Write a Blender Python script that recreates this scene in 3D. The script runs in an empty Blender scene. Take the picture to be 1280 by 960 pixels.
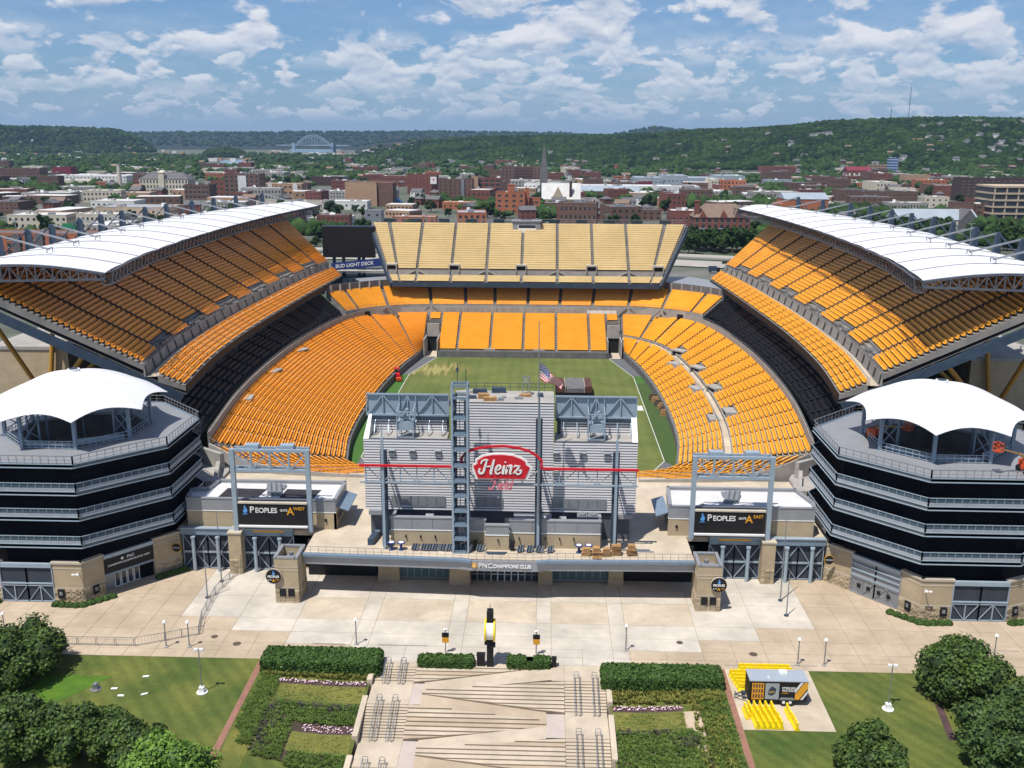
import bpy, math, random
import numpy as np
from mathutils import Vector, Matrix
R_=random.Random(7); rad=math.radians
sc=bpy.context.scene; COL=sc.collection
# ------------------------------------------------ camera
cam=bpy.data.cameras.new('camera'); co=bpy.data.objects.new('camera',cam); COL.objects.link(co)
P=math.atan(307/1200); YAW=rad(1.897); ROLL=rad(.283)
cy,sy,cp,sp=math.cos(YAW),math.sin(YAW),math.cos(P),math.sin(P)
rt=Vector((cy,sy,0)); fw=Vector((-sy*cp,cy*cp,-sp)); up=rt.cross(fw)
rt,up=rt*math.cos(ROLL)+up*math.sin(ROLL),up*math.cos(ROLL)-rt*math.sin(ROLL)
m=Matrix((rt,up,-fw)).transposed().to_4x4(); m.translation=Vector((5.75,0,60)); co.matrix_world=m
sc.cycles.diffuse_bounces=2
cam.sensor_width=36; cam.lens=33.75; cam.clip_start=1; cam.clip_end=40000
sc.camera=co
# ------------------------------------------------ light
EL=rad(66); SD=Vector((-.62*math.cos(EL),-.785*math.cos(EL),math.sin(EL))).normalized()
sun=bpy.data.lights.new('sun','SUN'); sun.energy=5; sun.angle=rad(.53); sun.color=(1,.955,.88)
so=bpy.data.objects.new('sun',sun); COL.objects.link(so); so.rotation_euler=SD.to_track_quat('Z','Y').to_euler(); so.location=(0,0,200)
sc.view_settings.view_transform='Standard'; sc.view_settings.look='None'; sc.view_settings.exposure=.14; sc.view_settings.gamma=1
w=bpy.data.worlds.new('World'); sc.world=w; w.use_nodes=True; nt=w.node_tree; nt.nodes.clear()
def N(t,**k):
    n=nt.nodes.new(t)
    for a,b in k.items(): setattr(n,a,b)
    return n
def MA(op,a,b=None,c=None,clamp=False):
    n=nt.nodes.new('ShaderNodeMath'); n.operation=op; n.use_clamp=clamp
    for i,x in enumerate((a,b,c)):
        if x is None: continue
        if isinstance(x,(int,float)): n.inputs[i].default_value=x
        else: nt.links.new(x,n.inputs[i])
    return n.outputs[0]
sky=N('ShaderNodeTexSky',sky_type='NISHITA',sun_disc=False,sun_elevation=EL,sun_rotation=math.atan2(SD.x,SD.y),altitude=250,air_density=1.15,dust_density=.6,ozone_density=2.2)
tc=N('ShaderNodeTexCoord'); sx=N('ShaderNodeSeparateXYZ'); nt.links.new(tc.outputs['Generated'],sx.inputs[0])
X,Y,Z=sx.outputs
az=MA('ARCTAN2',X,Y); el=MA('ARCSINE',MA('MAXIMUM',Z,0.0))
e1=MA('ADD',el,.035)
def cmb(a,b,c=0.):
    n=N('ShaderNodeCombineXYZ')
    for i,x in enumerate((a,b,c)):
        if isinstance(x,(int,float)): n.inputs[i].default_value=x
        else: nt.links.new(x,n.inputs[i])
    return n.outputs[0]
def noise(vec,s,d=6,r=.55,dis=0.):
    n=N('ShaderNodeTexNoise'); n.inputs['Scale'].default_value=s; n.inputs['Detail'].default_value=d; n.inputs['Roughness'].default_value=r; n.inputs['Distortion'].default_value=dis
    nt.links.new(vec,n.inputs['Vector']); return n.outputs[0]
sv=N('ShaderNodeVectorMath',operation='MULTIPLY'); sv.inputs[1].default_value=(1,1,2.1); nt.links.new(tc.outputs['Generated'],sv.inputs[0])
def vadd(vec,o):
    n=N('ShaderNodeVectorMath',operation='ADD'); n.inputs[1].default_value=o; nt.links.new(vec,n.inputs[0]); return n.outputs[0]
def win(lo,hi,f): # window in elevation
    return MA('MULTIPLY',MA('MULTIPLY',MA('SUBTRACT',el,lo),1/f,clamp=True),MA('MULTIPLY',MA('SUBTRACT',hi,el),1/f,clamp=True))
mask=None; lit=None
for k,(s_,th,lo,hi,f,off,st) in enumerate(((13.5,.515,.062,9.,.03,(1.7,.2,.35),1.),(25.,.512,.032,.105,.022,(4.1,2.2,.9),.85),(38.,.525,.012,.055,.014,(7.3,5.2,3.1),.6))):
    vv=vadd(sv.outputs[0],off); n0=noise(vv,s_,6,.54,.2); n1=noise(vadd(vv,(0,0,.22/s_)),s_,5,.54,.2); big=noise(vv,s_*.27,1,.5)
    c=MA('ADD',MA('MULTIPLY',n0,.8),MA('MULTIPLY',big,.25)); m_=MA('MULTIPLY',MA('SUBTRACT',c,th),21.,clamp=True)
    m_=MA('MULTIPLY',m_,MA('MULTIPLY',win(lo,hi,f),st)); l_=MA('MULTIPLY_ADD',MA('SUBTRACT',n0,n1),5.,.52,clamp=True)
    if mask is None: mask,lit=m_,l_
    else:
        dlt=MA('SUBTRACT',l_,lit); lit=MA('ADD',lit,MA('MULTIPLY',dlt,m_)); mask=MA('MAXIMUM',mask,m_)
vw=N('ShaderNodeVectorMath',operation='MULTIPLY'); vw.inputs[1].default_value=(1,1,5.5); nt.links.new(tc.outputs['Generated'],vw.inputs[0])
wisp=MA('MULTIPLY',MA('SUBTRACT',noise(vw.outputs[0],4.5,6,.6),.44),2.2,clamp=True)
mask=MA('MAXIMUM',mask,MA('MULTIPLY',MA('MULTIPLY',wisp,.42),MA('MULTIPLY',el,22.,clamp=True)))
mask=MA('MULTIPLY',mask,MA('MULTIPLY',MA('SUBTRACT',el,.004),60.,clamp=True)); mask=MA('MULTIPLY',mask,MA('SUBTRACT',1.,MA('MULTIPLY',MA('SUBTRACT',el,.35,clamp=True),.9)))
ccol=N('ShaderNodeMix',data_type='RGBA'); ccol.inputs[6].default_value=(4.6,5.6,7.4,1); ccol.inputs[7].default_value=(9.2,9.4,10.0,1); nt.links.new(lit,ccol.inputs[0])
tint=N('ShaderNodeMix',data_type='RGBA',blend_type='MULTIPLY'); tint.inputs[0].default_value=1; tint.inputs[7].default_value=(.52,.80,1.18,1); nt.links.new(sky.outputs[0],tint.inputs[6])
hzm=N('ShaderNodeMix',data_type='RGBA'); hzm.inputs[7].default_value=(3.35,4.75,7.1,1); nt.links.new(MA('MULTIPLY',MA('POWER',MA('DIVIDE',.09,MA('ADD',el,.09)),1.6),.85),hzm.inputs[0]); nt.links.new(tint.outputs[2],hzm.inputs[6])
mx=N('ShaderNodeMix',data_type='RGBA'); nt.links.new(MA('MULTIPLY',mask,.92),mx.inputs[0]); nt.links.new(hzm.outputs[2],mx.inputs[6]); nt.links.new(ccol.outputs[2],mx.inputs[7])
bg=N('ShaderNodeBackground'); bg.inputs[1].default_value=.08; nt.links.new(mx.outputs[2],bg.inputs[0])
wo=N('ShaderNodeOutputWorld'); nt.links.new(bg.outputs[0],wo.inputs[0])
# ------------------------------------------------ materials
MATS={}
def mat(name,col,rough=.75,col2=None,sc_=.5,amt=.5,metal=0.,bump=0.,bs=8.,stripe=None,island=0.,spec=.35,fine=None,trans=0.):
    """procedural: world-space noise between two colours; optional stripe, per-piece variation, fine grain, bump"""
    if name in MATS: return MATS[name]
    m=bpy.data.materials.new(name); m.use_nodes=True; t=m.node_tree; b=t.nodes['Principled BSDF']; L=t.links.new
    b.inputs['Roughness'].default_value=rough; b.inputs['Metallic'].default_value=metal; b.inputs['Specular IOR Level'].default_value=spec
    g=t.nodes.new('ShaderNodeNewGeometry')
    nz=t.nodes.new('ShaderNodeTexNoise'); nz.inputs['Scale'].default_value=sc_; nz.inputs['Detail'].default_value=5; nz.inputs['Roughness'].default_value=.6; L(g.outputs['Position'],nz.inputs['Vector'])
    rp=t.nodes.new('ShaderNodeValToRGB'); rp.color_ramp.elements[0].position=.5-.25/max(amt,.01)*.5; rp.color_ramp.elements[1].position=.5+.25/max(amt,.01)*.5
    rp.color_ramp.elements[0].position=max(0,rp.color_ramp.elements[0].position); rp.color_ramp.elements[1].position=min(1,rp.color_ramp.elements[1].position)
    c2=col2 or tuple(c*.82 for c in col)
    rp.color_ramp.elements[0].color=(*c2,1); rp.color_ramp.elements[1].color=(*col,1); L(nz.outputs[0],rp.inputs[0]); out=rp.outputs[0]
    def mul(out,val,lo,hi):
        mr=t.nodes.new('ShaderNodeMapRange'); mr.inputs[3].default_value=lo; mr.inputs[4].default_value=hi; L(val,mr.inputs[0])
        mm=t.nodes.new('ShaderNodeMix'); mm.data_type='RGBA'; mm.blend_type='MULTIPLY'; mm.inputs[0].default_value=1; L(out,mm.inputs[6]); L(mr.outputs[0],mm.inputs[7]); return mm.outputs[2]
    if island: out=mul(out,g.outputs['Random Per Island'],1-island,1+island)
    if fine:
        n2=t.nodes.new('ShaderNodeTexNoise'); n2.inputs['Scale'].default_value=fine[0]; n2.inputs['Detail'].default_value=3; L(g.outputs['Position'],n2.inputs['Vector']); out=mul(out,n2.outputs[0],1-fine[1],1+fine[1])
    if stripe:
        mp=t.nodes.new('ShaderNodeMapping'); mp.inputs['Rotation'].default_value=(0,0,rad(stripe[1])); L(g.outputs['Position'],mp.inputs[0])
        wv=t.nodes.new('ShaderNodeTexWave'); wv.inputs['Scale'].default_value=stripe[0]; wv.inputs['Distortion'].default_value=stripe[3]; wv.inputs['Detail'].default_value=2; L(mp.outputs[0],wv.inputs['Vector']); out=mul(out,wv.outputs[1],1-stripe[2],1+stripe[2])
    L(out,b.inputs['Base Color'])
    if bump:
        n3=t.nodes.new('ShaderNodeTexNoise'); n3.inputs['Scale'].default_value=bs; n3.inputs['Detail'].default_value=4; L(g.outputs['Position'],n3.inputs['Vector'])
        bp=t.nodes.new('ShaderNodeBump'); bp.inputs['Strength'].default_value=bump; bp.inputs['Distance'].default_value=.1; L(n3.outputs[0],bp.inputs['Height']); L(bp.outputs[0],b.inputs['Normal'])
    if trans:
        tr=t.nodes.new('ShaderNodeBsdfTranslucent'); L(out,tr.inputs[0]); ms=t.nodes.new('ShaderNodeMixShader'); ms.inputs[0].default_value=trans
        L(b.outputs[0],ms.inputs[1]); L(tr.outputs[0],ms.inputs[2]); L(ms.outputs[0],t.nodes['Material Output'].inputs[0])
    MATS[name]=m; return m
M=mat
mat('concrete',(.40,.375,.34),.85,(.27,.26,.245),.35,.6,fine=(2.,.12))
mat('step_black',(.012,.012,.015),.8,(.007,.007,.009),.5,.6)
mat('concrete_dark',(.17,.165,.165),.85,(.10,.10,.105),.5,.6)
mat('step',(.27,.25,.225),.9,(.17,.16,.15),.3,.7)
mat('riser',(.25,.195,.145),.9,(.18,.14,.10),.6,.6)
mat('slab_pale',(.56,.505,.43),.85,(.41,.37,.315),.16,.85,fine=(.9,.14),bump=.1)
mat('slab_tan',(.47,.375,.275),.85,(.36,.285,.20),.14,.85,fine=(.9,.13),bump=.1)
mat('slab_cream',(.54,.455,.35),.85,(.41,.345,.26),.18,.85,fine=(.9,.14),bump=.1)
mat('slab_pink',(.50,.42,.37),.85,(.42,.35,.31),.4,.6,fine=(5.,.12))
mat('joint',(.25,.19,.13),.95)
mat('stone',(.45,.36,.235),.85,(.36,.285,.185),.6,.6,fine=(6.,.1),bump=.15)
mat('stone_block',(.46,.375,.25),.9,(.33,.26,.17),1.2,.8,island=.22,bump=.3)
mat('coping',(.50,.44,.35),.8)
mat('steel',(.20,.275,.35),.45,(.16,.22,.29),1.,.5,metal=.15,spec=.5)
mat('steel_light',(.34,.42,.49),.4,(.28,.35,.42),1.,.5,metal=.15,spec=.5)
mat('steel_dark',(.055,.085,.125),.5,(.035,.055,.085),.7,.6,metal=.2)
mat('galv',(.30,.315,.335),.5,(.22,.235,.25),2.,.6,metal=.4,island=.1)
mat('grey_metal',(.34,.35,.37),.45,(.28,.29,.31),.5,.5,metal=.3)
mat('siding',(.78,.765,.78),.5,(.68,.67,.69),.4,.5,metal=.0,island=.06)
mat('siding_back',(.10,.11,.13),.6)
mat('membrane',(.70,.70,.72),.6,(.63,.63,.66),.12,.6)
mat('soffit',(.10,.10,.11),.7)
mat('girder',(.13,.14,.165),.5,(.08,.09,.11),1.5,.7,metal=.2)
mat('white',(.82,.82,.80),.5,(.72,.72,.70),.4,.6)
mat('roof_white',(.64,.63,.63),.7,(.52,.51,.51),.3,.6,fine=(2.,.05))
mat('roof_black',(.035,.033,.038),.85,(.022,.02,.024),.8,.6)
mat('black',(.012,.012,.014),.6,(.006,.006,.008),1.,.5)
mat('interior_shade',(.010,.011,.015),.9,(.004,.004,.006),.25,.7,spec=.1)  # near-black colour standing in for the shade inside the ramp towers
mat('glass_dark',(.03,.05,.06),.12,(.02,.035,.045),.3,.6,spec=.8)
mat('glass_teal',(.10,.17,.18),.12,(.06,.12,.13),.4,.6,spec=.8)
mat('gate_net',(.045,.055,.075),.8,(.03,.04,.055),.6,.5)
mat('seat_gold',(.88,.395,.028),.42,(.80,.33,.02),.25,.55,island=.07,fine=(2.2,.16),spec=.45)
mat('seat_gold_shaded',(.88,.345,.028),.42,(.80,.29,.02),.25,.55,island=.07,fine=(2.2,.16),spec=.45)  # gold seats of the left side, turned redder to carry their shaded look
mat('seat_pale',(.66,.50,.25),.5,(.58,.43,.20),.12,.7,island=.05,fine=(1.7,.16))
mat('seat_black',(.010,.011,.016),.5,(.005,.006,.009),.4,.5,spec=.3)
mat('rail_net',(.075,.11,.15),.7,(.05,.08,.11),1.,.6)
mat('upstand',(.36,.38,.41),.7,(.28,.30,.33),.8,.6)
mat('yellow_steel',(.50,.27,.035),.5,(.42,.22,.03),1.,.6)
mat('red',(.58,.018,.03),.4,(.48,.012,.022),.8,.5)
mat('pink',(.72,.22,.26),.5)
mat('gold',(.78,.37,.03),.5)
mat('blue',(.02,.045,.20),.5)
mat('sky_blue',(.12,.35,.75),.5)
mat('white_paint',(.80,.80,.78),.5)
mat('barrier_yellow',(.87,.66,.01),.45,(.80,.58,.01),3.,.5)
mat('boom_orange',(.62,.09,.025),.45)
mat('stage_brown',(.10,.045,.035),.8)  # plain dark brown of the stage side boxes
mat('wood',(.42,.25,.10),.8,(.26,.14,.06),2.,.8,island=.2)
mat('barrel_blue',(.03,.06,.22),.4)
mat('field',(.135,.155,.040),.95,(.085,.112,.026),.09,.8,stripe=(.11,0,.05,.8),fine=(1.2,.22))
mat('field_worn',(.36,.30,.095),.95,(.16,.20,.035),.22,.9,fine=(1.5,.35))
mat('turf_side',(.055,.14,.022),.95,(.045,.115,.02),.3,.5,fine=(1.5,.12))
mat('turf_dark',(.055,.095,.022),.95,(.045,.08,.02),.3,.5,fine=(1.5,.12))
mat('tarmac',(.13,.135,.145),.9,(.10,.105,.115),.5,.5)
mat('lawn',(.125,.135,.028),.95,(.048,.082,.014),.13,.8,stripe=(.2,-38,.10,.4),fine=(2.5,.3))
mat('lawn_bright',(.085,.17,.012),.95,(.05,.11,.01),.5,.7,fine=(5.,.3))
mat('bed_grass',(.16,.155,.035),.95,(.075,.10,.018),.3,.9,fine=(4.,.4))
mat('mulch',(.10,.06,.055),.95,(.05,.028,.03),1.5,.7,fine=(8.,.4))
mat('soil',(.06,.045,.03),.95)
mat('flower',(.75,.62,.64),.7,(.45,.25,.30),3.,.8,island=.2)
mat('brick_path',(.34,.165,.12),.9,(.26,.12,.085),1.4,.7,fine=(7.,.25))
mat('asphalt',(.10,.10,.10),.9,(.07,.07,.07),.2,.6)
mat('road_pale',(.38,.35,.31),.9,(.30,.28,.25),.08,.6)
mat('leaf_dark',(.078,.130,.022),.6,(.036,.070,.012),.45,.8,island=.5,spec=.3,trans=.12)
mat('leaf_mid',(.075,.125,.028),.6,(.042,.082,.018),.5,.8,island=.35,spec=.3,trans=.12)
mat('leaf_light',(.16,.28,.04),.6,(.10,.19,.025),.5,.8,island=.3,spec=.3,trans=.18)
mat('hedge',(.065,.13,.022),.6,(.04,.085,.015),.8,.7,island=.35,trans=.1)
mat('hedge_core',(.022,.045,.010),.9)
mat('tuft_green',(.12,.18,.03),.8,(.07,.12,.02),.4,.8,island=.3,trans=.1)
mat('tuft_gold',(.26,.25,.055),.8,(.15,.17,.035),.4,.8,island=.3,trans=.1)
mat('shrub_purple',(.085,.06,.065),.8,(.05,.045,.04),.6,.8,island=.3)
mat('bark',(.12,.085,.06),.9,(.07,.05,.035),3.,.8)
mat('forest',(.026,.050,.010),.9,(.007,.018,.005),.009,.95,island=.5,spec=.1)
mat('forest_floor',(.012,.022,.008),.95,(.008,.016,.006),.01,.6)
mat('city_tree',(.036,.070,.016),.8,(.017,.040,.010),.10,.75,island=.4,spec=.15)
mat('town_ground',(.15,.145,.13),.95,(.035,.06,.022),.012,.8,fine=(.06,.35))
mat('river',(.20,.27,.33),.15,(.17,.24,.30),.01,.5,spec=.8)
mat('win',(.035,.04,.05),.3,(.02,.025,.03),.2,.5,spec=.6,island=.3)
mat('car_a',(.5,.5,.5),.3,(.1,.1,.12),.15,.9,island=.6,spec=.6)
# ------------------------------------------------ geometry helpers
class MB:
    def __init__(s): s.v=[]; s.f=[]; s.m=[]
    def add(s,vs,fs,mi=0):
        o=len(s.v); s.v+= [tuple(p) for p in vs]; s.f+=[tuple(i+o for i in f) for f in fs]; s.m+=[mi]*len(fs); return s
    def box(s,x0,x1,y0,y1,z0,z1,mi=0):
        return s.add([(x0,y0,z0),(x1,y0,z0),(x1,y1,z0),(x0,y1,z0),(x0,y0,z1),(x1,y0,z1),(x1,y1,z1),(x0,y1,z1)],BF,mi)
    def prism(s,poly,z0,z1,mi=0):
        n=len(poly); a=sum(poly[i][0]*poly[(i+1)%n][1]-poly[(i+1)%n][0]*poly[i][1] for i in range(n))
        if a<0: poly=poly[::-1]
        zz=(lambda z,i: z[i] if isinstance(z,(list,tuple)) else z)
        if a<0 and isinstance(z1,(list,tuple)): z1=z1[::-1]
        return s.add([(p[0],p[1],z0) for p in poly]+[(p[0],p[1],zz(z1,i)) for i,p in enumerate(poly)],[tuple(range(n))[::-1],tuple(range(n,2*n))]+[(i,(i+1)%n,n+(i+1)%n,n+i) for i in range(n)],mi)
    def beam(s,p,q,w,h=None,mi=0):
        p=Vector(p);q=Vector(q);h=h or w;d=(q-p)
        if d.length<1e-6: return s
        d.normalize(); a=d.cross(Vector((0,0,1)))
        if a.length<.01: a=Vector((1,0,0))
        a.normalize(); b=a.cross(d); a=a*w/2; b=b*h/2
        return s.add([p-a-b,p+a-b,p+a+b,p-a+b,q-a-b,q+a-b,q+a+b,q-a+b],[(3,2,1,0),(4,5,6,7),(0,1,5,4),(1,2,6,5),(2,3,7,6),(3,0,4,7)],mi)
    def tube(s,p,q,r,n=8,r2=None,mi=0,caps=True):
        p=Vector(p);q=Vector(q);r2=r if r2 is None else r2;d=(q-p).normalized();a=d.cross(Vector((0,0,1)))
        if a.length<.01:a=Vector((1,0,0))
        a.normalize();b=d.cross(a)
        vs=[p+(a*math.cos(t)+b*math.sin(t))*r for t in [2*math.pi*i/n for i in range(n)]]+[q+(a*math.cos(t)+b*math.sin(t))*r2 for t in [2*math.pi*i/n for i in range(n)]]
        fs=[(i,(i+1)%n,n+(i+1)%n,n+i) for i in range(n)]
        if caps: fs+=[tuple(range(n))[::-1],tuple(range(n,2*n))]
        return s.add(vs,fs,mi)
    def grid(s,fn,nu,nv,mi=0):
        vs=[fn(i/nu,j/nv) for j in range(nv+1) for i in range(nu+1)]
        return s.add(vs,[(j*(nu+1)+i,j*(nu+1)+i+1,(j+1)*(nu+1)+i+1,(j+1)*(nu+1)+i) for j in range(nv) for i in range(nu)],mi)
BF=[(3,2,1,0),(4,5,6,7),(0,1,5,4),(1,2,6,5),(2,3,7,6),(3,0,4,7)]
ORG={}
def obj(name,mb,mats,parent=None,kind=None,smooth=False,local=False,label=None,loc=None,auto=False):
    me=bpy.data.meshes.new(name)
    v=mb.v
    if parent is not None and not local:
        o=ORG.get(parent.name,(0,0,0)); v=[(p[0]-o[0],p[1]-o[1],p[2]-o[2]) for p in v]
    me.from_pydata(v,[],mb.f)
    for k in ([mats] if isinstance(mats,str) else mats): me.materials.append(MATS[k])
    if not isinstance(mats,str) and len(mats)>1: me.polygons.foreach_set('material_index',mb.m)
    if smooth: me.polygons.foreach_set('use_smooth',[True]*len(me.polygons))
    ob=bpy.data.objects.new(name,me); COL.objects.link(ob)
    if parent is not None: ob.parent=parent; ORG[ob.name]=ORG.get(parent.name,(0,0,0))
    if kind: ob['kind']=kind
    if label: ob['label']=label
    if loc: ob.location=loc
    return ob
def thing(name,label,cat,loc=(0,0,0),group=None,rot=0):
    o=bpy.data.objects.new(name,None); COL.objects.link(o); o.location=loc; o.rotation_euler=(0,0,rot); o.empty_display_size=.5
    o['label']=label; o['category']=cat
    if group:o['group']=group
    ORG[o.name]=tuple(loc); return o
def tag(o,label,cat,group=None):
    o['label']=label;o['category']=cat
    if group:o['group']=group
    return o
def kids(o): return KID.get(o.name) or [c for c in o.children]
KID={}
def copy_tree(o,loc=None,rot=None,label=None,parent=None,scale=None):
    if o.name not in KID: KID[o.name]=list(o.children)
    c=o.copy(); COL.objects.link(c)
    if parent is not None:c.parent=parent
    if loc is not None:c.location=loc
    if rot is not None:c.rotation_euler=(0,0,rot)
    if scale is not None:c.scale=scale if isinstance(scale,(tuple,list)) else (scale,)*3
    if label:c['label']=label
    for k in KID[o.name]: copy_tree(k,parent=c)

    return c

def npobj(name,V,F,mats,kind=None,parent=None,smooth=False):
    """V (n,3) float array, F (m,k) int array"""
    me=bpy.data.meshes.new(name); n=len(V); k=F.shape[1]
    me.vertices.add(n); me.vertices.foreach_set('co',V.astype(np.float32).ravel())
    me.loops.add(F.size); me.loops.foreach_set('vertex_index',F.astype(np.int32).ravel())
    me.polygons.add(len(F)); me.polygons.foreach_set('loop_start',np.arange(0,F.size,k,dtype=np.int32)); me.polygons.foreach_set('loop_total',np.full(len(F),k,dtype=np.int32))
    if smooth: me.polygons.foreach_set('use_smooth',np.ones(len(F),dtype=bool))
    me.update(calc_edges=True); me.materials.append(MATS[mats])
    ob=bpy.data.objects.new(name,me); COL.objects.link(ob)
    if parent is not None: ob.parent=parent
    if kind: ob['kind']=kind
    return ob
def text(s,size,mats,parent,origin,ux,uy,name='lettering',ext=.03,shear=0.,off=0.,align='CENTER',space=1.,label=None):
    cu=bpy.data.curves.new('t','FONT'); cu.body=s; cu.size=size; cu.extrude=ext; cu.shear=shear; cu.offset=off; cu.align_x=align; cu.align_y='CENTER'; cu.space_character=space; cu.resolution_u=3
    ob=bpy.data.objects.new('t',cu); COL.objects.link(ob); dg=bpy.context.evaluated_depsgraph_get(); dg.update()
    me=bpy.data.meshes.new_from_object(ob.evaluated_get(dg)); bpy.data.objects.remove(ob)
    ux=Vector(ux).normalized();uy=Vector(uy).normalized();uz=ux.cross(uy); o=Vector(origin)-Vector(ORG.get(parent.name,(0,0,0)))
    mm=Matrix((ux,uy,uz)).transposed().to_4x4(); mm.translation=o; me.transform(mm); me.materials.clear(); me.materials.append(MATS[mats])
    n=bpy.data.objects.new(name,me); COL.objects.link(n); n.parent=parent; ORG[n.name]=ORG.get(parent.name,(0,0,0))
    if label:n['label']=label
    return n
def g(x,y):
    if y>=101.3:return 0.
    t=min(1,max(0,(abs(x)-16)/12));t=t*t*(3-2*t);s=.13+(.03-.13)*t
    return -s*min(101.3-y,26)
# ------------------------------------------------ grandstands
def cat_rom(C,n):
    C=np.array(C,float); k=len(C); Q=np.vstack([2*C[0]-C[1],C,2*C[-1]-C[-2]]); out=[]
    for i in range(k-1):
        p0,p1,p2,p3=Q[i:i+4]
        for j in range(n):
            t=j/n; out.append(.5*((2*p1)+(-p0+p2)*t+(2*p0-5*p1+4*p2-p3)*t*t+(-p0+3*p1-3*p2+p3)*t**3))
    out.append(C[-1]); return np.array(out)
class Ruled:
    """strip between an inner and an outer plan curve, parameter s along (by mean length), w across"""
    def __init__(s,ctrl,smooth=True,mirror=False):
        C=np.array([list(a)+list(b) for a,b in ctrl],float)
        if mirror: C[:,0]*=-1; C[:,3]*=-1
        s.Q=cat_rom(C,8) if smooth else C
        mid=(s.Q[:,:3]+s.Q[:,3:])/2; d=np.r_[0,np.cumsum(np.linalg.norm(np.diff(mid,axis=0),axis=1))]; s.L=d[-1]; s.d=d/d[-1]
    def at(s,t,w):
        q=np.array([np.interp(t,s.d,s.Q[:,i]) for i in range(6)]); return q[:3]*(1-w)+q[3:]*w
    def sub(s,w0,w1,z0=None,z1=None):
        r=object.__new__(Ruled); a=s.Q[:,:3]*(1-w0)+s.Q[:,3:]*w0; b=s.Q[:,:3]*(1-w1)+s.Q[:,3:]*w1
        if z0 is not None:a[:,2]=z0
        if z1 is not None:b[:,2]=z1
        r.Q=np.hstack([a,b]); r.d=s.d; r.L=s.L; return r
PROF=[(.20,.40),(.23,.48),(.56,.46),(.70,.92),(.86,.92),(.74,.34)]
PROF2=[(.12,.40),(.15,.48),(.50,.46),(.62,1.0),(.76,1.0),(.66,.30)]
def rows_mesh(mb,R,t0,t1,i,n,step,prof=PROF):
    if 9<=step<12: prof=PROF2
    k=max(1,int(round((t1-t0)*R.L/step))); ts=np.linspace(t0,t1,k+1); vs=[]
    for t in ts:
        a=R.at(t,0);b=R.at(t,1)
        for f,dz in prof:
            w=(i+f)/n; z=a[2]+(b[2]-a[2])*(i+1)/n+dz; vs.append((a[0]+(b[0]-a[0])*w,a[1]+(b[1]-a[1])*w,z))
    m=len(prof); fs=[(j*m+q,j*m+(q+1)%m,(j+1)*m+(q+1)%m,(j+1)*m+q) for j in range(k) for q in range(m)]
    fs+=[tuple(range(m))[::-1],tuple(range(k*m,k*m+m))]
    mb.add(vs,fs)
def stand_tier(root,R,bounds,n,seat,step=3.,aisle=.55,under=.8,secmat='step',skip=None,rail=False,minw=None,taken=None,limit=290,seatname='seat_row',prio=None):
    """sections (stepped concrete) as parts, each with its seat rows as sub-parts"""
    am=aisle/R.L; jobs=[]
    for si in range(len(bounds)-1):
        t0,t1=bounds[si],bounds[si+1]; mb=MB(); k=max(1,int(round((t1-t0)*R.L/step))); m=2*n+3; r0=(minw or {}).get(si,0)
        for t in np.linspace(t0,t1,k+1):
            a=R.at(t,0);b=R.at(t,1)
            P=lambda w,z:(a[0]+(b[0]-a[0])*w,a[1]+(b[1]-a[1])*w,z)
            Z=lambda i:a[2]+(b[2]-a[2])*i/n
            w0=r0/n; pts=[]
            for i in range(n):
                ii=max(i,r0); wa=max(i,r0)/n; wb=max(i+1,r0)/n
                pts+= [P(wa,Z(ii+1) if i>=r0 else Z(r0)),P(wb,Z(ii+1) if i>=r0 else Z(r0))]
            pts+=[P(1,Z(n)-under),P(w0,Z(r0)-under*.6),P(w0,Z(r0))]
            mb.v+=pts
        o=0
        for j in range(k):
            for q in range(m): mb.f.append((j*m+q,j*m+(q+1)%m,(j+1)*m+(q+1)%m,(j+1)*m+q))
        mb.f+=[tuple(range(m))[::-1],tuple(range(k*m,k*m+m))]; mb.m=[0]*len(mb.f)
        sec=obj('seating_section',mb,secmat,root)
        for i in range(r0,n):
            if skip and skip(si,i): continue
            jobs.append((si,i,sec,t0+am,t1-am))
    cam_=np.array([5.75,0,60.])
    def size(j):
        a=R.at(j[3],(j[1]+.5)/n); b=R.at(j[4],(j[1]+.5)/n); return -np.linalg.norm(b-a)/np.linalg.norm((a+b)/2-cam_)
    order=sorted(jobs,key=size); taken=taken if taken is not None else [0]; rest={}
    for j in order:
        si,i,sec,t0,t1=j
        if t1-t0<=0: continue
        if taken[0]<limit:
            mb=MB(); rows_mesh(mb,R,t0,t1,i,n,step); obj(seatname,mb,seat,sec); taken[0]+=1
        else:
            rest.setdefault(sec.name,(sec,MB())); rows_mesh(rest[sec.name][1],R,t0,t1,i,n,step)
    for sec,mb in rest.values(): obj('seat_rows',mb,seat,sec,kind='stuff')
    if rail:
        for t in bounds[1:-1]:
            a=Vector(R.at(t,.0))+Vector((0,0,1.0)); b=Vector(R.at(t,1))+Vector((0,0,1.0)); mb=MB(); mb.beam(a,b,rail)
            for q in np.linspace(0,1,14): p=a.lerp(b,q); mb.beam(p-Vector((0,0,1)),p,rail*.8)
            obj('aisle_rail',mb,'steel_dark',root)
def strip(R,w0,z0,w1,z1,t0=0,t1=1,step=4.):
    k=max(1,int((t1-t0)*R.L/step)); mb=MB()
    def P(t,w,z): a=R.at(t,w); return (a[0],a[1],a[2] if z is None else z)
    ts=np.linspace(t0,t1,k+1)
    for t in ts: mb.v+= [P(t,w0,z0),P(t,w1,z1)]
    for j in range(k): mb.f.append((2*j,2*j+1,2*j+3,2*j+2)); mb.m.append(0)
    return mb
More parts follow.
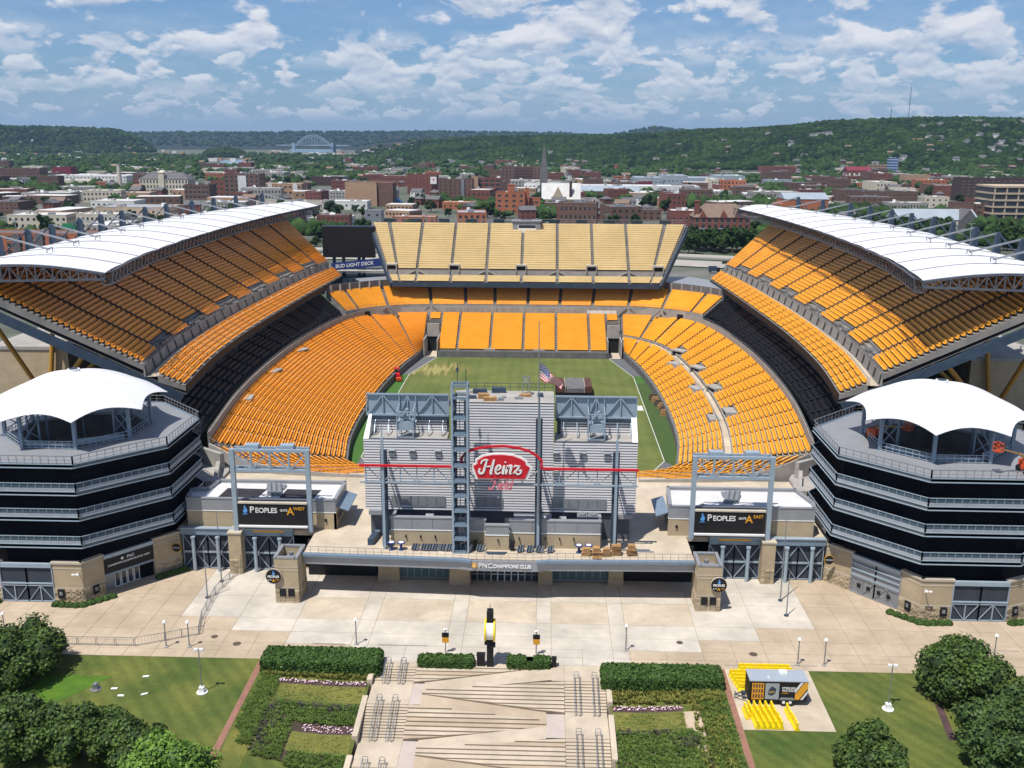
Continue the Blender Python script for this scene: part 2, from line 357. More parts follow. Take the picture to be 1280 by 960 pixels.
def wall_strip(R,w,zb,zt,th=.25,t0=0,t1=1,step=3.):
    k=max(1,int((t1-t0)*R.L/step)); mb=MB(); m=4
    for t in np.linspace(t0,t1,k+1):
        a=R.at(t,w); b=R.at(t,w+.001)-a; b[2]=0; b=b/np.linalg.norm(b)*th
        zz=lambda z: a[2]+z[0] if isinstance(z,tuple) else z
        mb.v+=[(a[0],a[1],zz(zb)),(a[0],a[1],zz(zt)),(a[0]+b[0],a[1]+b[1],zz(zt)),(a[0]+b[0],a[1]+b[1],zz(zb))]
    for j in range(k): mb.f+=[(j*m+q,j*m+(q+1)%m,(j+1)*m+(q+1)%m,(j+1)*m+q) for q in range(m)]
    mb.f+=[(3,2,1,0),tuple(range(k*m,k*m+m))]; mb.m=[0]*len(mb.f); return mb
def rail_strip(R,w,z,h=1.0,t0=0,t1=1,step=2.,th=.06):
    k=max(1,int((t1-t0)*R.L/step)); mb=MB(); pr=None
    for t in np.linspace(t0,t1,k+1):
        a=R.at(t,w); p=Vector((a[0],a[1],a[2]+z[0] if isinstance(z,tuple) else z)); q=p+Vector((0,0,h)); mb.beam(p,q,th)
        if pr: mb.beam(pr,q,th); mb.beam(pr-Vector((0,0,h*.5)),q-Vector((0,0,h*.5)),th*.6)
        pr=q
    return mb
def vomitory(root,p,d,w=2.4,h=2.1,depth=3.,m='concrete'):
    """portal box with a dark opening that faces the field; d = outward direction"""
    d=Vector((d[0],d[1],0)).normalized(); s=Vector((-d.y,d.x,0)); p=Vector(p); mb=MB()
    def hb(a0,a1,b0,b1,z0,z1):
        c=[p+s*a+d*b for a,b in ((a0,b0),(a1,b0),(a1,b1),(a0,b1))]; mb.prism([(q.x,q.y) for q in c],p.z+z0,p.z+z1)
    hb(-w/2-.3,-w/2,0,depth,0,h+.35); hb(w/2,w/2+.3,0,depth,0,h+.35); hb(-w/2,w/2,0,depth,h,h+.35)
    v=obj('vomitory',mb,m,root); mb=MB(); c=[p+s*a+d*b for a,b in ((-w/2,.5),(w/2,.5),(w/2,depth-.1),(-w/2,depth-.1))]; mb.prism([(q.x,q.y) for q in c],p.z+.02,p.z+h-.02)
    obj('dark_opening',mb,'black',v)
LOW=[((28.3,264.5,1.6),(28.3,279,9.3)),((29.6,257,1.6),(40,277,9.3)),((31.4,245,1.6),(49.3,266.5,9.4)),((33,226,1.6),(53.6,240,9.5)),((33.6,204,1.6),(55,211,9.5)),((32.9,184,1.6),(53.9,181,9.5)),((30.8,169,1.5),(50.6,153.5,9.2))]
CORN=[((30.6,168.3,1.4),(50.2,152.6,8.8)),((27.8,165.6,1.3),(43,150.0,6.6)),((23.5,164,1.3),(33,148.4,5.6)),((18.5,163.5,1.3),(21.5,148.0,5.2))]
NORTH=[((-28,264.5,1.6),(-28,279,9.3)),((28,264.5,1.6),(28,279,9.3))]
CLUB=[((51.2,266.5,11.3),(58.5,273,15.6)),((54.2,258,11),(63.5,260,15.8)),((55.6,240,11),(66,242,15.8)),((56.8,211,11),(68.5,211,15.8)),((55.6,181,11),(67.5,179,15.8)),((52.6,155,10.8),(63.5,149,15.5)),((50.5,149,10.6),(60,142,15.3))]
T2=[((-50.5,267.5,11.7),(-57.2,274.5,15.6)),((-46,272.5,11.7),(-51,281.5,15.6)),((-39.5,276.7,11.7),(-43,287.3,15.6)),((-30,279.6,11.7),(-32,291,15.6)),((0,280.6,11.7),(0,292,15.6)),((30,279.6,11.7),(32,291,15.6)),((39.5,276.7,11.7),(43,287.3,15.6)),((46,272.5,11.7),(51,281.5,15.6)),((50.5,267.5,11.7),(57.2,274.5,15.6))]
UP=[((56,291,18.5),(80,307,37.5)),((57.2,270,18.5),(88.5,276,37.5)),((58.2,245,18.5),(91.5,248,37.5)),((59,210,18.5),(92.8,212,37.5)),((58,180,18.5),(91.5,178,37.5)),((55.3,157,18.5),(87.5,151,36.8))]
NUP=[((-39.4,281.5,18.4),(-48.6,303,33.4)),((-32.4,281.5,18.4),(-32.4,303,33.4)),((32,281.5,18.4),(32,303,33.4)),((39.8,281.5,18.4),(49.6,303,33.4))]
def lin(n,a=0,b=1): return [a+(b-a)*i/n for i in range(n+1)]
for mir,side in ((True,'left'),(False,'right')):
    # lower bowl
    t=thing('lower_grandstand',('long curved bank of orange seats rising unbroken left of the grass field' if mir else 'long curved bank of golden seats split by a pale cross aisle right of the field'),'grandstand',(-44 if mir else 44,210,0),group='seating banks of the stadium')
    R=Ruled(LOW,mirror=mir); cnt=[0]
    if mir:
        stand_tier(t,R,lin(18),24,'seat_gold_shaded',step=2.6,taken=cnt,aisle=.28)
    else:
        A=R.sub(0,.37); B=R.sub(.44,1); stand_tier(t,A,lin(18),9,'seat_gold',step=2.6,taken=cnt,aisle=.42,skip=lambda s,i:s in(5,9,13) and i>6); 
        stand_tier(t,B,lin(18),14,'seat_gold',step=2.6,taken=cnt,aisle=.42,skip=lambda s,i:s in(4,7,10,13) and i<3)
        mb=strip(R,.365,None,.445,None); 
        for i,(x,y,z) in enumerate(mb.v): mb.v[i]=(x,y,z-.15)
        obj('cross_aisle',mb,'slab_cream',t); obj('aisle_wall',wall_strip(R,.44,(-.6,),(.55,),.2),'concrete',t); obj('handrail',rail_strip(R,.375,(.2,),.9),'galv',t)
        for s_ in (4,7,10,13):
            a=R.at((s_+.5)/18,.45); b=R.at((s_+.5)/18,.6); vomitory(t,(a[0],a[1],a[2]-.6),(b-a)[:2],3.4,1.6,2.2)
        for s_ in (5,9,13):
            a=R.at((s_+.5)/18,.30); b=R.at((s_+.5)/18,.37); mb=MB(); d=Vector((b-a)[:2]).normalized(); s2=Vector((-d.y,d.x)); c=[Vector(a[:2])+s2*p+d*q for p,q in((-1.9,0),(1.9,0),(1.9,2.2),(-1.9,2.2))]; mb.prism([tuple(q) for q in c],a[2]-1,a[2]+1.0); obj('camera_platform',mb,'concrete',t)
    if mir:
        for s_ in (8,11,14):
            a=R.at((s_+.5)/18,.90); b=R.at((s_+.5)/18,1); vomitory(t,(a[0],a[1],a[2]+.4),(b-a)[:2],3.0,.5,1.6)
    obj('field_wall',wall_strip(R,-.014,0,1.75,.3),'concrete_dark',t); obj('back_wall',wall_strip(R,1.0,7.0,11.6,.3),'concrete',t)
    obj('wall_handrail',rail_strip(R,1.005,11.2,.9),'galv',t)
    # south corner
    t=thing('corner_grandstand',f'low wedge of orange seats curling round the near {side} corner of the field','grandstand',(-36 if mir else 36,158,0),group='seating banks of the stadium')
    R=Ruled(CORN,mirror=mir); stand_tier(t,R,[0,.14,.3,.46,.62,.8,1],18,'seat_gold_shaded' if mir else 'seat_gold',step=1.5,aisle=.4)
    obj('field_wall',wall_strip(R,-.02,0,1.6,.3),'concrete_dark',t); obj('back_wall',wall_strip(R,1.0,4.6,(1.2,),.3),'concrete',t); obj('handrail',rail_strip(R,1.012,(1.2,),1.),'galv',t)
    # club seats
    t=thing('club_grandstand',f'dark band of black club seats beneath the upper deck on the {side} side','grandstand',(-60 if mir else 60,210,0),group='seating banks of the stadium')
    R=Ruled(CLUB,mirror=mir); stand_tier(t,R,lin(16),12,'seat_black',step=3,secmat='step_black',rail=.07)
    obj('suite_wall',wall_strip(R,1.0,14,17.6,.4),'black',t)
    mb=MB()
    for q in np.linspace(.02,.98,22):
        a=R.at(q,.995); mb.beam((a[0],a[1],15.6),(a[0],a[1],17.4),.5)
    obj('wall_pier',mb,'concrete',t,kind='stuff')
    # upper deck
    t=thing('upper_grandstand',f'steep {side} upper deck of {"shaded golden" if mir else "golden"} seats under a long white roof','grandstand',(-74 if mir else 74,220,0),group='roofed upper decks')
    R=Ruled(UP,mirror=mir); cnt=[0]; NB=13; F=R.sub(0,.135,18.5,20.6); G=R.sub(.20,1,22.4,None); G.Q[:,5]=R.Q[:,5]
    stand_tier(t,G,lin(NB),30,'seat_gold_shaded' if mir else 'seat_gold',step=3,taken=cnt,rail=.13,under=1.3,skip=lambda s,i: s%2==1 and i<2)
    stand_tier(t,F,lin(NB*2),5,'seat_gold_shaded' if mir else 'seat_gold',step=3,taken=cnt,under=1.1,aisle=.42)
    obj('front_fascia',wall_strip(R,-.006,17.7,18.9,.2),'black',t)
    obj('walkway',strip(R,.13,20.55,.205,20.55),'slab_cream',t); obj('walkway_wall',wall_strip(R,.197,20.5,22.75,.2),'concrete',t); obj('handrail',rail_strip(R,.14,20.6,1.),'galv',t); obj('wall_handrail',rail_strip(R,.196,22.8,.8),'galv',t)
    mb=MB()
    for q in np.linspace(.01,.99,27):
        a=Vector(R.at(q,.193)); b=Vector(R.at(q+.012,.193)); mb.beam((a.x,a.y,20.6),(b.x,b.y,22.7),.12,.3)
    obj('stair_flight',mb,'concrete_dark',t,kind='stuff')
    for s_ in range(1,NB,2):
        for dd in (.2,.8) if s_%4==1 else (.5,):
            a=R.at((s_+dd)/NB,.205); b=R.at((s_+dd)/NB,.3); vomitory(t,(a[0],a[1],22.0),(b-a)[:2],2.2,1.15,1.6,'concrete_dark')
    # underside slab, raker beams, columns
    obj('deck_soffit',strip(R,0,17.2,1,35.0,step=6),'concrete_dark',t)
    for q in np.linspace(.0,1,14):
        a=Vector(R.at(q,.02));b=Vector(R.at(q,1.0)); mb=MB(); 
        mb.beam((a.x,a.y,16.6),(b.x,b.y,b.z-3.2),.6,1.5); obj('raker_beam',mb,'steel_dark',t)
    for q in (.0,.5,1.):
        for dY in (0,):
            base=Vector(R.at(q,1.0)); base.z=10; f=-1 if mir else 1; base.x=f*89; base.y+= (24 if q==1 else -8)
            for w_,yy in ((.52,4),(.97,2),(.52,22),(.95,24)):
                a=Vector(R.at(q,w_)); a.z=18.5+(a.z-18.5)-2.6 if 0 else 16.6+(34.0-16.6)*w_-.9
                mb=MB(); mb.tube(base,a+Vector((0,yy if q==1 else 0,0)),.42,10); obj('brace_column',mb,'yellow_steel',t)
    # roof
    s1=-1 if mir else 1
    NR=14; ys=[153+ (313-153)*i/NR for i in range(NR+1)]
    def rin(y): return np.interp(y,[153,165,178,205,235,265,290,313],[65.6,67.8,69.8,71.8,72.5,71.6,69.8,67.2])
    def rout(y): return np.interp(y,[153,176,200,226,250,275,293,313],[89.8,91.2,93,94.6,93.4,90.6,87,79.5])
    def rz(w): return 38.5+.55*w+1.15*math.sin(math.pi*min(1,w*.97))
    def RP(y,w,dz=0): x=rin(y)*(1-w)+rout(y)*w; return (s1*x,y+(-2.5*w if y<160 else 0),rz(w)+dz)
    for i in range(NR):
        y0,y1=ys[i]+.14,ys[i+1]-.14; mb=MB()
        mb.grid(lambda a,b:(lambda p:(p[0],p[1],p[2]+.14*(1-(2*a-1)**2)))(RP(y0+(y1-y0)*a,b)),6,14)
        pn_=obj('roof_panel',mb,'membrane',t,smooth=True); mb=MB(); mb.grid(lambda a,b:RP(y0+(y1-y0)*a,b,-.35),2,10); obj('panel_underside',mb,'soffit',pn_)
    mb=MB()
    for y in ys:
        for j in range(10): mb.beam(RP(y,j/10,.02),RP(y,(j+1)/10,.02),.09,.22)
    obj('roof_rib',mb,'upstand',t,kind='stuff')
    mb=MB(); n=64; pr=None; T=[] # inner lattice girder
    for j in range(n+1):
        y=153+160*j/n; o=rin(y); T.append([Vector((s1*(o-1.5),y,38.9)),Vector((s1*(o+.3),y,38.4)),Vector((s1*(o-1.1),y,36.7)),Vector((s1*(o+.4),y,36.6))])
    for j in range(n+1):
        for a,b in ((0,1),(0,2),(1,3),(2,3)): mb.beam(T[j][a],T[j][b],.13)
        if j<n:
            for a in range(4): mb.beam(T[j][a],T[j+1][a],.2)
            mb.beam(T[j][0],T[j+1][2],.13); mb.beam(T[j+1][1],T[j][3],.13); mb.beam(T[j][0],T[j+1][1],.1); mb.beam(T[j][2],T[j+1][3],.1)
    obj('roof_girder',mb,'girder',t,kind='stuff')
    for yy,dy in ((153,0),(313,0)):
        mb=MB(); n=18
        for j in range(n+1):
            p=Vector(RP(yy,j/n,-.15)); q=Vector(RP(yy,j/n,-.2)); q.z=37.5-.3*(j/n); mb.beam(p,q,.18)
            if j<n:
                p2=Vector(RP(yy,(j+1)/n,-.15)); q2=Vector(RP(yy,(j+1)/n)); q2.z=37.5-.3*(j+1)/n; mb.beam(p,p2,.25,.35); mb.beam(q,q2,.3,.35); mb.beam(p if j%2 else q,q2 if j%2 else p2,.14)
        obj('end_truss',mb,'girder',t,kind='stuff')
    MY=[165.5,176.5,188,200,213.2,226,238,250,262.5,275,291,303] if not mir else [168,179.4,190,204,215.5,227.8,240,252,266.4,279,291.6,304]
    for y in MY:
        xo=rout(y)+.3; top=Vector((s1*xo,y,42.9)); mb=MB(); x0=s1*xo
        mb.add([(x0-.95,y-.5,36),(x0+.95,y-.5,36),(x0+.95,y+.5,36),(x0-.95,y+.5,36),(x0-.4,y-.4,43),(x0+.4,y-.4,43),(x0+.4,y+.4,43),(x0-.4,y+.4,43)],BF)
        mt=obj('roof_mast',mb,'steel_dark',t)
        xa=xo-9.8; w_=(xa-rin(y))/(rout(y)-rin(y)); mb=MB(); an=Vector((s1*xa,y-1.5,rz(w_)+.75)); mb.beam(top,an,.28)
        for d_ in (-1.,1.): mb.beam(an+Vector((0,d_,-.5)),an+Vector((0,d_,.25)),.15)
        mb.beam(an+Vector((0,-1,.25)),an+Vector((0,1,.25)),.15); obj('stay_strut',mb,'grey_metal',mt)
        mb=MB(); mb.beam(top,(x0+s1*3.5,y+5.5,37.5),.2); mb.beam(top,(x0+s1*3.5,y-5.5,37.5),.2); obj('back_stay',mb,'steel_dark',mt)
# north end, lower
t=thing('end_grandstand','straight lower bank of golden seats across the far end of the field between two tunnels','grandstand',(0,270,0),group='seating banks of the stadium')
R=Ruled(NORTH,smooth=False)
xs=[-28,-27.9,-24.2,-18.7,-9.35,0,9.35,18.75,23.9,27.6,28]; stand_tier(t,R,[(x+28)/56 for x in xs],18,'seat_gold',step=9,aisle=.4,minw={1:15,8:15})
for x0,x1 in ((-24.2,23.9),): mb=MB(); mb.box(x0,x1,264.0,264.35,0,1.75); obj('field_wall',mb,'concrete_dark',t)
mb=MB(); mb.box(-28.3,28.3,279,279.3,7,11.9); obj('back_wall',mb,'concrete',t)
mb=MB()
for x in np.arange(-27,27,2.1): mb.box(x-.03,x+.03,278.93,279,9.3,11.8)
obj('wall_joint',mb,'concrete_dark',t,kind='stuff')
for x0,x1 in ((-27.8,-24.3),(24.0,27.5)):
    mb=MB(); mb.box(x0-.3,x0,264,278,-.5,5); mb.box(x1,x1+.3,264,278,-.5,5); mb.box(x0,x1,271.6,272.2,4.4,8.2); tn=obj('tunnel',mb,'concrete',t)
    mb=MB(); mb.add([(x0,264.2,.05),(x1,264.2,.05),(x1,272,.05),(x0,272,.05)],[(0,1,2,3)]); obj('tunnel_floor',mb,'slab_cream',tn)
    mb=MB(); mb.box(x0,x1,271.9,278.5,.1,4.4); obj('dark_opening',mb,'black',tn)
for x in (-9.5,4.6):
    mb=MB(); mb.box(x-1.6,x+1.6,264.6,266.3,1.2,2.5); obj('camera_platform',mb,'concrete',t)
# tier two at the far end
t=thing('terrace_grandstand','curved band of orange seats wrapping the far end, partly shaded by the pale deck above','grandstand',(0,284,0),group='seating banks of the stadium')
R=Ruled(T2); xs=[-50.5,-47.5,-39.8,-27.5,-17.3,-8.7,1.,10.4,20,30.5,40,47.5,50.5]; ts=np.linspace(0,1,400); px=np.array([R.at(q,0)[0] for q in ts]); bt=[float(np.interp(x,px,ts)) for x in xs]
stand_tier(t,R,bt,12,'seat_gold',step=2.5,aisle=.5)
obj('front_wall',wall_strip(R,-.01,8.9,12.3,.25),'concrete',t); obj('handrail',rail_strip(R,-.005,12.3,.8,step=2.5),'galv',t)
obj('suite_wall',wall_strip(R,1.0,14.5,18.4,.4),'concrete_dark',t)
mb=MB()
for q in np.linspace(.01,.99,40):
    a=R.at(q,.985); mb.beam((a[0],a[1],15.6),(a[0],a[1],18.2),.45)
obj('wall_pier',mb,'concrete',t,kind='stuff')
obj('suite_roof',strip(R,1.0,18.2,1.7,18.3,t0=.09,t1=.91),'grey_metal',t)
for x in (-45.5,-32,-14,18.5,33,45):
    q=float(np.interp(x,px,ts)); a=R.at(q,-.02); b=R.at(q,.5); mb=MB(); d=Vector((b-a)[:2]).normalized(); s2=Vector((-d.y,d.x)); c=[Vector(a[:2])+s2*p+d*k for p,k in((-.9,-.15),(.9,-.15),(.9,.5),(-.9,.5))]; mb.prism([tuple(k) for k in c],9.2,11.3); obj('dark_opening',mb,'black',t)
for i,x in enumerate(xs[2:-2]):
    q=float(np.interp(x,px,ts)); a=R.at(q,-.03); 
    for sg in (-1,1): mb=MB(); mb.beam((a[0]+sg*3.2,a[1]-.3,9.4),(a[0]+sg*.4,a[1]-.3,11.9),.5,.25); obj('stair_flight',mb,'concrete_dark',t)
mb=MB(); mb.box(18.5,27,279.0-.05,279.1-.05,10.2,11.2); b_=obj('banner',mb,'white_paint',t); text('UPMC',.55,'blue',b_,(24.2,278.9,10.7),(1,0,0),(0,0,1)) if 0 else None
# upper north deck
t=thing('end_upper_grandstand','pale straw-coloured upper deck standing across the far end of the stadium','grandstand',(0,292,0))
R=Ruled(NUP,smooth=False); F=R.sub(0,.15,18.4,19.6); G=R.sub(.20,1,21.3,None); G.Q[:,5]=33.4
xs=[-48.6,-43,-32.4,-22,-11.5,-1,9.6,20.2,30.8,43,49.6]; tt=[float(np.interp(x,[-48.6,-32.4,32,49.6],R.d)) for x in xs]
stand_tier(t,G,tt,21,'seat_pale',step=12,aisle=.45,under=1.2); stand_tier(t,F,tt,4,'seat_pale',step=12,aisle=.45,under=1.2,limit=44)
obj('front_fascia',wall_strip(R,-.01,17.3,18.75,.3,step=20),'steel_dark',t); obj('walkway',strip(R,.14,19.55,.205,19.55),'concrete',t); obj('walkway_wall',wall_strip(R,.198,19.5,21.6,.2,step=20),'concrete',t); obj('back_parapet',wall_strip(R,1.0,32,34.4,.3,step=20),'grey_metal',t)
obj('deck_soffit',strip(R,0,17.3,1,31.5,step=20),'concrete_dark',t); obj('end_beam',(lambda mb:(mb.beam((-39.6,281.5,17.6),(-49.1,303,32.4),.5,1.8),mb.beam((40,281.5,17.6),(50.1,303,32.4),.5,1.8),mb)[2])(MB()),'steel_dark',t,kind='stuff')
mb=MB()
for x in np.arange(-47,49,2.2): mb.box(x-.06,x+.06,303,303.1,34.2,35.6)
mb.box(-48,49,303,303.08,35.5,35.65); mb.box(-48,49,303,303.08,34.9,34.98)
obj('back_fence',mb,'galv',t,kind='stuff')
mb=MB()
for k in range(11):
    x=-43+k*8.6; mb.box(x-1.7,x+1.7,302.9,302.98,34.45,35.5)
obj('fence_banner',mb,'glass_dark',t,kind='stuff')
mb=MB(); mb.box(-4.2,4.4,300.5,304.5,31.2,35.0); mb.box(-4.6,4.8,300.2,304.7,35.0,35.35); b_=obj('press_box',mb,'grey_metal',t)
mb=MB(); mb.box(-2.6,3.0,300.38,300.5,31.6,34); obj('white_panel',mb,'white',b_); mb=MB(); mb.box(-2.4,2.9,300.34,300.38,33.1,34); obj('window',mb,'win',b_)
for x in (-41.2,-21.8,-1.2,19.9,40.3):
    vomitory(t,(x*.97+(.5 if x>0 else 0),285.4,21.2),(0,1),2.6,1.9,3.)
for x in (-32.4,-11.5,9.6,30.8):
    for sg in (-1,1): mb=MB(); mb.beam((x+sg*4.2,285.5,19.7),(x+sg*.4,285.6,21.6),.4,.2); obj('stair_flight',mb,'concrete',t)
# supports and concourse building behind / below the decks
for mir in (1,0):
    f=-1 if mir else 1
    t=thing('concourse_building',f'grey and tan service building below the {"left" if mir else "right"} upper deck','building',(f*80,220,0))
    X=lambda a,b:(min(f*a,f*b),max(f*a,f*b))
    mb=MB(); mb.box(*X(68.5,99),170,312,-3,10); obj('wall',mb,'stone',t)
    mb=MB(); mb.box(*X(85,100),176,215,-3,20.5); obj('tan_block',mb,'stone',t); mb=MB(); mb.box(*X(84.8,100.2),175.8,215.2,20.5,21.1); obj('block_roof',mb,'concrete',t); mb=MB(); mb.box(*X(66,85),168.5,169.4,9.5,15.5); obj('grey_wall',mb,'grey_metal',t)
    for k in range(4): mb=MB(); mb.box(*X(67+k*4.4,69.4+k*4.4),168.35,168.5,10.6,14.5 if k%2 else 13.2); obj('dark_panel',mb,'win',t)
    mb=MB(); mb.box(*X(68,99.5),169.6,312.4,10,10.5); obj('roof',mb,'concrete_dark',t)
    mb=MB(); mb.box(*X(64.5,76),150.5,169.5,-3,9.5); obj('service_wall',mb,'grey_metal',t)
    for k in range(5):
        mb=MB(); x=65+k*2.2; mb.box(*X(x,x+1.4),150.35,150.5,6,9.0 if k%2 else 8.5); obj('door',mb,'win',t)
    mb=MB(); mb.box(*X(90,104),150,172,-3,8); obj('annex',mb,'stone',t); mb=MB(); mb.box(*X(89.7,104.3),149.7,172.3,8,8.8); obj('annex_roof',mb,'concrete',t)
    for k in range(3): mb=MB(); mb.box(*X(80+k*3,81.6+k*3),169.8,170,3,8); obj('vent_panel',mb,'concrete_dark',t)
# NW video board and its deck
t=thing('video_board','black video board on posts above a blue banner at the far left corner','scoreboard',(-55,300,0))
mb=MB(); mb.prism([(-63.8,300),(-47.4,300),(-47.4,301.6),(-63.8,301.6)],23.5,33.0); obj('screen',mb,'black',t)
mb=MB(); mb.box(-64,-47.2,300.2,302.2,33.0,33.3); obj('top_cap',mb,'steel_dark',t)
for x in (-60.5,-57.5,-52.6,-51.2): mb=MB(); mb.box(x-.45,x+.45,300.6,301.5,8,23.5); obj('post',mb,'steel_dark',t)
mb=MB(); mb.add([(-60.4,296,19.9),(-43.8,296,21.6),(-43.8,296,24.0),(-60.4,296,22.2),(-60.4,296.3,19.9),(-43.8,296.3,21.6),(-43.8,296.3,24.0),(-60.4,296.3,22.2)],[(0,1,2,3),(7,6,5,4),(3,2,6,7),(1,0,4,5),(0,3,7,4),(2,1,5,6)])
b_=obj('banner',mb,'blue',t); text('BUD LIGHT DECK',1.5,'white_paint',b_,(-53.2,295.95,21.75),(1,0,.105),(-.105,0,1),shear=.15,off=.03)
mb=MB(); mb.box(-61,-43,296.5,306,19.2,19.6); obj('deck_floor',mb,'concrete',t); mb=MB(); mb.box(-62,-43,297,306,10,17.8); obj('lower_wall',mb,'steel_dark',t)
for k in range(9): 
    mb=MB(); mb.box(-60+k*1.9,-59.2+k*1.9,296.9,297,13,17.2); obj('window',mb,'win',t)
t=thing('corner_concourse','grey curved concourse with dark openings at the far right corner of the bowl','building',(55,288,0))
mb=MB(); mb.prism([(44,290),(57,276),(64,282),(52,300),(44,300)],8,17.6); obj('wall',mb,'concrete_dark',t); mb=MB(); mb.prism([(43.5,289.6),(57,275.4),(64.6,281.6),(52,300.6),(43.5,300.6)],17.6,18.3); obj('roof',mb,'grey_metal',t)
mb=MB(); mb.beam((60,290,20),(75,297,26),1.6,.5); obj('white_ramp',mb,'white',t)
# ------------------------------------------------ field, plaza, ground
def flat(name,poly,z,m,parent=None,kind=None,h=.0,label=None):
    mb=MB(); n=len(poly); a=sum(poly[i][0]*poly[(i+1)%n][1]-poly[(i+1)%n][0]*poly[i][1] for i in range(n)); poly=poly if a>0 else poly[::-1]
    mb.add([(p[0],p[1],z) for p in poly],[tuple(range(n))]); return obj(name,mb,m,parent,kind=kind,label=label)
mb=MB(); mb.box(-135,135,101.2,346,-3.2,-.12); obj('ground',mb,'asphalt',kind='structure')
fl=flat('field',[(-36,150),(36,150),(36,268),(-36,268)],0,'tarmac',kind='structure')
flat('turf',[(-29.3,176),(29.3,176),(29.3,243),(24.5,264),(-24.5,264),(-29.3,243)],.006,'field',fl)
wm_=bpy.data.materials.new('worn_patch'); wm_.use_nodes=True; T_=wm_.node_tree; bs_=T_.nodes['Principled BSDF']; bs_.inputs['Base Color'].default_value=(.27,.24,.08,1); bs_.inputs['Roughness'].default_value=.95
G_=T_.nodes.new('ShaderNodeNewGeometry'); mp_=T_.nodes.new('ShaderNodeMapping'); mp_.inputs['Scale'].default_value=(1.1,.10,1); T_.links.new(G_.outputs['Position'],mp_.inputs[0]); n1_=T_.nodes.new('ShaderNodeTexNoise'); n1_.inputs['Scale'].default_value=1.; n1_.inputs['Detail'].default_value=6; T_.links.new(mp_.outputs[0],n1_.inputs['Vector'])
mq_=T_.nodes.new('ShaderNodeMapping'); mq_.inputs['Location'].default_value=(1.72,-19.2,0); mq_.inputs['Scale'].default_value=(.075,.077,0); T_.links.new(G_.outputs['Position'],mq_.inputs[0]); ln_=T_.nodes.new('ShaderNodeVectorMath'); ln_.operation='LENGTH'; T_.links.new(mq_.outputs[0],ln_.inputs[0])
m1_=T_.nodes.new('ShaderNodeMath'); m1_.operation='MULTIPLY_ADD'; m1_.inputs[1].default_value=-.42; T_.links.new(ln_.outputs[1],m1_.inputs[0]); T_.links.new(n1_.outputs[0],m1_.inputs[2]); m2_=T_.nodes.new('ShaderNodeMath'); m2_.operation='MULTIPLY_ADD'; m2_.use_clamp=True; m2_.inputs[1].default_value=4.5; m2_.inputs[2].default_value=-.95; T_.links.new(m1_.outputs[0],m2_.inputs[0])
tr_=T_.nodes.new('ShaderNodeBsdfTransparent'); ms_=T_.nodes.new('ShaderNodeMixShader'); T_.links.new(m2_.outputs[0],ms_.inputs[0]); T_.links.new(tr_.outputs[0],ms_.inputs[1]); T_.links.new(bs_.outputs[0],ms_.inputs[2]); T_.links.new(ms_.outputs[0],T_.nodes['Material Output'].inputs[0]); MATS['worn_patch']=wm_
flat('worn_turf',[(-29.2,228),(-4,228),(-10,263),(-24.5,263.5),(-29.2,243)],.012,'worn_patch',fl)
flat('turf',[(-24,162),(24,162),(29.3,176),(-29.3,176)],.009,'field',fl)
flat('sideline_turf',[(-29.3,243),(-29.3,170),(-34.5,170),(-34.5,236),(-31.2,243)],.010,'turf_side',fl)
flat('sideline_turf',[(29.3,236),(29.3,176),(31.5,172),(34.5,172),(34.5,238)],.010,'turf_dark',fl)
flat('sideline_turf',[(29.3,244),(29.3,236.2),(34.3,238),(32.3,244)],.014,'turf_side',fl)
mb=MB()
for s in (-1,1):
    pts=[(s*22,160.5),(s*29.3,176),(s*29.3,243),(s*24.3,264)]
    for a,b in zip(pts,pts[1:]):
        d=(Vector(b)-Vector(a)).normalized()*.06; n_=Vector((-d.y,d.x)); mb.add([(a[0]-n_.x,a[1]-n_.y,.02),(a[0]+n_.x,a[1]+n_.y,.02),(b[0]+n_.x,b[1]+n_.y,.02),(b[0]-n_.x,b[1]-n_.y,.02)],[(0,1,2,3)])
obj('boundary_line',mb,'white_paint',fl,kind='stuff')
flat('white_mat',[(26.3,211.5),(28.8,211.5),(28.8,215.5),(26.3,215.5)],.03,'white_paint',fl)
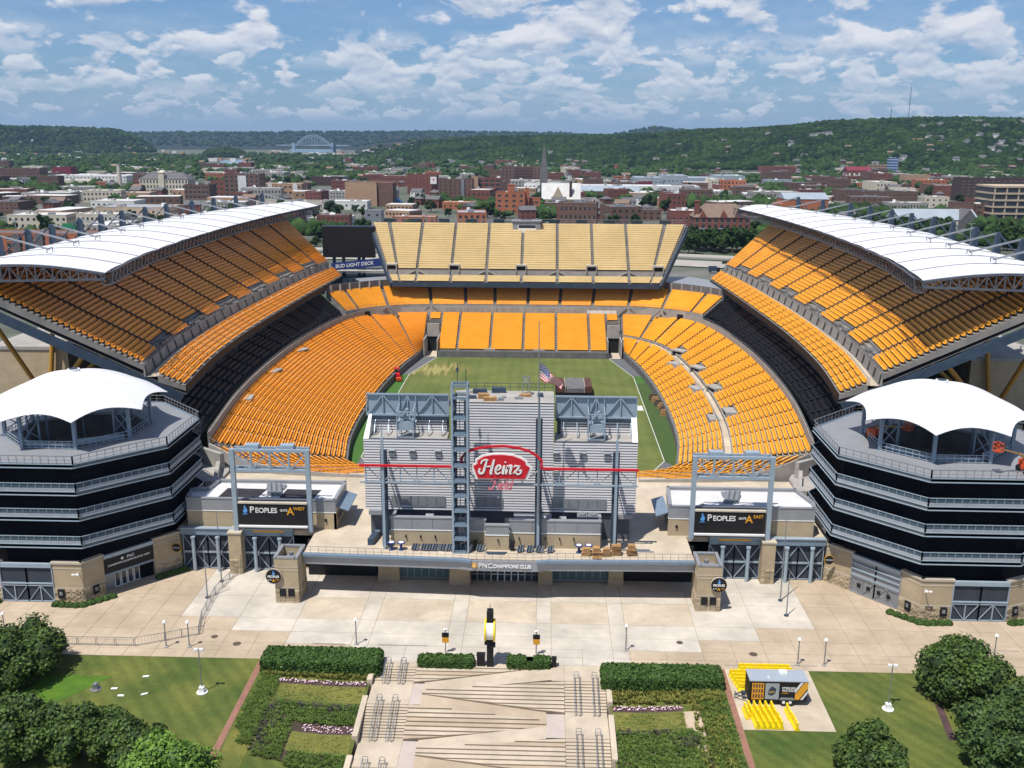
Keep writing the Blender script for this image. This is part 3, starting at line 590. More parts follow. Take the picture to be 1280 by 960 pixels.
# plaza base and its slabs
pz=flat('plaza',[(-90,101.3),(90,101.3),(90,132),(-90,132)],-.03,'joint',kind='structure')
xs=[-82,-75,-68,-61,-54,-47.5,-40.6,-33,-25.4,-17.3,-15.2,-5.7,-3.7,5.3,7.2,14.6,16.6,25.4,33,40.6,47.5,54,61,68,75,82]; ysr=[101.3,103.1,105.0,107.9,111.3,117.2,121,126]
rr=random.Random(3)
for i in range(len(xs)-1):
    for j in range(len(ysr)-1):
        xm=(xs[i]+xs[i+1])/2; ym=(ysr[j]+ysr[j+1])/2; nar=xs[i+1]-xs[i]<2.6
        if abs(xm)<26:
            m='slab_pale' if nar or j>=5 else ('slab_pale' if j==3 else ('slab_cream' if j==4 else 'slab_pale' if abs(xm)<17 else 'slab_tan'))
            if j<=1 and abs(xm)>17: m='slab_tan'
            if j==2: m='slab_pale'
        elif abs(xm)<41: m='slab_pale' if j>=4 else ('slab_pale' if j==3 and abs(xm)<33 else 'slab_tan')
        else: m='slab_tan'
        nx=1 if nar else (2 if j<2 or m=='slab_tan' else 1); 
        for k in range(nx):
            a=xs[i]+(xs[i+1]-xs[i])*k/nx; b=xs[i]+(xs[i+1]-xs[i])*(k+1)/nx; z=rr.uniform(-.004,.004); mb=MB(); e=.022; x0,x1,y0,y1=a+e,b-e,ysr[j]+e,ysr[j+1]-e
            mb.add([(x0,y0,z),(x1,y0,z),(x1,y1,z),(x0,y1,z),(x0,y0,-.03),(x1,y0,-.03),(x1,y1,-.03),(x0,y1,-.03)],[(0,1,2,3),(4,5,1,0),(5,6,2,1),(6,7,3,2),(7,4,0,3)]); obj('paving_slab',mb,m,pz)
for x,y,r in ((-34.5,106.2,.42),(-31.2,104.6,.5),(23,107.2,.42),(31.5,104.8,.5)):
    mb=MB(); mb.tube((x,y,0),(x,y,.015),r,16); obj('manhole_cover',mb,'bark',pz)
for x0,x1,y in ((-14,-8,105.02),(27.6,33,102.1),(35.5,38.5,102.3),(55,64,106.8),(-22,-18,105.0)):
    mb=MB(); mb.box(x0,x1,y,y+.16,0,.012); obj('drain_grate',mb,'step',pz)
# sloping lawns and beds
def sheet(name,x0,x1,y0,y1,off,m,parent=None,kind=None,nx=24,ny=20,edge=None):
    mb=MB()
    def F(a,b):
        yy=y0+(y1-y0)*b; xa,xb=(x0(yy) if callable(x0) else x0),(x1(yy) if callable(x1) else x1); x=xa+(xb-xa)*a; return (x,yy,g(x,yy)+off)
    mb.grid(F,nx,ny); return obj(name,mb,m,parent,kind=kind)
lawnL=sheet('lawn',-95,-13.6,58,101.28,-.02,'lawn',kind='structure',nx=60,ny=40); lawnR=sheet('lawn',13.7,95,58,101.28,-.02,'lawn',kind='structure',nx=60,ny=40)
for s,q in ((-1,lawnL),(1,lawnR)):
    xa=(lambda y,s=s:s*27.35) ; xb=(lambda y,s=s:s*26.75)
    # brick path laid in rows: base sheet plus pieces
    sheet('path',min(s*26.72,s*27.4),max(s*26.72,s*27.4),60,101.3,.0,'joint',kind='structure',nx=1,ny=30)
    mb=MB()
    for j in range(170):
        y=101.2-j*.24
        for k in range(3):
            x=s*27.07+(k-1)*.215+(.1 if j%2 else 0)-.05; z=g(x,y)+.012; mb.add([(x-.1,y-.112,z),(x+.1,y-.112,z),(x+.1,y+.112,z+.003),(x-.1,y+.112,z+.003)],[(0,1,2,3)])
    obj('brick_path',mb,'brick_path',kind='stuff')
    x1=s*26.5; x0=s*13.7; lo,hi=min(x0,x1),max(x0,x1)
    sheet('planting_bed',lo,hi,97.6 if s<0 else 94.4,100.6,.004,'bed_grass',q,nx=20,ny=6)
    sheet('planting_bed',min(s*26.5,s*24),max(s*26.5,s*24),60,100.4,.008,'bed_grass',q,nx=4,ny=30)
    yb=97.2 if s<0 else 94.1
    sheet('mulch_strip',min(s*24,s*13.9) if s<0 else 13.9,max(s*24,s*13.9) if s<0 else 21.6,yb-.55,yb+.35,.014,'mulch',q,nx=14,ny=2)
    yb2=yb-3.4
    sheet('worn_lawn',min(s*23.9,s*13.9),max(s*23.9,s*13.9),yb2+.1,yb-.56,.018,'bed_grass',q,nx=14,ny=4)
    sheet('planting_bed',min(s*23.6,s*13.9),max(s*23.6,s*13.9),84.5,yb2,.012,'soil',q,nx=14,ny=10)
    if s<0: sheet('mulch_strip',-19.5,-13.9,89.0,90.3,.03,'mulch',q,nx=8,ny=2); sheet('worn_lawn',-20.5,-13.9,86.0,89.0,.034,'bed_grass',q,nx=8,ny=4)
    else: sheet('mulch_strip',21.6,23.4,86,93.4,.03,'slab_tan',q,nx=3,ny=8)
pad=sheet('concrete_pad',27.4,37.1,89.9,101.28,.012,'slab_cream',kind='structure',nx=6,ny=6)
sheet('mulch_strip',(lambda y:47.9+(y-86)*.16),(lambda y:48.7+(y-86)*.16),89,97,.012,'mulch',lawnR,nx=2,ny=14)
sheet('bright_grass',-52,(lambda y:-50+(y-88)*.75 if y<101 else -42),86,97,.012,'lawn_bright',lawnL,nx=8,ny=10)
mb=MB()
for x,y in ((-41.5,98.2),(-43.6,94.6),(-39.6,94.4),(-37.2,97.6),(-41.1,93.4),(-38.0,94.2)): pass
for x,y,a in ((-39.4,97.1,.2),(-42.0,94.6,.1),(-40.7,93.3,0),(-38.2,93.7,.5)):
    mb=MB(); z=g(x,y); c,s_=math.cos(a)*.35,math.sin(a)*.35; mb.prism([(x-c,y-s_-.14),(x+c,y+s_-.14),(x+c,y+s_+.14),(x-c,y-s_+.14)],z-.05,z+.06); tag(obj('white_plate',mb,'white'),{-39.4:'white plate in the left lawn, the one nearest the plaza',-42.0:'white plate in the left lawn, leftmost of the four',-40.7:'white plate in the left lawn, the one lowest in view',-38.2:'white plate in the left lawn, rightmost of the four'}[x],'marker plate','white plates in the left lawn')
# ------------------------------------------------ stairs and stepped terraces
st=thing('stair_terraces','wide concrete terraces with long low steps and zigzag ramps descending between the two stair flights','terraced steps',(0,92,0))
def clip(poly,y0,y1):
    def cl(p,f,keep):
        out=[]
        for i in range(len(p)):
            a,b=p[i],p[(i+1)%len(p)]; fa,fb=keep*(a[1]-f),keep*(b[1]-f)
            if fa>=0: out.append(a)
            if (fa<0)!=(fb<0): k=fa/(fa-fb); out.append((a[0]+(b[0]-a[0])*k,a[1]+(b[1]-a[1])*k))
        return out
    p=cl(poly,y0,1); return cl(p,y1,-1) if len(p)>2 else []
def wedge(poly,ytop,ztop,ybot,zbot,n):
    h=(ytop-ybot)/n
    for i in range(n):
        z=ztop+(zbot-ztop)*i/n; p=clip(poly,ybot+h*(n-1-i),ybot+h*(n-i))
        if len(p)<3: continue
        mb=MB(); mb.prism(p,-7,z); 
        for k in range(len(mb.f)): mb.m[k]=0 if k==1 else 1
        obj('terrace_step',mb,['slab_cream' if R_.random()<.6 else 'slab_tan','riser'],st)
def quad3(pts,m,nm='ramp'):
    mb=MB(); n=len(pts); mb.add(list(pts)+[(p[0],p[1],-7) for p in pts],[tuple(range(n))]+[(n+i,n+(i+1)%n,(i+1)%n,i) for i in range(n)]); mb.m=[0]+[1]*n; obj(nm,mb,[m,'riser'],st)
def rampq(xa,ya0,ya1,za,xb,yb0,yb1,zb,m): 
    n=3
    for i in range(n):
        f0,f1=i/n,(i+1)/n; L_=lambda a,b,f:a+(b-a)*f
        quad3([(L_(xa,xb,f0),L_(ya0,yb0,f0),L_(za,zb,f0)),(L_(xa,xb,f1),L_(yb0*0+ya0,yb0,f1),L_(za,zb,f1)),(L_(xa,xb,f1),L_(ya1,yb1,f1),L_(za,zb,f1)),(L_(xa,xb,f0),L_(ya1,yb1,f0),L_(za,zb,f0))],m)
def land(x0,x1,y0,y1,z,m='slab_pink'): quad3([(x0,y0,z),(x1,y0,z),(x1,y1,z),(x0,y1,z)],m,'landing')
E=8.62
wedge([(-E,97.9),(7.2,100.95),(-E,100.95)],100.95,0,97.9,-.62,5)
land(7.2,E,97.95,101.3,-.004,'slab_cream'); land(-E,7.2,100.95,101.3,-.003,'slab_cream')
rampq(-7.4,96.2,98.13,-.72,7.2,98.14,100.93,-.01,'slab_cream'); land(-E,-7.4,93.7,97.9,-.73)
wedge([(E,93.4),(E,97.95),(-7.4,96.2),(-7.4,95.7)],97.95,-.06,93.4,-1.22,8)
rampq(-7.4,93.5,95.7,-.73,6.6,91.9,93.7,-1.33,'slab_tan'); land(6.6,E,89.1,93.4,-1.335)
wedge([(-E,93.72),(6.6,91.9),(6.6,91.1),(-E,89.1)],93.72,-.74,89.1,-2.05,8)
rampq(-7.0,87.4,89.3,-2.16,6.6,88.9,91.1,-1.335,'slab_cream'); land(-E,-7.0,84.5,89.1,-2.17)
wedge([(E,84.5),(E,89.1),(-7.0,87.4),(-7.0,86.6)],89.1,-1.4,84.5,-2.6,8)
rampq(-7.0,84.3,86.6,-2.17,6.6,82.6,84.8,-2.65,'slab_tan'); land(6.6,E,79,84.5,-2.655)
wedge([(-E,84.48),(6.6,82.6),(6.6,82.0),(-E,79.5)],84.48,-2.17,79.5,-3.4,8)
rampq(-E,74,79.5,-3.4,6.6,74,82.0,-2.7,'slab_cream')
for x,y,z in ((-6.5,94.2,-.76),(-5.8,85.5,-2.19),(5.8,100,-.0),(6.8,91.2,-1.34)):
    pass
def flight(x0,x1,segs,mir):
    t=thing('stairs',f'concrete stairs with paired steel rails, {"left" if mir else "right"} edge of the terraces','stairs',((x0+x1)/2,92,0),group='stair flights beside the terraces')
    for k,(ya,za,yb,zb,n) in enumerate(segs):
        if n==0: mb=MB(); mb.box(x0,x1,yb,ya,-7,za); obj('landing',mb,'slab_cream',t); continue
        for i in range(n):
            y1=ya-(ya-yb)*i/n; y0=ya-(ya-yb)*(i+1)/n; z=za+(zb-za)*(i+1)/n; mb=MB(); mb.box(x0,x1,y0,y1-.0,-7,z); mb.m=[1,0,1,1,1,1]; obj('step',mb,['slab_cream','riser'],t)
            if 1: mb=MB(); mb.box(x0+.01,x1-.01,y0+.002,y0+.045,z-.005,z+.004); 
        for f in (.3,.68) if mir else (.3,.74):
            xm=x0+(x1-x0)*f; mb=MB()
            for dx in (-.28,.28):
                a=Vector((xm+dx,ya+.45,za+.78));b=Vector((xm+dx,yb-.35,zb+.78)); mb.tube(a,b,.035,6); mb.tube(a-Vector((0,0,.35)),b-Vector((0,0,.35)),.02,6)
                for q in (0,.33,.66,1): p=a.lerp(b,q); mb.tube(p-Vector((0,0,.95)),p,.035,6)
            for e_ in (Vector((xm,ya+.45,za+.9)),Vector((xm,yb-.35,zb+.9))): mb.tube(e_-Vector((.28,0,0)),e_+Vector((.28,0,0)),.035,6); mb.tube(e_-Vector((.28,0,.4)),e_+Vector((.28,0,-.4)),.03,6)
            obj('handrail',mb,'galv',t)
    return t
flight(-13.3,-E-.02,[(101.28,0,100.3,0,0),(100.3,0,97.9,-.72,6),(97.9,-.73,93.7,-.73,0),(93.7,-.73,89.15,-2.16,12),(89.15,-2.17,84.6,-2.17,0),(84.6,-2.17,80,-3.6,12)],1)
flight(E+.02,13.3,[(101.28,0,98.0,0,0),(98.0,0,93.4,-1.32,11),(93.4,-1.33,89.1,-1.33,0),(89.1,-1.33,84.5,-2.65,11),(84.5,-2.66,80,-2.66,0)],0)
for mir,L_ in ((1,((-13.35,100.4,97.4),(-13.35,97.4,97.39),(-13.35,94.9,88.4),(-13.35,85.8,80))),(0,((13.35,98.1,94.6),(13.35,92.7,86.0)))):
    s=-1 if mir else 1
    for x,ya,yb in L_:
        if ya-yb<.1: continue
        mb=MB(); x1=x+s*.6; mb.prism([(x,yb),(x1,yb),(x1,ya),(x,ya)],-7,[g(x,yb)+.45,g(x,yb)+.45,g(x,ya)+.35,g(x,ya)+.35]); tag(obj('retaining_wall',mb,'slab_cream'),f'low pale retaining wall between the {"left" if mir else "right"} stairs and the planting bed','retaining wall','low walls edging the planting beds')
mb=MB(); mb.box(-13.6,-13.3,80,101.2,-7,-1) 
# ------------------------------------------------ club building with terrace
cb=thing('club_building','low entrance hall under a tan terrace, with white lettering on its grey fascia','building',(0,122,0))
TZ=6.0
mb=MB(); mb.prism([(-26.1,118.0),(-9,117.35),(9,117.2),(26.1,117.7),(26.1,150),(-26.1,150)],5.3,TZ); mb.prism([(-46,125.6),(-26.15,125.6),(-26.15,149),(-46,149)],5.3,TZ-.002); mb.prism([(26.15,125.9),(46,125.9),(46,149),(26.15,149)],5.3,TZ-.002)
obj('terrace_floor',mb,'slab_cream',cb,kind='stuff')
fp=[(-26.1,117.9),(-14,117.45),(-5,117.1),(-3.4,116.7),(5.2,116.7),(6.8,117.05),(14,117.3),(26.1,117.6)]
for i in range(len(fp)-1):
    (xa,ya),(xb,yb)=fp[i],fp[i+1]; mb=MB(); mb.prism([(xa,ya),(xb,yb),(xb,yb+.4),(xa,ya+.4)],4.55,5.75 if i not in(3,) else 5.95); obj('fascia_panel',mb,'grey_metal',cb)
    if i!=3: mb=MB(); mb.prism([(xa,ya-.35),(xb,yb-.35),(xb,yb+.3),(xa,ya+.3)],5.75,6.1); obj('fascia_gutter',mb,'steel',cb)
fpr=Ruled([((a,b,6.1),(a,b+1,6.1)) for a,b in fp],smooth=False)
mb=rail_strip(fpr,0.1,6.0,1.05,step=1.05,th=.035); obj('balustrade',mb,'steel_dark',cb)
text('PNC',.95,'white_paint',cb,(-2.45,116.62,5.3),(1,0,0),(0,0,1),ext=.04,align='LEFT'); text('CHAMPIONS CLUB',.64,'white_paint',cb,(-.55,116.62,5.26),(1,0,0),(0,0,1),ext=.05,off=.02,space=.92,align='LEFT')
mb=MB(); mb.tube((-3.0,116.68,5.32),(-3.0,116.56,5.32),.36,14); obj('round_logo',mb,'gold',cb); mb=MB(); mb.tube((-3.0,116.57,5.32),(-3.0,116.53,5.32),.2,3); obj('logo_mark',mb,'white_paint',cb)
for x0,x1,y in ((-16.8,-13.9,122.4),(-6.8,-4.0,121.6),(5.5,7.4,122.2),(15.2,17.2,122.4)):
    mb=MB(); mb.box(x0,x1,y,125,0,5.3); mb.box(x0-.06,x1+.06,y-.06,125,0,1.1); obj('stone_pier',mb,'stone',cb)
for x0,x1 in ((-13.9,-6.8),(7.4,15.2)):
    n=7
    for k in range(n):
        a=x0+(x1-x0)*k/n; b=x0+(x1-x0)*(k+1)/n; mb=MB(); mb.box(a+.04,b-.04,123.2,123.25,.4,3.2); obj('window_pane',mb,'glass_teal',cb); mb=MB(); mb.box(a-.04,a+.04,123.15,123.3,.2,5); mb.box(a,b,123.15,123.3,3.2,3.3); mb.box(a,b,123.15,123.3,.2,.4); obj('window_frame',mb,'grey_metal',cb)
    mb=MB(); mb.box(x0,x1,123.2,123.3,3.3,5.3); obj('upper_glass',mb,'glass_teal',cb)
for k in range(10):
    a=-4.0+.95*k; mb=MB(); mb.box(a+.08,a+.88,123.2,123.26,.12,2.5); d_=obj('glass_door',mb,'glass_dark',cb); mb=MB()
    for q in ((a,a+.08,.0,3.6),(a+.88,a+.95,.0,3.6),(a,a+.95,2.5,2.62),(a,a+.95,1.0,1.08)): mb.box(q[0],q[1],123.12,123.2,q[2],q[3])
    obj('door_frame',mb,'white' if 2<k<8 else 'grey_metal',d_)
mb=MB(); mb.box(-27,27,124,124.4,0,5.3); mb.box(-4,5.5,123.3,123.4,2.6,5.3); obj('dark_back_wall',mb,'black',cb,kind='stuff')
# low plant-room wall on the terrace
def pw(x0,x1,y,zt,zs):
    mb=MB(); mb.box(x0,x1,y,y+.5,TZ-.1,zs); obj('stone_wall',mb,'stone',cb); mb=MB(); mb.box(x0-.05,x1+.05,y-.06,y+.55,zs,zs+.14); obj('wall_coping',mb,'white',cb)
    n=max(1,int((x1-x0)/2.8))
    for k in range(n):
        a=x0+(x1-x0)*k/n; b=x0+(x1-x0)*(k+1)/n; mb=MB(); mb.box(a+.02,b-.02,y-.02,y+.4,zs+.14,zt); obj('parapet_panel',mb,'grey_metal',cb)
    mb=MB(); mb.box(x0-.08,x1+.08,y-.1,y+.6,zt,zt+.15); obj('parapet_cap',mb,'grey_metal',cb)
pw(-14.6,-6.1,121,10.1,8.3); pw(-3.8,-1.75,121.1,9.9,8.2); pw(-1.7,1.45,120.2,9.5,8.1); pw(1.5,13.8,121.1,9.9,8.1)
for x in (-14.5,13.75):
    mb=MB(); mb.box(x-.25,x+.25,121.6,126.5,TZ,9.9); obj('side_wall',mb,'grey_metal',cb)
mb=MB(); mb.box(-14.3,13.6,121.6,127,TZ+.01,TZ+.03); obj('plant_floor',mb,'concrete_dark',cb)
for x in (-10.6,-8.6,-5.1,2.8,6.4,8.3,10.2,0,-12.6):
    mb=MB(); y=120.15 if -1.7<x<1.45 else 121.0; mb.box(x-.08,x+.08,y-.22,y,7.3,7.65); obj('wall_lamp',mb,'black',cb)
mb=MB(); mb.tube((-2.6,118.6,0),(-2.6,118.62,0),.1,4)
mb=MB(); mb.prism([(-1.3,118.7),(.9,118.7),(1.3,119.5),(-1.7,119.5)],TZ,TZ+.1); tag(obj('floor_hatch',mb,'steel_dark'),'dark trapezoid hatch lying on the terrace behind the lettered fascia','hatch')
for x in (-3.05,1.95):
    mb=MB(); mb.box(x-.28,x+.28,119.9,120.4,TZ,TZ+1.2); mb.box(x-.31,x+.31,119.86,120.44,TZ+1.2,TZ+1.3); tag(obj('bin',mb,'black'),('black waste bin left' if x<0 else 'black waste bin right')+' of the projecting middle block on the terrace','bin','terrace bins')
# machinery behind the low wall
for x,y,r,l,nm in ((4.6,123.6,.8,5.2,'silver horizontal tank'),(-9.6,123.4,.6,1.1,'small round vent'),(8.7,123.4,.55,1.0,'small round vent')):
    mb=MB(); mb.tube((x-l/2,y,9.2),(x+l/2,y,9.2),r,14); 
    for q in (-.3,.3): mb.box(x+l*q-.1,x+l*q+.1,y-.3,y+.3,TZ,9)
    tag(obj('tank' if l>2 else 'vent_pipe',mb,'galv'),nm+' behind the terrace wall '+('right of the middle block' if l>2 else 'near its left end' if x<0 else 'right of the tank'),'tank' if l>2 else 'vent')
for x in (11.4,12.9):
    mb=MB(); mb.box(x-.7,x+.7,122.4,124.4,TZ,10); mb.tube((x,123.4,10),(x,123.4,10.25),.5,12); tag(obj('air_conditioner',mb,'galv'),'grey rooftop air unit near the right end of the terrace wall, '+('left one' if x<12 else 'right one')+' of two','air unit','air units behind the terrace wall')
# clutter on the terrace
def terr(proto,pts,labels):
    for i,(x,y,a) in enumerate(pts):
        o=proto if i==0 else copy_tree(proto); o.location=(x,y,TZ); o.rotation_euler=(0,0,a)
        if labels: o['label']=labels[i] if isinstance(labels,list) else labels
tb=thing('drinks_table','','table',group='blue topped tables on the terrace'); mb=MB(); mb.tube((0,0,0),(0,0,.06),.4,12); mb.tube((0,0,.06),(0,0,1.0),.22,10,.12); obj('pedestal',mb,'barrel_blue',tb,local=True); mb=MB(); mb.tube((0,0,1.0),(0,0,1.1),.55,14); obj('table_top',mb,'barrel_blue',tb,local=True); mb=MB(); mb.tube((0,0,1.1),(0,0,1.12),.36,14); obj('top_disc',mb,'white_paint',tb,local=True)
terr(tb,[(-14.4,119.75,0),(-13.1,119.75,0),(10.9,119.9,0),(12.2,119.95,0)],['round blue table at the left end of the terrace wall, outer of a pair','round blue table at the left end of the terrace wall, inner of a pair','round blue table beside the wooden pallets, left of a pair','round blue table beside the wooden pallets, right of a pair'])
ch=thing('stacked_chairs','pile of dark folded chairs at the foot of the terrace wall','chair stack',group='dark chair piles along the terrace wall')
for k in range(7):
    mb=MB(); q=k*.12; mb.beam((-.35+q,-.35,.1),(-.1+q,-.1,.95),.07,.5); mb.beam((-.35+q,.3,.05),(-.05+q,.1,.8),.06); mb.beam((.0+q,-.3,.05),(-.25+q,0,.6),.06); obj('chair_frame',mb,'steel_dark' if k%3 else 'grey_metal',ch,local=True)
ORD=['first','second','third','fourth','fifth','sixth','seventh','eighth','ninth','tenth','eleventh','twelfth','thirteenth','fourteenth']
terr(ch,[(x,119.85,R_.uniform(-.4,.4)) for x in (-11.2,-9.9,-9.2,-8.4,-7.3,-6.6,-5.9,-4.9,-4.2,-2.45,2.9,4.2,5.6,6.9)],[ORD[i]+' pile of dark folded chairs from the left along the terrace wall' for i in range(10)]+[ORD[i]+' chair pile right of the projecting middle block on the terrace' for i in range(4)])
pal=thing('pallet','','pallet',group='wooden pallets stacked on the terrace')
for k in range(6): mb=MB(); mb.box(-.6+k*.21,-.6+k*.21+.15,-.5,.5,.12,.145); obj('board',mb,'wood',pal,local=True)
for y in (-.45,0,.36): mb=MB(); mb.box(-.6,.6,y,y+.09,0,.12); obj('bearer',mb,'wood',pal,local=True)
pp=[]; 
for (x,y,n) in ((11.9,119.2,3),(13.2,119.1,4),(14.6,119.15,3),(15.9,119.5,9),(17.9,119.4,6),(13.3,118.3,1)): pp+=[(x+R_.uniform(-.08,.08),y+R_.uniform(-.08,.08),k*.155,R_.uniform(-.2,.2)) for k in range(n)]
PLB=[f"{'topmost' if k==n_-1 else 'bottom' if k==0 else ORD[k]+' from the bottom'} wooden pallet of the {nm} stack on the terrace" for nm,n_ in (('leftmost',3),('second',4),('third',4-1),('tallest',9),('rightmost',6)) for k in range(n_)]+['single wooden pallet lying in front of the pallet stacks']
for i,(x,y,z,a) in enumerate(pp):
    o=pal if i==0 else copy_tree(pal); o.location=(x,y,TZ+z); o.rotation_euler=(0,0,a); o['label']=PLB[i]
for i,(x,y) in enumerate(((11.9,119.2),(13.2,119.1),(14.6,119.15),(17.9,119.4))):
    z=TZ+[3,4,3,6][i]*.155; mb=MB(); mb.box(x-.45,x+.45,y-.4,y+.4,z,z+.5); mb.box(x-.47,x+.47,y-.42,y+.42,z+.5,z+.56); tag(obj('crate',mb,'wood'),['brown crate on the leftmost pallet stack','brown crate on the second pallet stack from the left','brown crate on the third pallet stack from the left','brown crate on the rightmost pallet stack'][i],'crate','crates on the pallet stacks')
mb=MB(); mb.box(16.4,20.5,120.7,120.95,TZ,TZ+.2); mb.box(18,21,120.3,120.5,TZ,TZ+.15); tag(obj('steel_beams',mb,'galv',kind='stuff'),'loose grey steel lengths lying on the terrace right of the board','steel')
mb=MB(); mb.prism([(-17.9,121.0),(-17.1,121.0),(-16.7,123.6),(-17.6,123.9)],TZ,TZ+.9); mb.tube((-17.4,124.2,TZ+.5),(-16.7,124.2,TZ+.5),.5,12); tag(obj('generator',mb,'steel_dark'),'dark covered machine beside the left leg of the big board','machine')
# ------------------------------------------------ back of the big scoreboard
sb=thing('scoreboard','back of the huge scoreboard in ribbed silver metal with the red sign and steel truss','scoreboard',(0,123,TZ))
def slats(x0,x1,z0,z1,y,p=.37):
    n=int((z1-z0)/p); h=(z1-z0)/n
    for k in range(n):
        z=z0+k*h; mb=MB(); mb.box(x0,x1,y-.085,y-.03,z,z+h*.60); obj('siding_slat',mb,'siding',sb)
WY=124.2
for x0,x1,z0,z1 in ((-18.6,-6.1,10.1,20.3),(7.35,18.7,10.1,20.2),(-6.1,7.3,10.1,25.6)):
    slats(x0,x1,z0,z1,WY-.02); mb=MB(); mb.box(x0,x1,WY,WY+.3,z0,z1); obj('backing_wall',mb,'siding_back',sb)
mb=MB(); mb.box(-18.2,18.3,WY+.4,WY+6,9.6,10.0); mb.box(-18,18,WY+.3,WY+6,TZ,9.6) ; obj('base_block',mb,'siding_back',sb,kind='stuff')
mb=MB(); mb.box(-18.1,-15.8,123.6,126,9.4,10.05); mb.box(15.6,18.2,123.6,126,9.4,10.05); obj('lower_edge',mb,'grey_metal',sb,kind='stuff')
for x0,x1,z0,z1,n in ((-15,-7.45,10.75,12.15,6),(-3.2,.5,10.7,12.1,3),(7.1,14.7,10.7,12.1,6)):
    for k in range(n):
        a=x0+(x1-x0)*k/n; mb=MB(); mb.box(a+.03,a+(x1-x0)/n-.03,WY-.24,WY-.14,z0,z1); obj('louvre_panel',mb,'galv',sb)
for x in (-14.7,-11.9,-8.4,7.7,11.3,14.6):
    mb=MB(); mb.box(x-.42,x+.42,WY-.34,WY-.1,18.0,18.8); mb.add([(x-.45,WY-.5,18.75),(x+.45,WY-.5,18.75),(x+.45,WY-.1,18.95),(x-.45,WY-.1,18.95)],[(0,1,2,3)]); obj('vent_hood',mb,'galv',sb)
# roof of the centre part and of the sides
mb=MB(); mb.box(-6.1,7.3,WY,130.5,25.3,25.62); obj('roof',mb,'concrete',sb)
for k in range(16):
    x=-5.5+R_.random()*11.5; y=125+R_.random()*4.8; s_=R_.uniform(.3,1.0); mb=MB(); mb.prism([(x-s_,y-.4),(x+s_,y-.3),(x+s_*.8,y+.5),(x-s_,y+.35)],25.62,25.62+R_.uniform(.15,.7)); obj('roof_unit',mb,['galv','wood','steel_dark','concrete'][k%4],sb)
mb=MB()
for x in (3.0,3.9):
    for y in (128,129.4): mb.beam((x,y,25.6),(x,y,28),.1)
mb.beam((3,128,27),(3.9,129.4,28),.08); mb.beam((3.9,128,27),(3,129.4,28),.08); mb.beam((3,128,28),(3.9,128,28),.1); mb.beam((3,129.4,28),(3.9,129.4,28),.1); obj('roof_mast_frame',mb,'galv',sb,kind='stuff')
mb=MB()
for k in range(12):
    x=-6+k*1.2; mb.beam((x,130.4,25.6),(x,130.4,26.7),.05)
mb.beam((-6,130.4,26.7),(7.3,130.4,26.7),.06); mb.beam((-6,130.4,26.2),(7.3,130.4,26.2),.05); obj('roof_rail',mb,'steel_dark',sb,kind='stuff')
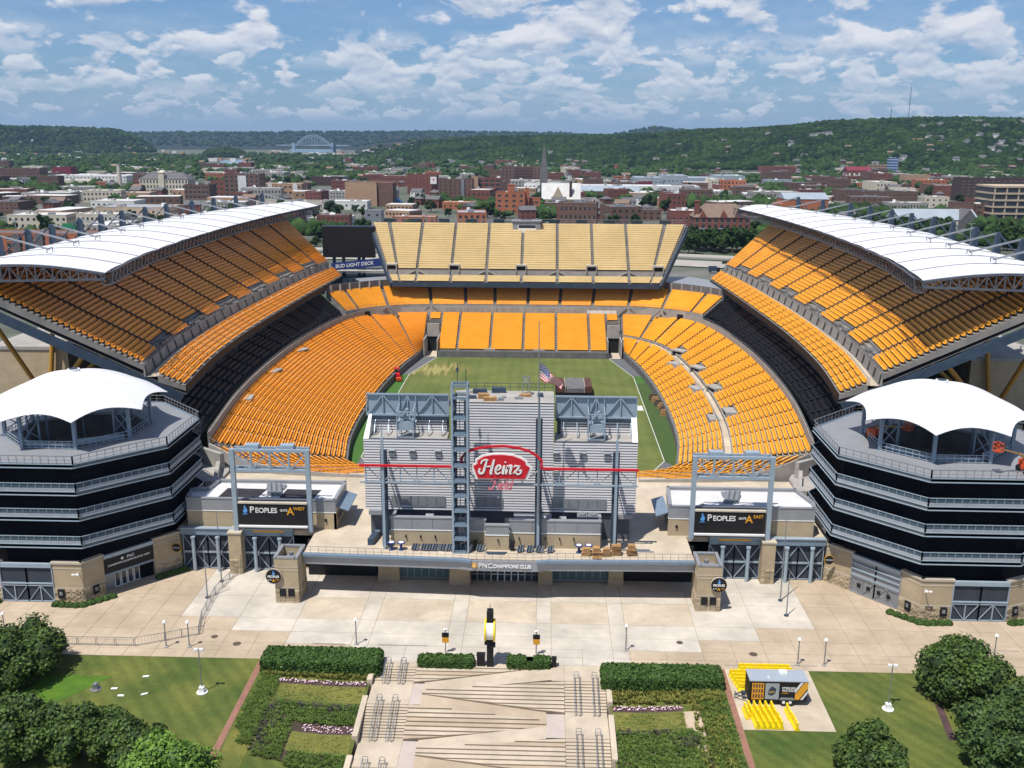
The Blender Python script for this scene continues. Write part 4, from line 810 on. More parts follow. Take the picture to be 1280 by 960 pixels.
for x0,x1,sx_ in ((-18.6,-7.2,-1),(7.5,18.7,1)):
    mb=MB(); mb.box(x0,x1,WY+.3,128.2,19.6,20.28); obj('shelf_roof',mb,'concrete',sb)
    slats(x0+.8,x1-.3,20.3,22.2,127.6,.34) if 1 else None
    mb=MB(); mb.box(x0+.3,x1,127.62,127.9,19.6,22.6); obj('backing_wall',mb,'siding_back',sb)
    mb=MB(); mb.box(x0+.1,x1,127.2,128.2,22.2,22.75); obj('ledge',mb,'steel_dark',sb)
    # flat pale panel with its truss
    for k in range(5):
        a=x0+.1+(x1-x0-.1)*k/5; mb=MB(); mb.box(a+.02,a+(x1-x0)/5-.02,127.5,127.65,22.75,25.75); obj('backing_panel',mb,'steel_light',sb)
    mb=MB(); L_=(x1-x0); Y0=127.3; 
    mb.beam((x0,Y0,25.75),(x1,Y0,25.75),.22); mb.beam((x0,Y0,22.8),(x1,Y0,22.8),.25)
    for f in (0,.2,.4,.5,.6,.8,1.): mb.beam((x0+L_*f,Y0,22.8),(x0+L_*f,Y0,25.75),.14)
    for f0,f1,u in ((0,.2,1),(.2,.4,0),(.4,.5,1),(.5,.6,0),(.6,.8,1),(.8,1,0)): mb.beam((x0+L_*f0,Y0,22.8 if u else 25.7),(x0+L_*f1,Y0,25.7 if u else 22.8),.17)
    obj('panel_truss',mb,'steel_light',sb,kind='stuff')
    xm=x0+L_*.5; mb=MB(); mb.box(xm-1.1,xm+1.1,124.6,126.3,21.4,22.6); obj('camera_box',mb,'steel_light',sb)
    mb=MB()
    for a in (-1.1,1.1):
        for b in (124.5,126.4): mb.beam((xm+a,b,20.3),(xm+a,b,24.0),.14)
        mb.beam((xm+a,124.5,22.7),(xm,124.5,24.3),.12); mb.beam((xm+a,124.5,24),(xm+a,127.2,24.4),.12)
    mb.beam((xm-1.1,124.5,20.5),(xm+1.1,124.5,21.3),.12); mb.beam((xm-1.1,124.5,24),(xm+1.1,124.5,24),.14); mb.beam((xm-1.1,124.5,20.45),(xm+1.1,124.5,20.45),.14)
    mb.tube((xm-.3,125,23.2),(xm+.3,124.8,24.4),.22,8); mb.tube((xm+.3,125,23.0),(xm-.4,124.9,23.9),.15,8); mb.box(xm-.5,xm+.5,124.8,125.6,22.9,23.2); obj('camera_gantry',mb,'steel_light',sb,kind='stuff')
    mb=MB()
    for k in range(6):
        x=x0+1.2+k*(L_-2)/5; mb.beam((x,127.4,22.2),(x,125.6,20.4),.09); mb.beam((x,125.6,20.4),(x,125.6,21.6),.09); mb.beam((x,125.6,21.5),(x,127.4,22.0),.07)
    obj('prop_brace',mb,'steel_light',sb,kind='stuff')
    xe=x0 if sx_<0 else x1-.75; mb=MB(); mb.add([(xe,124.1,20.3),(xe+.75,124.1,20.3),(xe+.75,127.8,20.3),(xe,127.8,20.3),(xe+(.35 if sx_<0 else .0),126.9,22.9),(xe+.75,126.9,22.9),(xe+.75,127.8,22.9),(xe+.2,127.8,22.9)],BF); obj('white_end_fin',mb,'white',sb)
# columns, horizontal truss and red line
for x,zt in ((-15.35,21.8),(5.35,26.4),(15.6,21.9)):
    mb=MB(); mb.beam((x,120.0,TZ),(x,120.0,zt),.34,.5); mb.tube((x,120,zt),(x,120,zt+1.7),.08,6); co_=obj('column',mb,'steel_light',sb)
    mb=MB(); mb.beam((x,120.2,12),(x,124,12),.25); mb.beam((x,120.2,17),(x,124,17),.25); mb.beam((x,121.0,TZ),(x,121.0,zt-2),.9,.25); obj('column_bracket',mb,'steel_dark',sb)
mb=MB(); ZT,ZB=17.95,15.55
mb.beam((-18.4,120,ZB),(18.5,120,ZB),.2); mb.beam((-18.4,120,ZT-.15),(-5.2,120,ZT-.15),.15); mb.beam((5.8,120,ZT-.15),(18.5,120,ZT-.15),.15)
xv=[-17.6,-15.4,-13,-10.8,-8.5,-6.2]; xw=[5.5,8.1,10.6,13.1,15.6,18.2]
for L_ in (xv,xw):
    for i,x in enumerate(L_):
        mb.beam((x,120,ZB),(x,120,ZT),.14)
        if i<5: mb.beam((x,120,ZB if i%2 else ZT),(L_[i+1],120,ZT if i%2 else ZB),.11)
for x in (-15.4,5.5,15.6,-5): mb.beam((x,120,ZB),(x,123.9,ZB),.15); mb.beam((x,120,ZT),(x,123.9,ZT),.15)
for x in (-2.6,-.8,.9,3.2): mb.beam((x,120.1,ZB),(x,120.1,17),.2)
for a,b in (((-4.9,120.1,ZT),(-3,120,16.4)),((4.3,120.1,16.6),(5.4,120,ZT-.3))): mb.beam(a,b,.15)
obj('sign_truss',mb,'steel_light',sb,kind='stuff')
arc=[(-18.4,18.0),(-5.0,18.0),(-4.75,18.3),(-4.85,19.1),(-4.4,19.8),(-3.3,20.45),(-1.4,20.85),(.8,20.95),(2.6,20.75),(4.1,20.3),(5.2,19.6),(5.75,19.0),(5.7,18.0),(6.1,17.9),(18.5,17.9)]
mb=MB()
for a,b in zip(arc,arc[1:]): mb.beam((a[0],119.7,a[1]),(b[0],119.7,b[1]),.3)
obj('red_outline',mb,'red',sb)
# keystone style sign plate
def plate(S,dx,dz,y0,y1,nm,m,par):
    pts=[(-3.6,18.3),(-3.0,18.65),(-3.0,19.15),(-2.1,19.75),(-.9,20.0),(.6,20.05),(2.1,19.9),(3.3,19.45),(3.9,19.05),(3.95,18.6),(4.55,18.2),(3.85,16.45),(-2.95,16.45)]
    cx,cz=.45,18.1; p=[((x-cx)*S+cx,(z-cz)*(S*1.0)+cz) for x,z in pts]; n=len(p); mb=MB()
    mb.add([(x,y0,z) for x,z in p]+[(x,y1,z) for x,z in p],[tuple(range(n)),tuple(range(n,2*n))[::-1]]+[(i,n+i,n+(i+1)%n,(i+1)%n) for i in range(n)]); return obj(nm,mb,m,par)
sg=plate(1.0,0,0,119.3,119.6,'sign_plate','white_paint',sb); plate(.91,0,0,119.2,119.4,'red_field','red',sg)
def stroke(mb,pts,w_,ox,oz,S,y,sl=.16):
    q=cat_rom([(p[0],p[1],0) for p in pts],6) if len(pts)>2 else np.array([(p[0],p[1],0) for p in pts]); n=len(q); L_=[]
    for i in range(n):
        d=q[min(i+1,n-1)]-q[max(i-1,0)]; d=d/(np.linalg.norm(d)+1e-9); f=i/(n-1); ww=w_*(.62+.38*math.sin(math.pi*min(1,max(0,f*.9+.08))))*(.72+.42*abs(d[1])); nx,nz=-d[1]*ww/2,d[0]*ww/2
        for s_ in (1,-1): x,z=q[i][0]+nx*s_,q[i][1]+nz*s_; L_.append((ox+(x+sl*z)*S,oz+z*S))
    m=len(L_); vs=[(x,y,z) for x,z in L_]+[(x,y+.1,z) for x,z in L_]; fs=[]
    for i in range(n-1): a_,b_,c_,d_=2*i,2*i+1,2*i+3,2*i+2; fs+=[(a_,b_,c_,d_),(m+a_,m+d_,m+c_,m+b_),(a_,d_,m+d_,m+a_),(b_,m+b_,m+c_,c_)]
    fs+=[(0,m,m+1,1),(m-2,m-1,2*m-1,2*m-2)]; mb.add(vs,fs)
LET={'H':[([(-.46,.60),(-.5,.26),(-.28,.0),(-.02,.14),(.08,.7),(.14,1.25),(.16,1.62)],.25),([(-.42,1.15),(-.34,1.48),(-.02,1.66),(.34,1.62)],.17),([(.98,1.68),(.92,1.0),(.86,.3),(.90,.02),(1.08,.02)],.27),([(.12,.80),(.5,.86),(.9,.86)],.16)],
'e':[([(.0,.42),(.3,.52),(.48,.8),(.3,1.02),(.06,.86),(-.04,.45),(.08,.1),(.32,.0),(.56,.2)],.22)],'i':[([(.12,1.02),(.1,.5),(.1,.12),(.24,.0)],.27),([(.16,1.34),(.22,1.44)],.27)],
'n':[([(.1,1.02),(.06,.5),(.05,-.02)],.27),([(.08,.6),(.28,.96),(.5,.98),(.52,.6),(.5,.14),(.66,.0)],.25)],'z':[([(.0,.82),(.08,1.0),(.35,.96),(.62,1.0)],.18),([(.62,1.0),(.32,.5),(.0,.04)],.2),([(.0,.04),(.3,.14),(.55,-.04),(.8,.12),(.86,.42),(.68,.5),(.6,.34)],.17)],
'F':[([(-.1,1.3),(.1,1.6),(.6,1.62),(1.05,1.72)],.2),([(.5,1.62),(.46,1.0),(.36,.4),(.14,.0),(-.14,.04),(-.2,.3)],.28),([(.3,.82),(.6,.88),(.85,.86)],.18)],'l':[([(.16,1.7),(.1,1.0),(.08,.2),(.22,.0)],.26)],'d':[([(.5,.9),(.25,1.0),(.0,.6),(.06,.1),(.3,.0),(.5,.3)],.22),([(.56,1.7),(.52,1.0),(.5,.2),(.66,.0)],.26)]}
def script(word,adv,ox,oz,S,y,m_,par,nm):
    x=ox
    for ch_ in word:
        mb=MB()
        for pts,w_ in LET[ch_]: stroke(mb,pts,w_,x,oz,S,y)
        obj(nm,mb,m_,par); x+=adv[ch_]*S
script('Heinz',{'H':1.38,'e':.74,'i':.42,'n':.86,'z':1.},-1.95,17.3,1.16,119.08,'white_paint',sg,'script_letter')
sm_=thing('small_sign','small pink script sign reading Field hung below the red keystone sign','sign',(.7,119.5,16.2))
script('Field',{'F':1.12,'i':.42,'e':.72,'l':.44,'d':.8},-1.0,15.05,.85,119.3,'pink',sm_,'script_letter')
# lattice stair tower
mb=MB(); XA,XB,YA,YB=-5.95,-3.95,118.9,120.7; ZZ=29.2
lv=[TZ,8,10,12,14.1,16.2,18.3,20.5,22.6,24.8,27.6,ZZ]
tw=thing('service_tower','tall open blue grey steel tower in front of the scoreboard, left of the sign','tower',((XA+XB)/2,(YA+YB)/2,TZ))
for x in (XA,XB):
    for y in (YA,YB): mb=MB(); mb.beam((x,y,TZ),(x,y,ZZ),.26); obj('corner_post',mb,'steel_light',tw)
for i,z in enumerate(lv):
    mb=MB()
    for y in (YA,YB): mb.beam((XA,y,z),(XB,y,z),.2,.3)
    for x in (XA,XB): mb.beam((x,YA,z),(x,YB,z),.2,.3)
    if z<27: mb.box(XA,XB,YA,YB,z,z+.08); mb.box(XA+.25,XB-.25,YA-.02,YA+.05,z+.12,z+.42)
    obj('landing_frame',mb,'steel',tw)
    if i<len(lv)-2:
        z2=lv[i+1]; mb=MB(); mb.beam((XA+.3,YA+.3,z),(XA+.3,YB-.3,z2),.5,.1); mb.beam(((XA+XB)/2,YA+.05,z),((XA+XB)/2,YA+.05,z2),.1); mb.box(XA+.4,XA+.45,YA+.1,YB-.1,z+.2,z2-.4); mb.box(XB-.45,XB-.3,YA+.1,YB-.1,z+.3,z2-.5); obj('cage',mb,'steel_dark',tw)
mb=MB(); mb.tube((XA+.6,YB,ZZ),(XA+.6,YB,ZZ+2.6),.05,5); mb.tube((XB-.3,YB,ZZ),(XB-.3,YB,ZZ+1.8),.04,5); mb.tube((XA+.6,YB,ZZ+1.5),(XA+.6,YB,ZZ+2.0),.16,6); obj('antenna',mb,'steel_dark',tw,kind='stuff')
# flag pole and flag
fp_=thing('flagpole','tall slim grey pole flying the striped flag above the scoreboard','flagpole',(5.35,119.7,26))
mb=MB(); mb.tube((5.35,119.7,10.3),(5.2,119.7,37.6),.13,8,.06); obj('pole',mb,'galv',fp_)
fl_=thing('flag','american flag hanging slack and blown to the right from the tall pole','flag',(5.4,119.6,32))
def FP(u_,v_,off=0.): # u along fly, v down the hoist
    x=5.4+2.9*u_**.9+.18*math.sin(9*u_+2*v_)*u_; z=32.2-2.7*u_-2.15*v_*(1-.66*u_)+.12*math.sin(11*u_+3*v_); y=119.6+.45*math.sin(8*u_+2.5*v_)*(.2+u_)+off; return (x,y,z)
for k in range(13):
    mb=MB(); mb.grid(lambda a,b:FP(a,(k+b)/13),18,1); obj('stripe',mb,'red' if k%2==0 else 'white_paint',fl_)
mb=MB(); mb.grid(lambda a,b:FP(a*.4,b*7/13,-.03),8,5); cn=obj('canton',mb,'blue',fl_)
mb=MB()
for r in range(9):
    for c in range(6 if r%2==0 else 5):
        a=.03+.062*c+(.031 if r%2 else 0); b=.035+.056*r; p=Vector(FP(a,b,-.05)); mb.add([p+Vector((math.cos(t)*.05,0,math.sin(t)*.05)) for t in [math.pi/2+i*2*math.pi/5 for i in range(5)]],[(0,1,2,3,4)])
obj('stars',mb,'white_paint',cn,kind='stuff')
# stage on the field
t=thing('stage','dark covered stage with brown side boxes standing on the grass behind the board','stage',(13,223,0))
mb=MB(); mb.box(8.8,17.6,221.5,232,0,1.4); obj('deck',mb,'black',t)
mb=MB(); mb.prism([(11.4,221.4),(15.6,221.4),(15.6,232),(11.4,232)],1.4,2.4); obj('ramp_cover',mb,'concrete_dark',t)
for x in (9.2,15.9): mb=MB(); mb.prism([(x,221.6),(x+1.6,221.6),(x+1.6,230),(x,230)],1.4,2.9); obj('side_box',mb,'stage_brown',t)
for x in (11.1,15.75): mb=MB(); mb.box(x-.09,x+.09,221.3,230,1.4,2.9); obj('white_rail',mb,'concrete',t)
for x0,x1,l in ((9,24.5,'right'),(-29,-15,'left')):
    mb=MB(); mb.box(x0,x1,215.5 if x0>0 else 213,217.5 if x0>0 else 215,0,1.1); mb.box(x0,x1,215.4 if x0>0 else 212.9,217.6 if x0>0 else 215.1,1.1,1.25); tag(obj('low_tarpaulin_bench',mb,'bark'),f'long low maroon cover on the grass at the {l}, just above the board','covered bench')
# red tractor
t=thing('tractor','small red tractor parked on the bright green strip at the left of the field','tractor',(-31.6,238,0),rot=.3)
mb=MB(); mb.box(-.45,.45,-2,.1,.8,1.7); mb.box(-.6,.6,.1,1.7,.7,1.4); obj('body',mb,'red',t,local=True); mb=MB(); mb.box(-.7,.7,.2,1.6,2.6,2.75); 
for a in (-.62,.62):
    for b in (.3,1.5): mb.beam((a,b,1.4),(a,b,2.6),.08)
obj('canopy',mb,'red',t,local=True); mb=MB(); mb.box(-.3,.3,.7,1.3,1.4,2.0); obj('seat',mb,'black',t,local=True); mb=MB(); mb.box(-.7,.7,-3.2,-2.1,.3,1.0); obj('bucket',mb,'boom_orange',t,local=True)
for x in (-.75,.75):
    for y,r in ((-1.4,.5),(1.1,.8)): mb=MB(); mb.tube((x-.18,y,r),(x+.18,y,r),r,14); obj('wheel',mb,'black',t,local=True)
for k,(x,y) in enumerate(((31.9,221),(32.2,218.6),(32.6,215.8),(33,213),(33.2,210.4),(33.0,207.5))):
    mb=MB(); mb.box(x-.9,x+.9,y-.5,y+.5,0,1); mb.box(x-.7,x+.7,y-.4,y+.1,1,1.5); tag(obj('equipment_case',mb,'wood' if k%2 else 'bark'),['brown case by the right field wall, farthest of the row','brown case by the right field wall, second farthest','brown case by the right field wall, third farthest','brown case by the right field wall, third nearest','brown case by the right field wall, second nearest','brown case by the right field wall, nearest of the row'][k],'case','equipment cases beside the right field wall')
# ------------------------------------------------ round ramp towers
def octo(ap,cx,cy): 
    r=ap/math.cos(rad(22.5)); return [(cx+r*math.cos(rad(22.5+45*k)),cy+r*math.sin(rad(22.5+45*k))) for k in range(8)]
def stonewall(t,a,b,h=5.45,base=1.9,pier=True,th=.5,m='stone'):
    a=Vector(a);b=Vector(b);d=(b-a).normalized();n_=Vector((d.y,-d.x)); L_=(b-a).length   # n_ outward when walking with the inside on the left
    def bx(u0,u1,o0,o1,z0,z1,nm,m_):
        c=[a+d*u0+n_*o0,a+d*u1+n_*o0,a+d*u1+n_*o1,a+d*u0+n_*o1]; mb=MB(); mb.prism([tuple(p) for p in c],z0,z1); return obj(nm,mb,m_,t)
    bx(0,L_,-th,0,0,h,'wall',m); bx(-.08,L_+.08,-th-.1,.12,h,h+.3,'wall_coping','coping'); bx(0,L_,0,.05,base,base+.18,'stone_course','coping'); bx(0,L_,0,.04,h-.7,h-.58,'stone_course','coping')
    nb=max(2,int(L_/.75)); rows=int(base/.31); rr=random.Random(int(L_*100))
    mb=MB()
    for r in range(rows):
        off=.35 if r%2 else 0
        for k in range(nb+1):
            u0=max(0,(k-.5)*L_/nb+off-.02); u1=min(L_,u0+L_/nb-.05); 
            if u1-u0<.1: continue
            o=.05+rr.random()*.1; c=[a+d*u0,a+d*u1,a+d*(u1-.04)+n_*o,a+d*(u0+.04)+n_*o]; mb.prism([tuple(p) for p in c],r*.31+.02,r*.31+.29)
    obj('rough_stone_blocks',mb,'stone_block',t,kind='stuff')
    return bx
def gate(t,a,b,h=5.2,net='gate_net',rows=2,names=('gate_leaf',),solid=False):
    a=Vector(a);b=Vector(b);d=(b-a).normalized();n_=Vector((d.y,-d.x)); L_=(b-a).length
    def bar(u0,z0,u1,z1,w_=.12,o=.05,mb=None): p=a+d*u0+n_*o;q=a+d*u1+n_*o; mb.beam((p.x,p.y,z0),(q.x,q.y,z1),w_)
    mb=MB(); c=[a-n_*.1,b-n_*.1,b-n_*.04,a-n_*.04]; mb.prism([tuple(p) for p in c],.1,h); obj('mesh_screen',mb,net,t)
    mb=MB(); c=[a-n_*.3,b-n_*.3,b+n_*.18,a+n_*.18]; mb.prism([tuple(p) for p in c],h,h+.55); obj('head_beam',mb,'steel_light',t)
    for k in range(2):
        u0=L_*k/2;u1=L_*(k+1)/2;um=(u0+u1)/2; mb=MB(); hm=h*.48
        for q in ((u0,.1,u0,h),(u1,.1,u1,h),(u0,.12,u1,.12),(u0,hm,u1,hm),(um,.1,um,hm)): bar(*q,.13,mb=mb)
        bar(u0,hm if k%2==0 else .1,um,.1 if k%2==0 else hm,.09,mb=mb); bar(um,.1 if k%2==0 else hm,u1,hm if k%2==0 else .1,.09,mb=mb); bar(u0,hm+.3,u1,hm+.3,.18,mb=mb)
        obj('gate_leaf',mb,'steel_light' if not solid else 'grey_metal',t)
def tower(mir):
    f=-1 if mir else 1; cx,cy_=f*60.2,129.0; sd='left' if mir else 'right'
    t=thing('ramp_tower',f'octagonal ramp tower of stacked decks with dark openings on the {sd} side of the plaza','tower',(cx,cy_,0),group='octagonal ramp towers')
    Z=[7.9,11.7,15.2,18.9]
    for i,z in enumerate(Z):
        O=octo(15,cx,cy_); I=octo(8.8 if i==3 else 11.5,cx,cy_); mb=MB()
        for k in range(8):
            a,b,c,d=O[k],O[(k+1)%8],I[(k+1)%8],I[k]; mb.prism([a,b,c,d],z+.12,z+.5)
        obj('deck_slab',mb,'concrete' if i<3 else 'grey_metal',t,kind='stuff')
        for k in range(8):
            a,b=Vector(O[k]),Vector(O[(k+1)%8]); mb=MB(); mid=(a+b)/2-Vector((cx,cy_)); n_=mid.normalized(); 
            mb.prism([tuple(a-n_*.25),tuple(b-n_*.25),tuple(b),tuple(a)],z,z+.55); e_=obj('edge_beam',mb,'steel',t)
            mb=MB(); mb.prism([tuple(a+n_*.0),tuple(b+n_*.0),tuple(b+n_*.14),tuple(a+n_*.14)],z,z+.09); mb.prism([tuple(a),tuple(b),tuple(b+n_*.1),tuple(a+n_*.1)],z+.5,z+.58); obj('beam_flange',mb,'steel_light',e_)
            n=12; mb=MB(); th=.06
            A=Vector((a.x,a.y,z+.55));B=Vector((b.x,b.y,z+.55))
            for j in range(n+1):
                p=A.lerp(B,j/n); mb.beam(p,p+Vector((0,0,1.1)),th if 0<j<n else .16)
            for hh,w_ in ((1.1,.09),): mb.beam(A+Vector((0,0,hh)),B+Vector((0,0,hh)),w_)
            if i<3: mk=MB(); mk.prism([tuple(a-n_*.08),tuple(b-n_*.08),tuple(b-n_*.04),tuple(a-n_*.04)],z+1.0,z+1.6); obj('infill_panel',mk,'rail_net',t); mk=MB(); mk.prism([tuple(a-n_*.12),tuple(b-n_*.12),tuple(b+n_*.02),tuple(a+n_*.02)],z+.55,z+.98); obj('edge_upstand',mk,'upstand',t)
            else: mb.beam(A+Vector((0,0,.55)),B+Vector((0,0,.55)),.04); mb.beam(A+Vector((0,0,.15)),B+Vector((0,0,.15)),.04)
            obj('guard_rail',mb,'steel_light' if i<3 else 'galv',t)
        if i<3:
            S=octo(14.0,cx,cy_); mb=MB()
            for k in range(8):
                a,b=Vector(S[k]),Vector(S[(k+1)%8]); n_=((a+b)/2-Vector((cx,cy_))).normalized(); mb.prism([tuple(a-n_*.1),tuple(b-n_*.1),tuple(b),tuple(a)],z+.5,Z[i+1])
            obj('shade_screen',mb,'interior_shade',t)  # solid near-black sheets in place of the shade between the decks
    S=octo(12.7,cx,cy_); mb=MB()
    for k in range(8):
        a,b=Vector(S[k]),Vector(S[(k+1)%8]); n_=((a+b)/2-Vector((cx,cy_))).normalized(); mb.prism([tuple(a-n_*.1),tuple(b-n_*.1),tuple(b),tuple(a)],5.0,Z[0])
    obj('shade_screen',mb,'interior_shade',t)  # same painted shade below the lowest deck
    mb=MB(); mb.prism(octo(12.2,cx,cy_),0,7.5); obj('base_core',mb,'interior_shade',t)
    # top deck hollow, columns and canopy
    I=octo(8.8,cx,cy_); mb=MB()
    mb.prism(octo(8.7,cx,cy_),15.8,16.2); 
    for k in range(8): 
        a,b=Vector(I[k]),Vector(I[(k+1)%8]); n_=((a+b)/2-Vector((cx,cy_))).normalized(); mb.prism([tuple(a-n_*.2),tuple(b-n_*.2),tuple(b),tuple(a)],16.2,18.95)
    obj('inner_well',mb,'concrete_dark',t,kind='stuff')
    for k in range(8):
        a,b=I[k],I[(k+1)%8]; n=8; mb=MB(); A=Vector((a[0],a[1],19.4));B=Vector((b[0],b[1],19.4))
        for j in range(n+1): p=A.lerp(B,j/n); mb.beam(p,p+Vector((0,0,1.1)),.06)
        for hh in (1.1,.6,.15): mb.beam(A+Vector((0,0,hh)),B+Vector((0,0,hh)),.07)
        obj('inner_rail',mb,'steel_light',t)
        mb=MB(); mb.beam((a[0],a[1],19.3),(a[0],a[1],23.7),.42); cc=Vector((cx,cy_,0)); q=Vector((a[0],a[1],0)); mb.beam(q+Vector((0,0,21.5)),q.lerp(cc,.35)+Vector((0,0,24.6)),.18); mb.beam(q+Vector((0,0,23.6)),q.lerp(cc,.35)+Vector((0,0,24.6)),.18)
        q2=q.lerp(cc,.3); mb.beam(q2+Vector((0,0,16)),q2+Vector((0,0,24.4)),.22); mb.beam(q+Vector((0,0,20)),q2+Vector((0,0,22.6)),.13); mb.beam(q+Vector((0,0,22.6)),q2+Vector((0,0,20)),.13); obj('canopy_column',mb,'steel',t)
    for (p,q) in ((I[5 if mir else 5],I[6]),(I[6],I[7]),(I[4],I[5])):
        A=Vector((p[0],p[1],0)).lerp(Vector((cx,cy_,0)),.12);B=Vector((q[0],q[1],0)).lerp(Vector((cx,cy_,0)),.12); mb=MB(); mb.beam(A+Vector((0,0,20.1 if p==I[6] else 19.6)),B+Vector((0,0,19.5)),.3,.8); obj('ramp_beam',mb,'steel_light',t)
    C8=octo(11.3,cx,cy_)
    def cpt(k,u_,r): # u_ 0..1 along edge k, r 0..1 from peak
        a,b=Vector(C8[k%8]),Vector(C8[(k+1)%8]); sag=4*u_*(1-u_); e_=a.lerp(b,u_); e_=e_.lerp(Vector((cx,cy_)),.08*sag); ze=23.9+.85*sag; 
        p=Vector((cx,cy_)).lerp(e_,r); zz=28.15-(28.15-ze)*(r**1.75) ; crease=.0
        return (p.x,p.y,zz-.35*math.sin(math.pi*min(1,r))*sag*.6)
    for k in range(8):
        mb=MB(); mb.grid(lambda u_,r:cpt(k,u_,.04+.96*r),10,12); mb.grid(lambda u_,r:(lambda p:(p[0],p[1],p[2]-.06))(cpt(k,1-u_,.04+.96*r)),10,12); obj('canopy_segment',mb,'membrane',t,smooth=True)
    mb=MB(); mb.tube((cx,cy_,28.0),(cx,cy_,28.35),.85,16); obj('canopy_cap',mb,'white',t); mb=MB(); mb.tube((cx,cy_,28.3),(cx,cy_,28.42),.6,16); obj('vent_ring',mb,'steel_dark',t)
    # perimeter wall round the base; polygon walked so the inside is on the left for the right tower
    A0=(-66.2,114.4);A1=(-65.4,114.35)
    W=[((-72.6,117.5),(-65.6,114.35),'s'),((-65.6,114.35),(-58.6,114.35),'g'),((-58.6,114.35),(-54.6,114.35),'s'),((-54.6,114.35),(-52.9,117.0),'s'),((-52.9,117.0),(-48.3,122.4),'d'),((-48.3,122.4),(-45.6,125.3),'s'),((-45.6,125.3),(-45.4,129.5),'s')]
    for a,b,k in W:
        if not mir: a,b=(-b[0],b[1]),(-a[0],a[1])
        if k=='s': bx=stonewall(t,a,b)
        elif k=='g': gate(t,a,b,4.95)
        elif k=='d' and not mir:
            gate(t,a,b,4.95,net='galv',solid=True); av,bv=Vector(a),Vector(b); d=(bv-av).normalized(); n_=Vector((d.y,-d.x))
            for z in (2.6,3.5,4.3): mb=MB(); p=av+n_*.1;q=bv+n_*.1; mb.beam((p.x,p.y,z),(q.x,q.y,z),.12,.2); obj('cross_rail',mb,'steel_light',t)
            for u_ in (.18,.38,.6,.8): mb=MB(); p=av.lerp(bv,u_)+n_*.08; mb.beam((p.x-d.x*.25,p.y-d.y*.25,1.3),(p.x+d.x*.25,p.y+d.y*.25,1.3),.1,.5); obj('grille_plate',mb,'black',t)
        else:
            av,bv=Vector(a),Vector(b); d=(bv-av).normalized(); n_=Vector((d.y,-d.x)); L_=(bv-av).length
            def bx(u0,u1,o0,o1,z0,z1,nm,m_,par=t): c=[av+d*u0+n_*o0,av+d*u1+n_*o0,av+d*u1+n_*o1,av+d*u0+n_*o1]; mb=MB(); mb.prism([tuple(p) for p in c],z0,z1); return obj(nm,mb,m_,par)
            bx(0,L_,-.3,.15,5.0,5.5,'head_beam','steel_light'); sgn=bx(0,L_,-.2,-.05,2.75,5.0,'entrance_sign','black'); bx(0,L_,-.25,.0,2.45,2.75,'lintel','steel')
            bx(0,L_,-1.2,-1.1,0,2.5,'entrance_back','grey_metal')
            for k in range(4): u0=L_*(.24+.13*k); fr=bx(u0,u0+.82,-1.08,-.98,.02,2.3,'door_frame','white'); bx(u0+.12,u0+.7,-.98,-.95,.15,2.15,'glass_door','glass_dark',fr)
            c=av.lerp(bv,.5)-n_*.02; ux=(d.x,d.y,0)
            text('PNC',.55,'white_paint',sgn,(c.x+d.x*.25,c.y+d.y*.25,4.35),ux,(0,0,1),ext=.02,off=.01); text('CHAMPIONS CLUB ENTRANCE WEST',.36,'white_paint',sgn,(c.x,c.y,3.8),ux,(0,0,1),ext=.02,off=.008)
            mb=MB(); p=c-d*.95; mb.tube((p.x-n_.x*.03,p.y-n_.y*.03,4.35),(p.x+n_.x*.04,p.y+n_.y*.04,4.35),.2,12); obj('round_logo',mb,'white_paint',sgn)
    # plaques and lamps on the stone
    for (x,y,nx,ny) in ((-66.9,114.88,-.38,-.92),(-57.6,114.3,0,-1),(-53.7,115.75,.85,-.53)):
        X_=f*-x if 0 else (x if mir else -x); nx_=nx if mir else -nx; n_=Vector((nx_,ny)).normalized(); d=Vector((-n_.y,n_.x)); p=Vector((X_,y)); mb=MB(); c=[p-d*.42,p+d*.42,p+d*.42+n_*.22,p-d*.42+n_*.22]; mb.prism([tuple(q) for q in c],.7,1.9); pl_=obj('wall_plaque',mb,'black',t)
        mb=MB(); c=[p-d*.2+n_*.22,p+d*.2+n_*.22,p+d*.2+n_*.25,p-d*.2+n_*.25]; mb.prism([tuple(q) for q in c],1.1,1.6); obj('plaque_relief',mb,'galv',pl_)
    mb=MB(); x=f*55.0; mb.beam((x,114.3,4.3),(x,113.3,4.5),.1); mb.box(x-.45,x-.05,113.2,113.4,4.4,4.58); mb.box(x+.1,x+.5,113.2,113.4,4.4,4.58); obj('flood_lamp',mb,'white',t,kind='stuff')
    # little round blade sign by the pier next to the gates
    x=f*45.6; y=124.6; mb=MB(); mb.tube((x-.05*f,y-.9,3.9),(x-.05*f,y-1.0,3.9),.62,18); d_=obj('blade_sign',mb,'black',t); mb=MB(); mb.tube((x-.05*f,y-.88,3.9),(x-.05*f,y-.91,3.9),.7,18); obj('sign_rim',mb,'gold',d_)
    text('PEOPLES',.26,'white_paint',d_,(x-.05*f,y-1.02,3.9),(1,0,0),(0,0,1),ext=.01)
    return t
tower(True); tower(False)
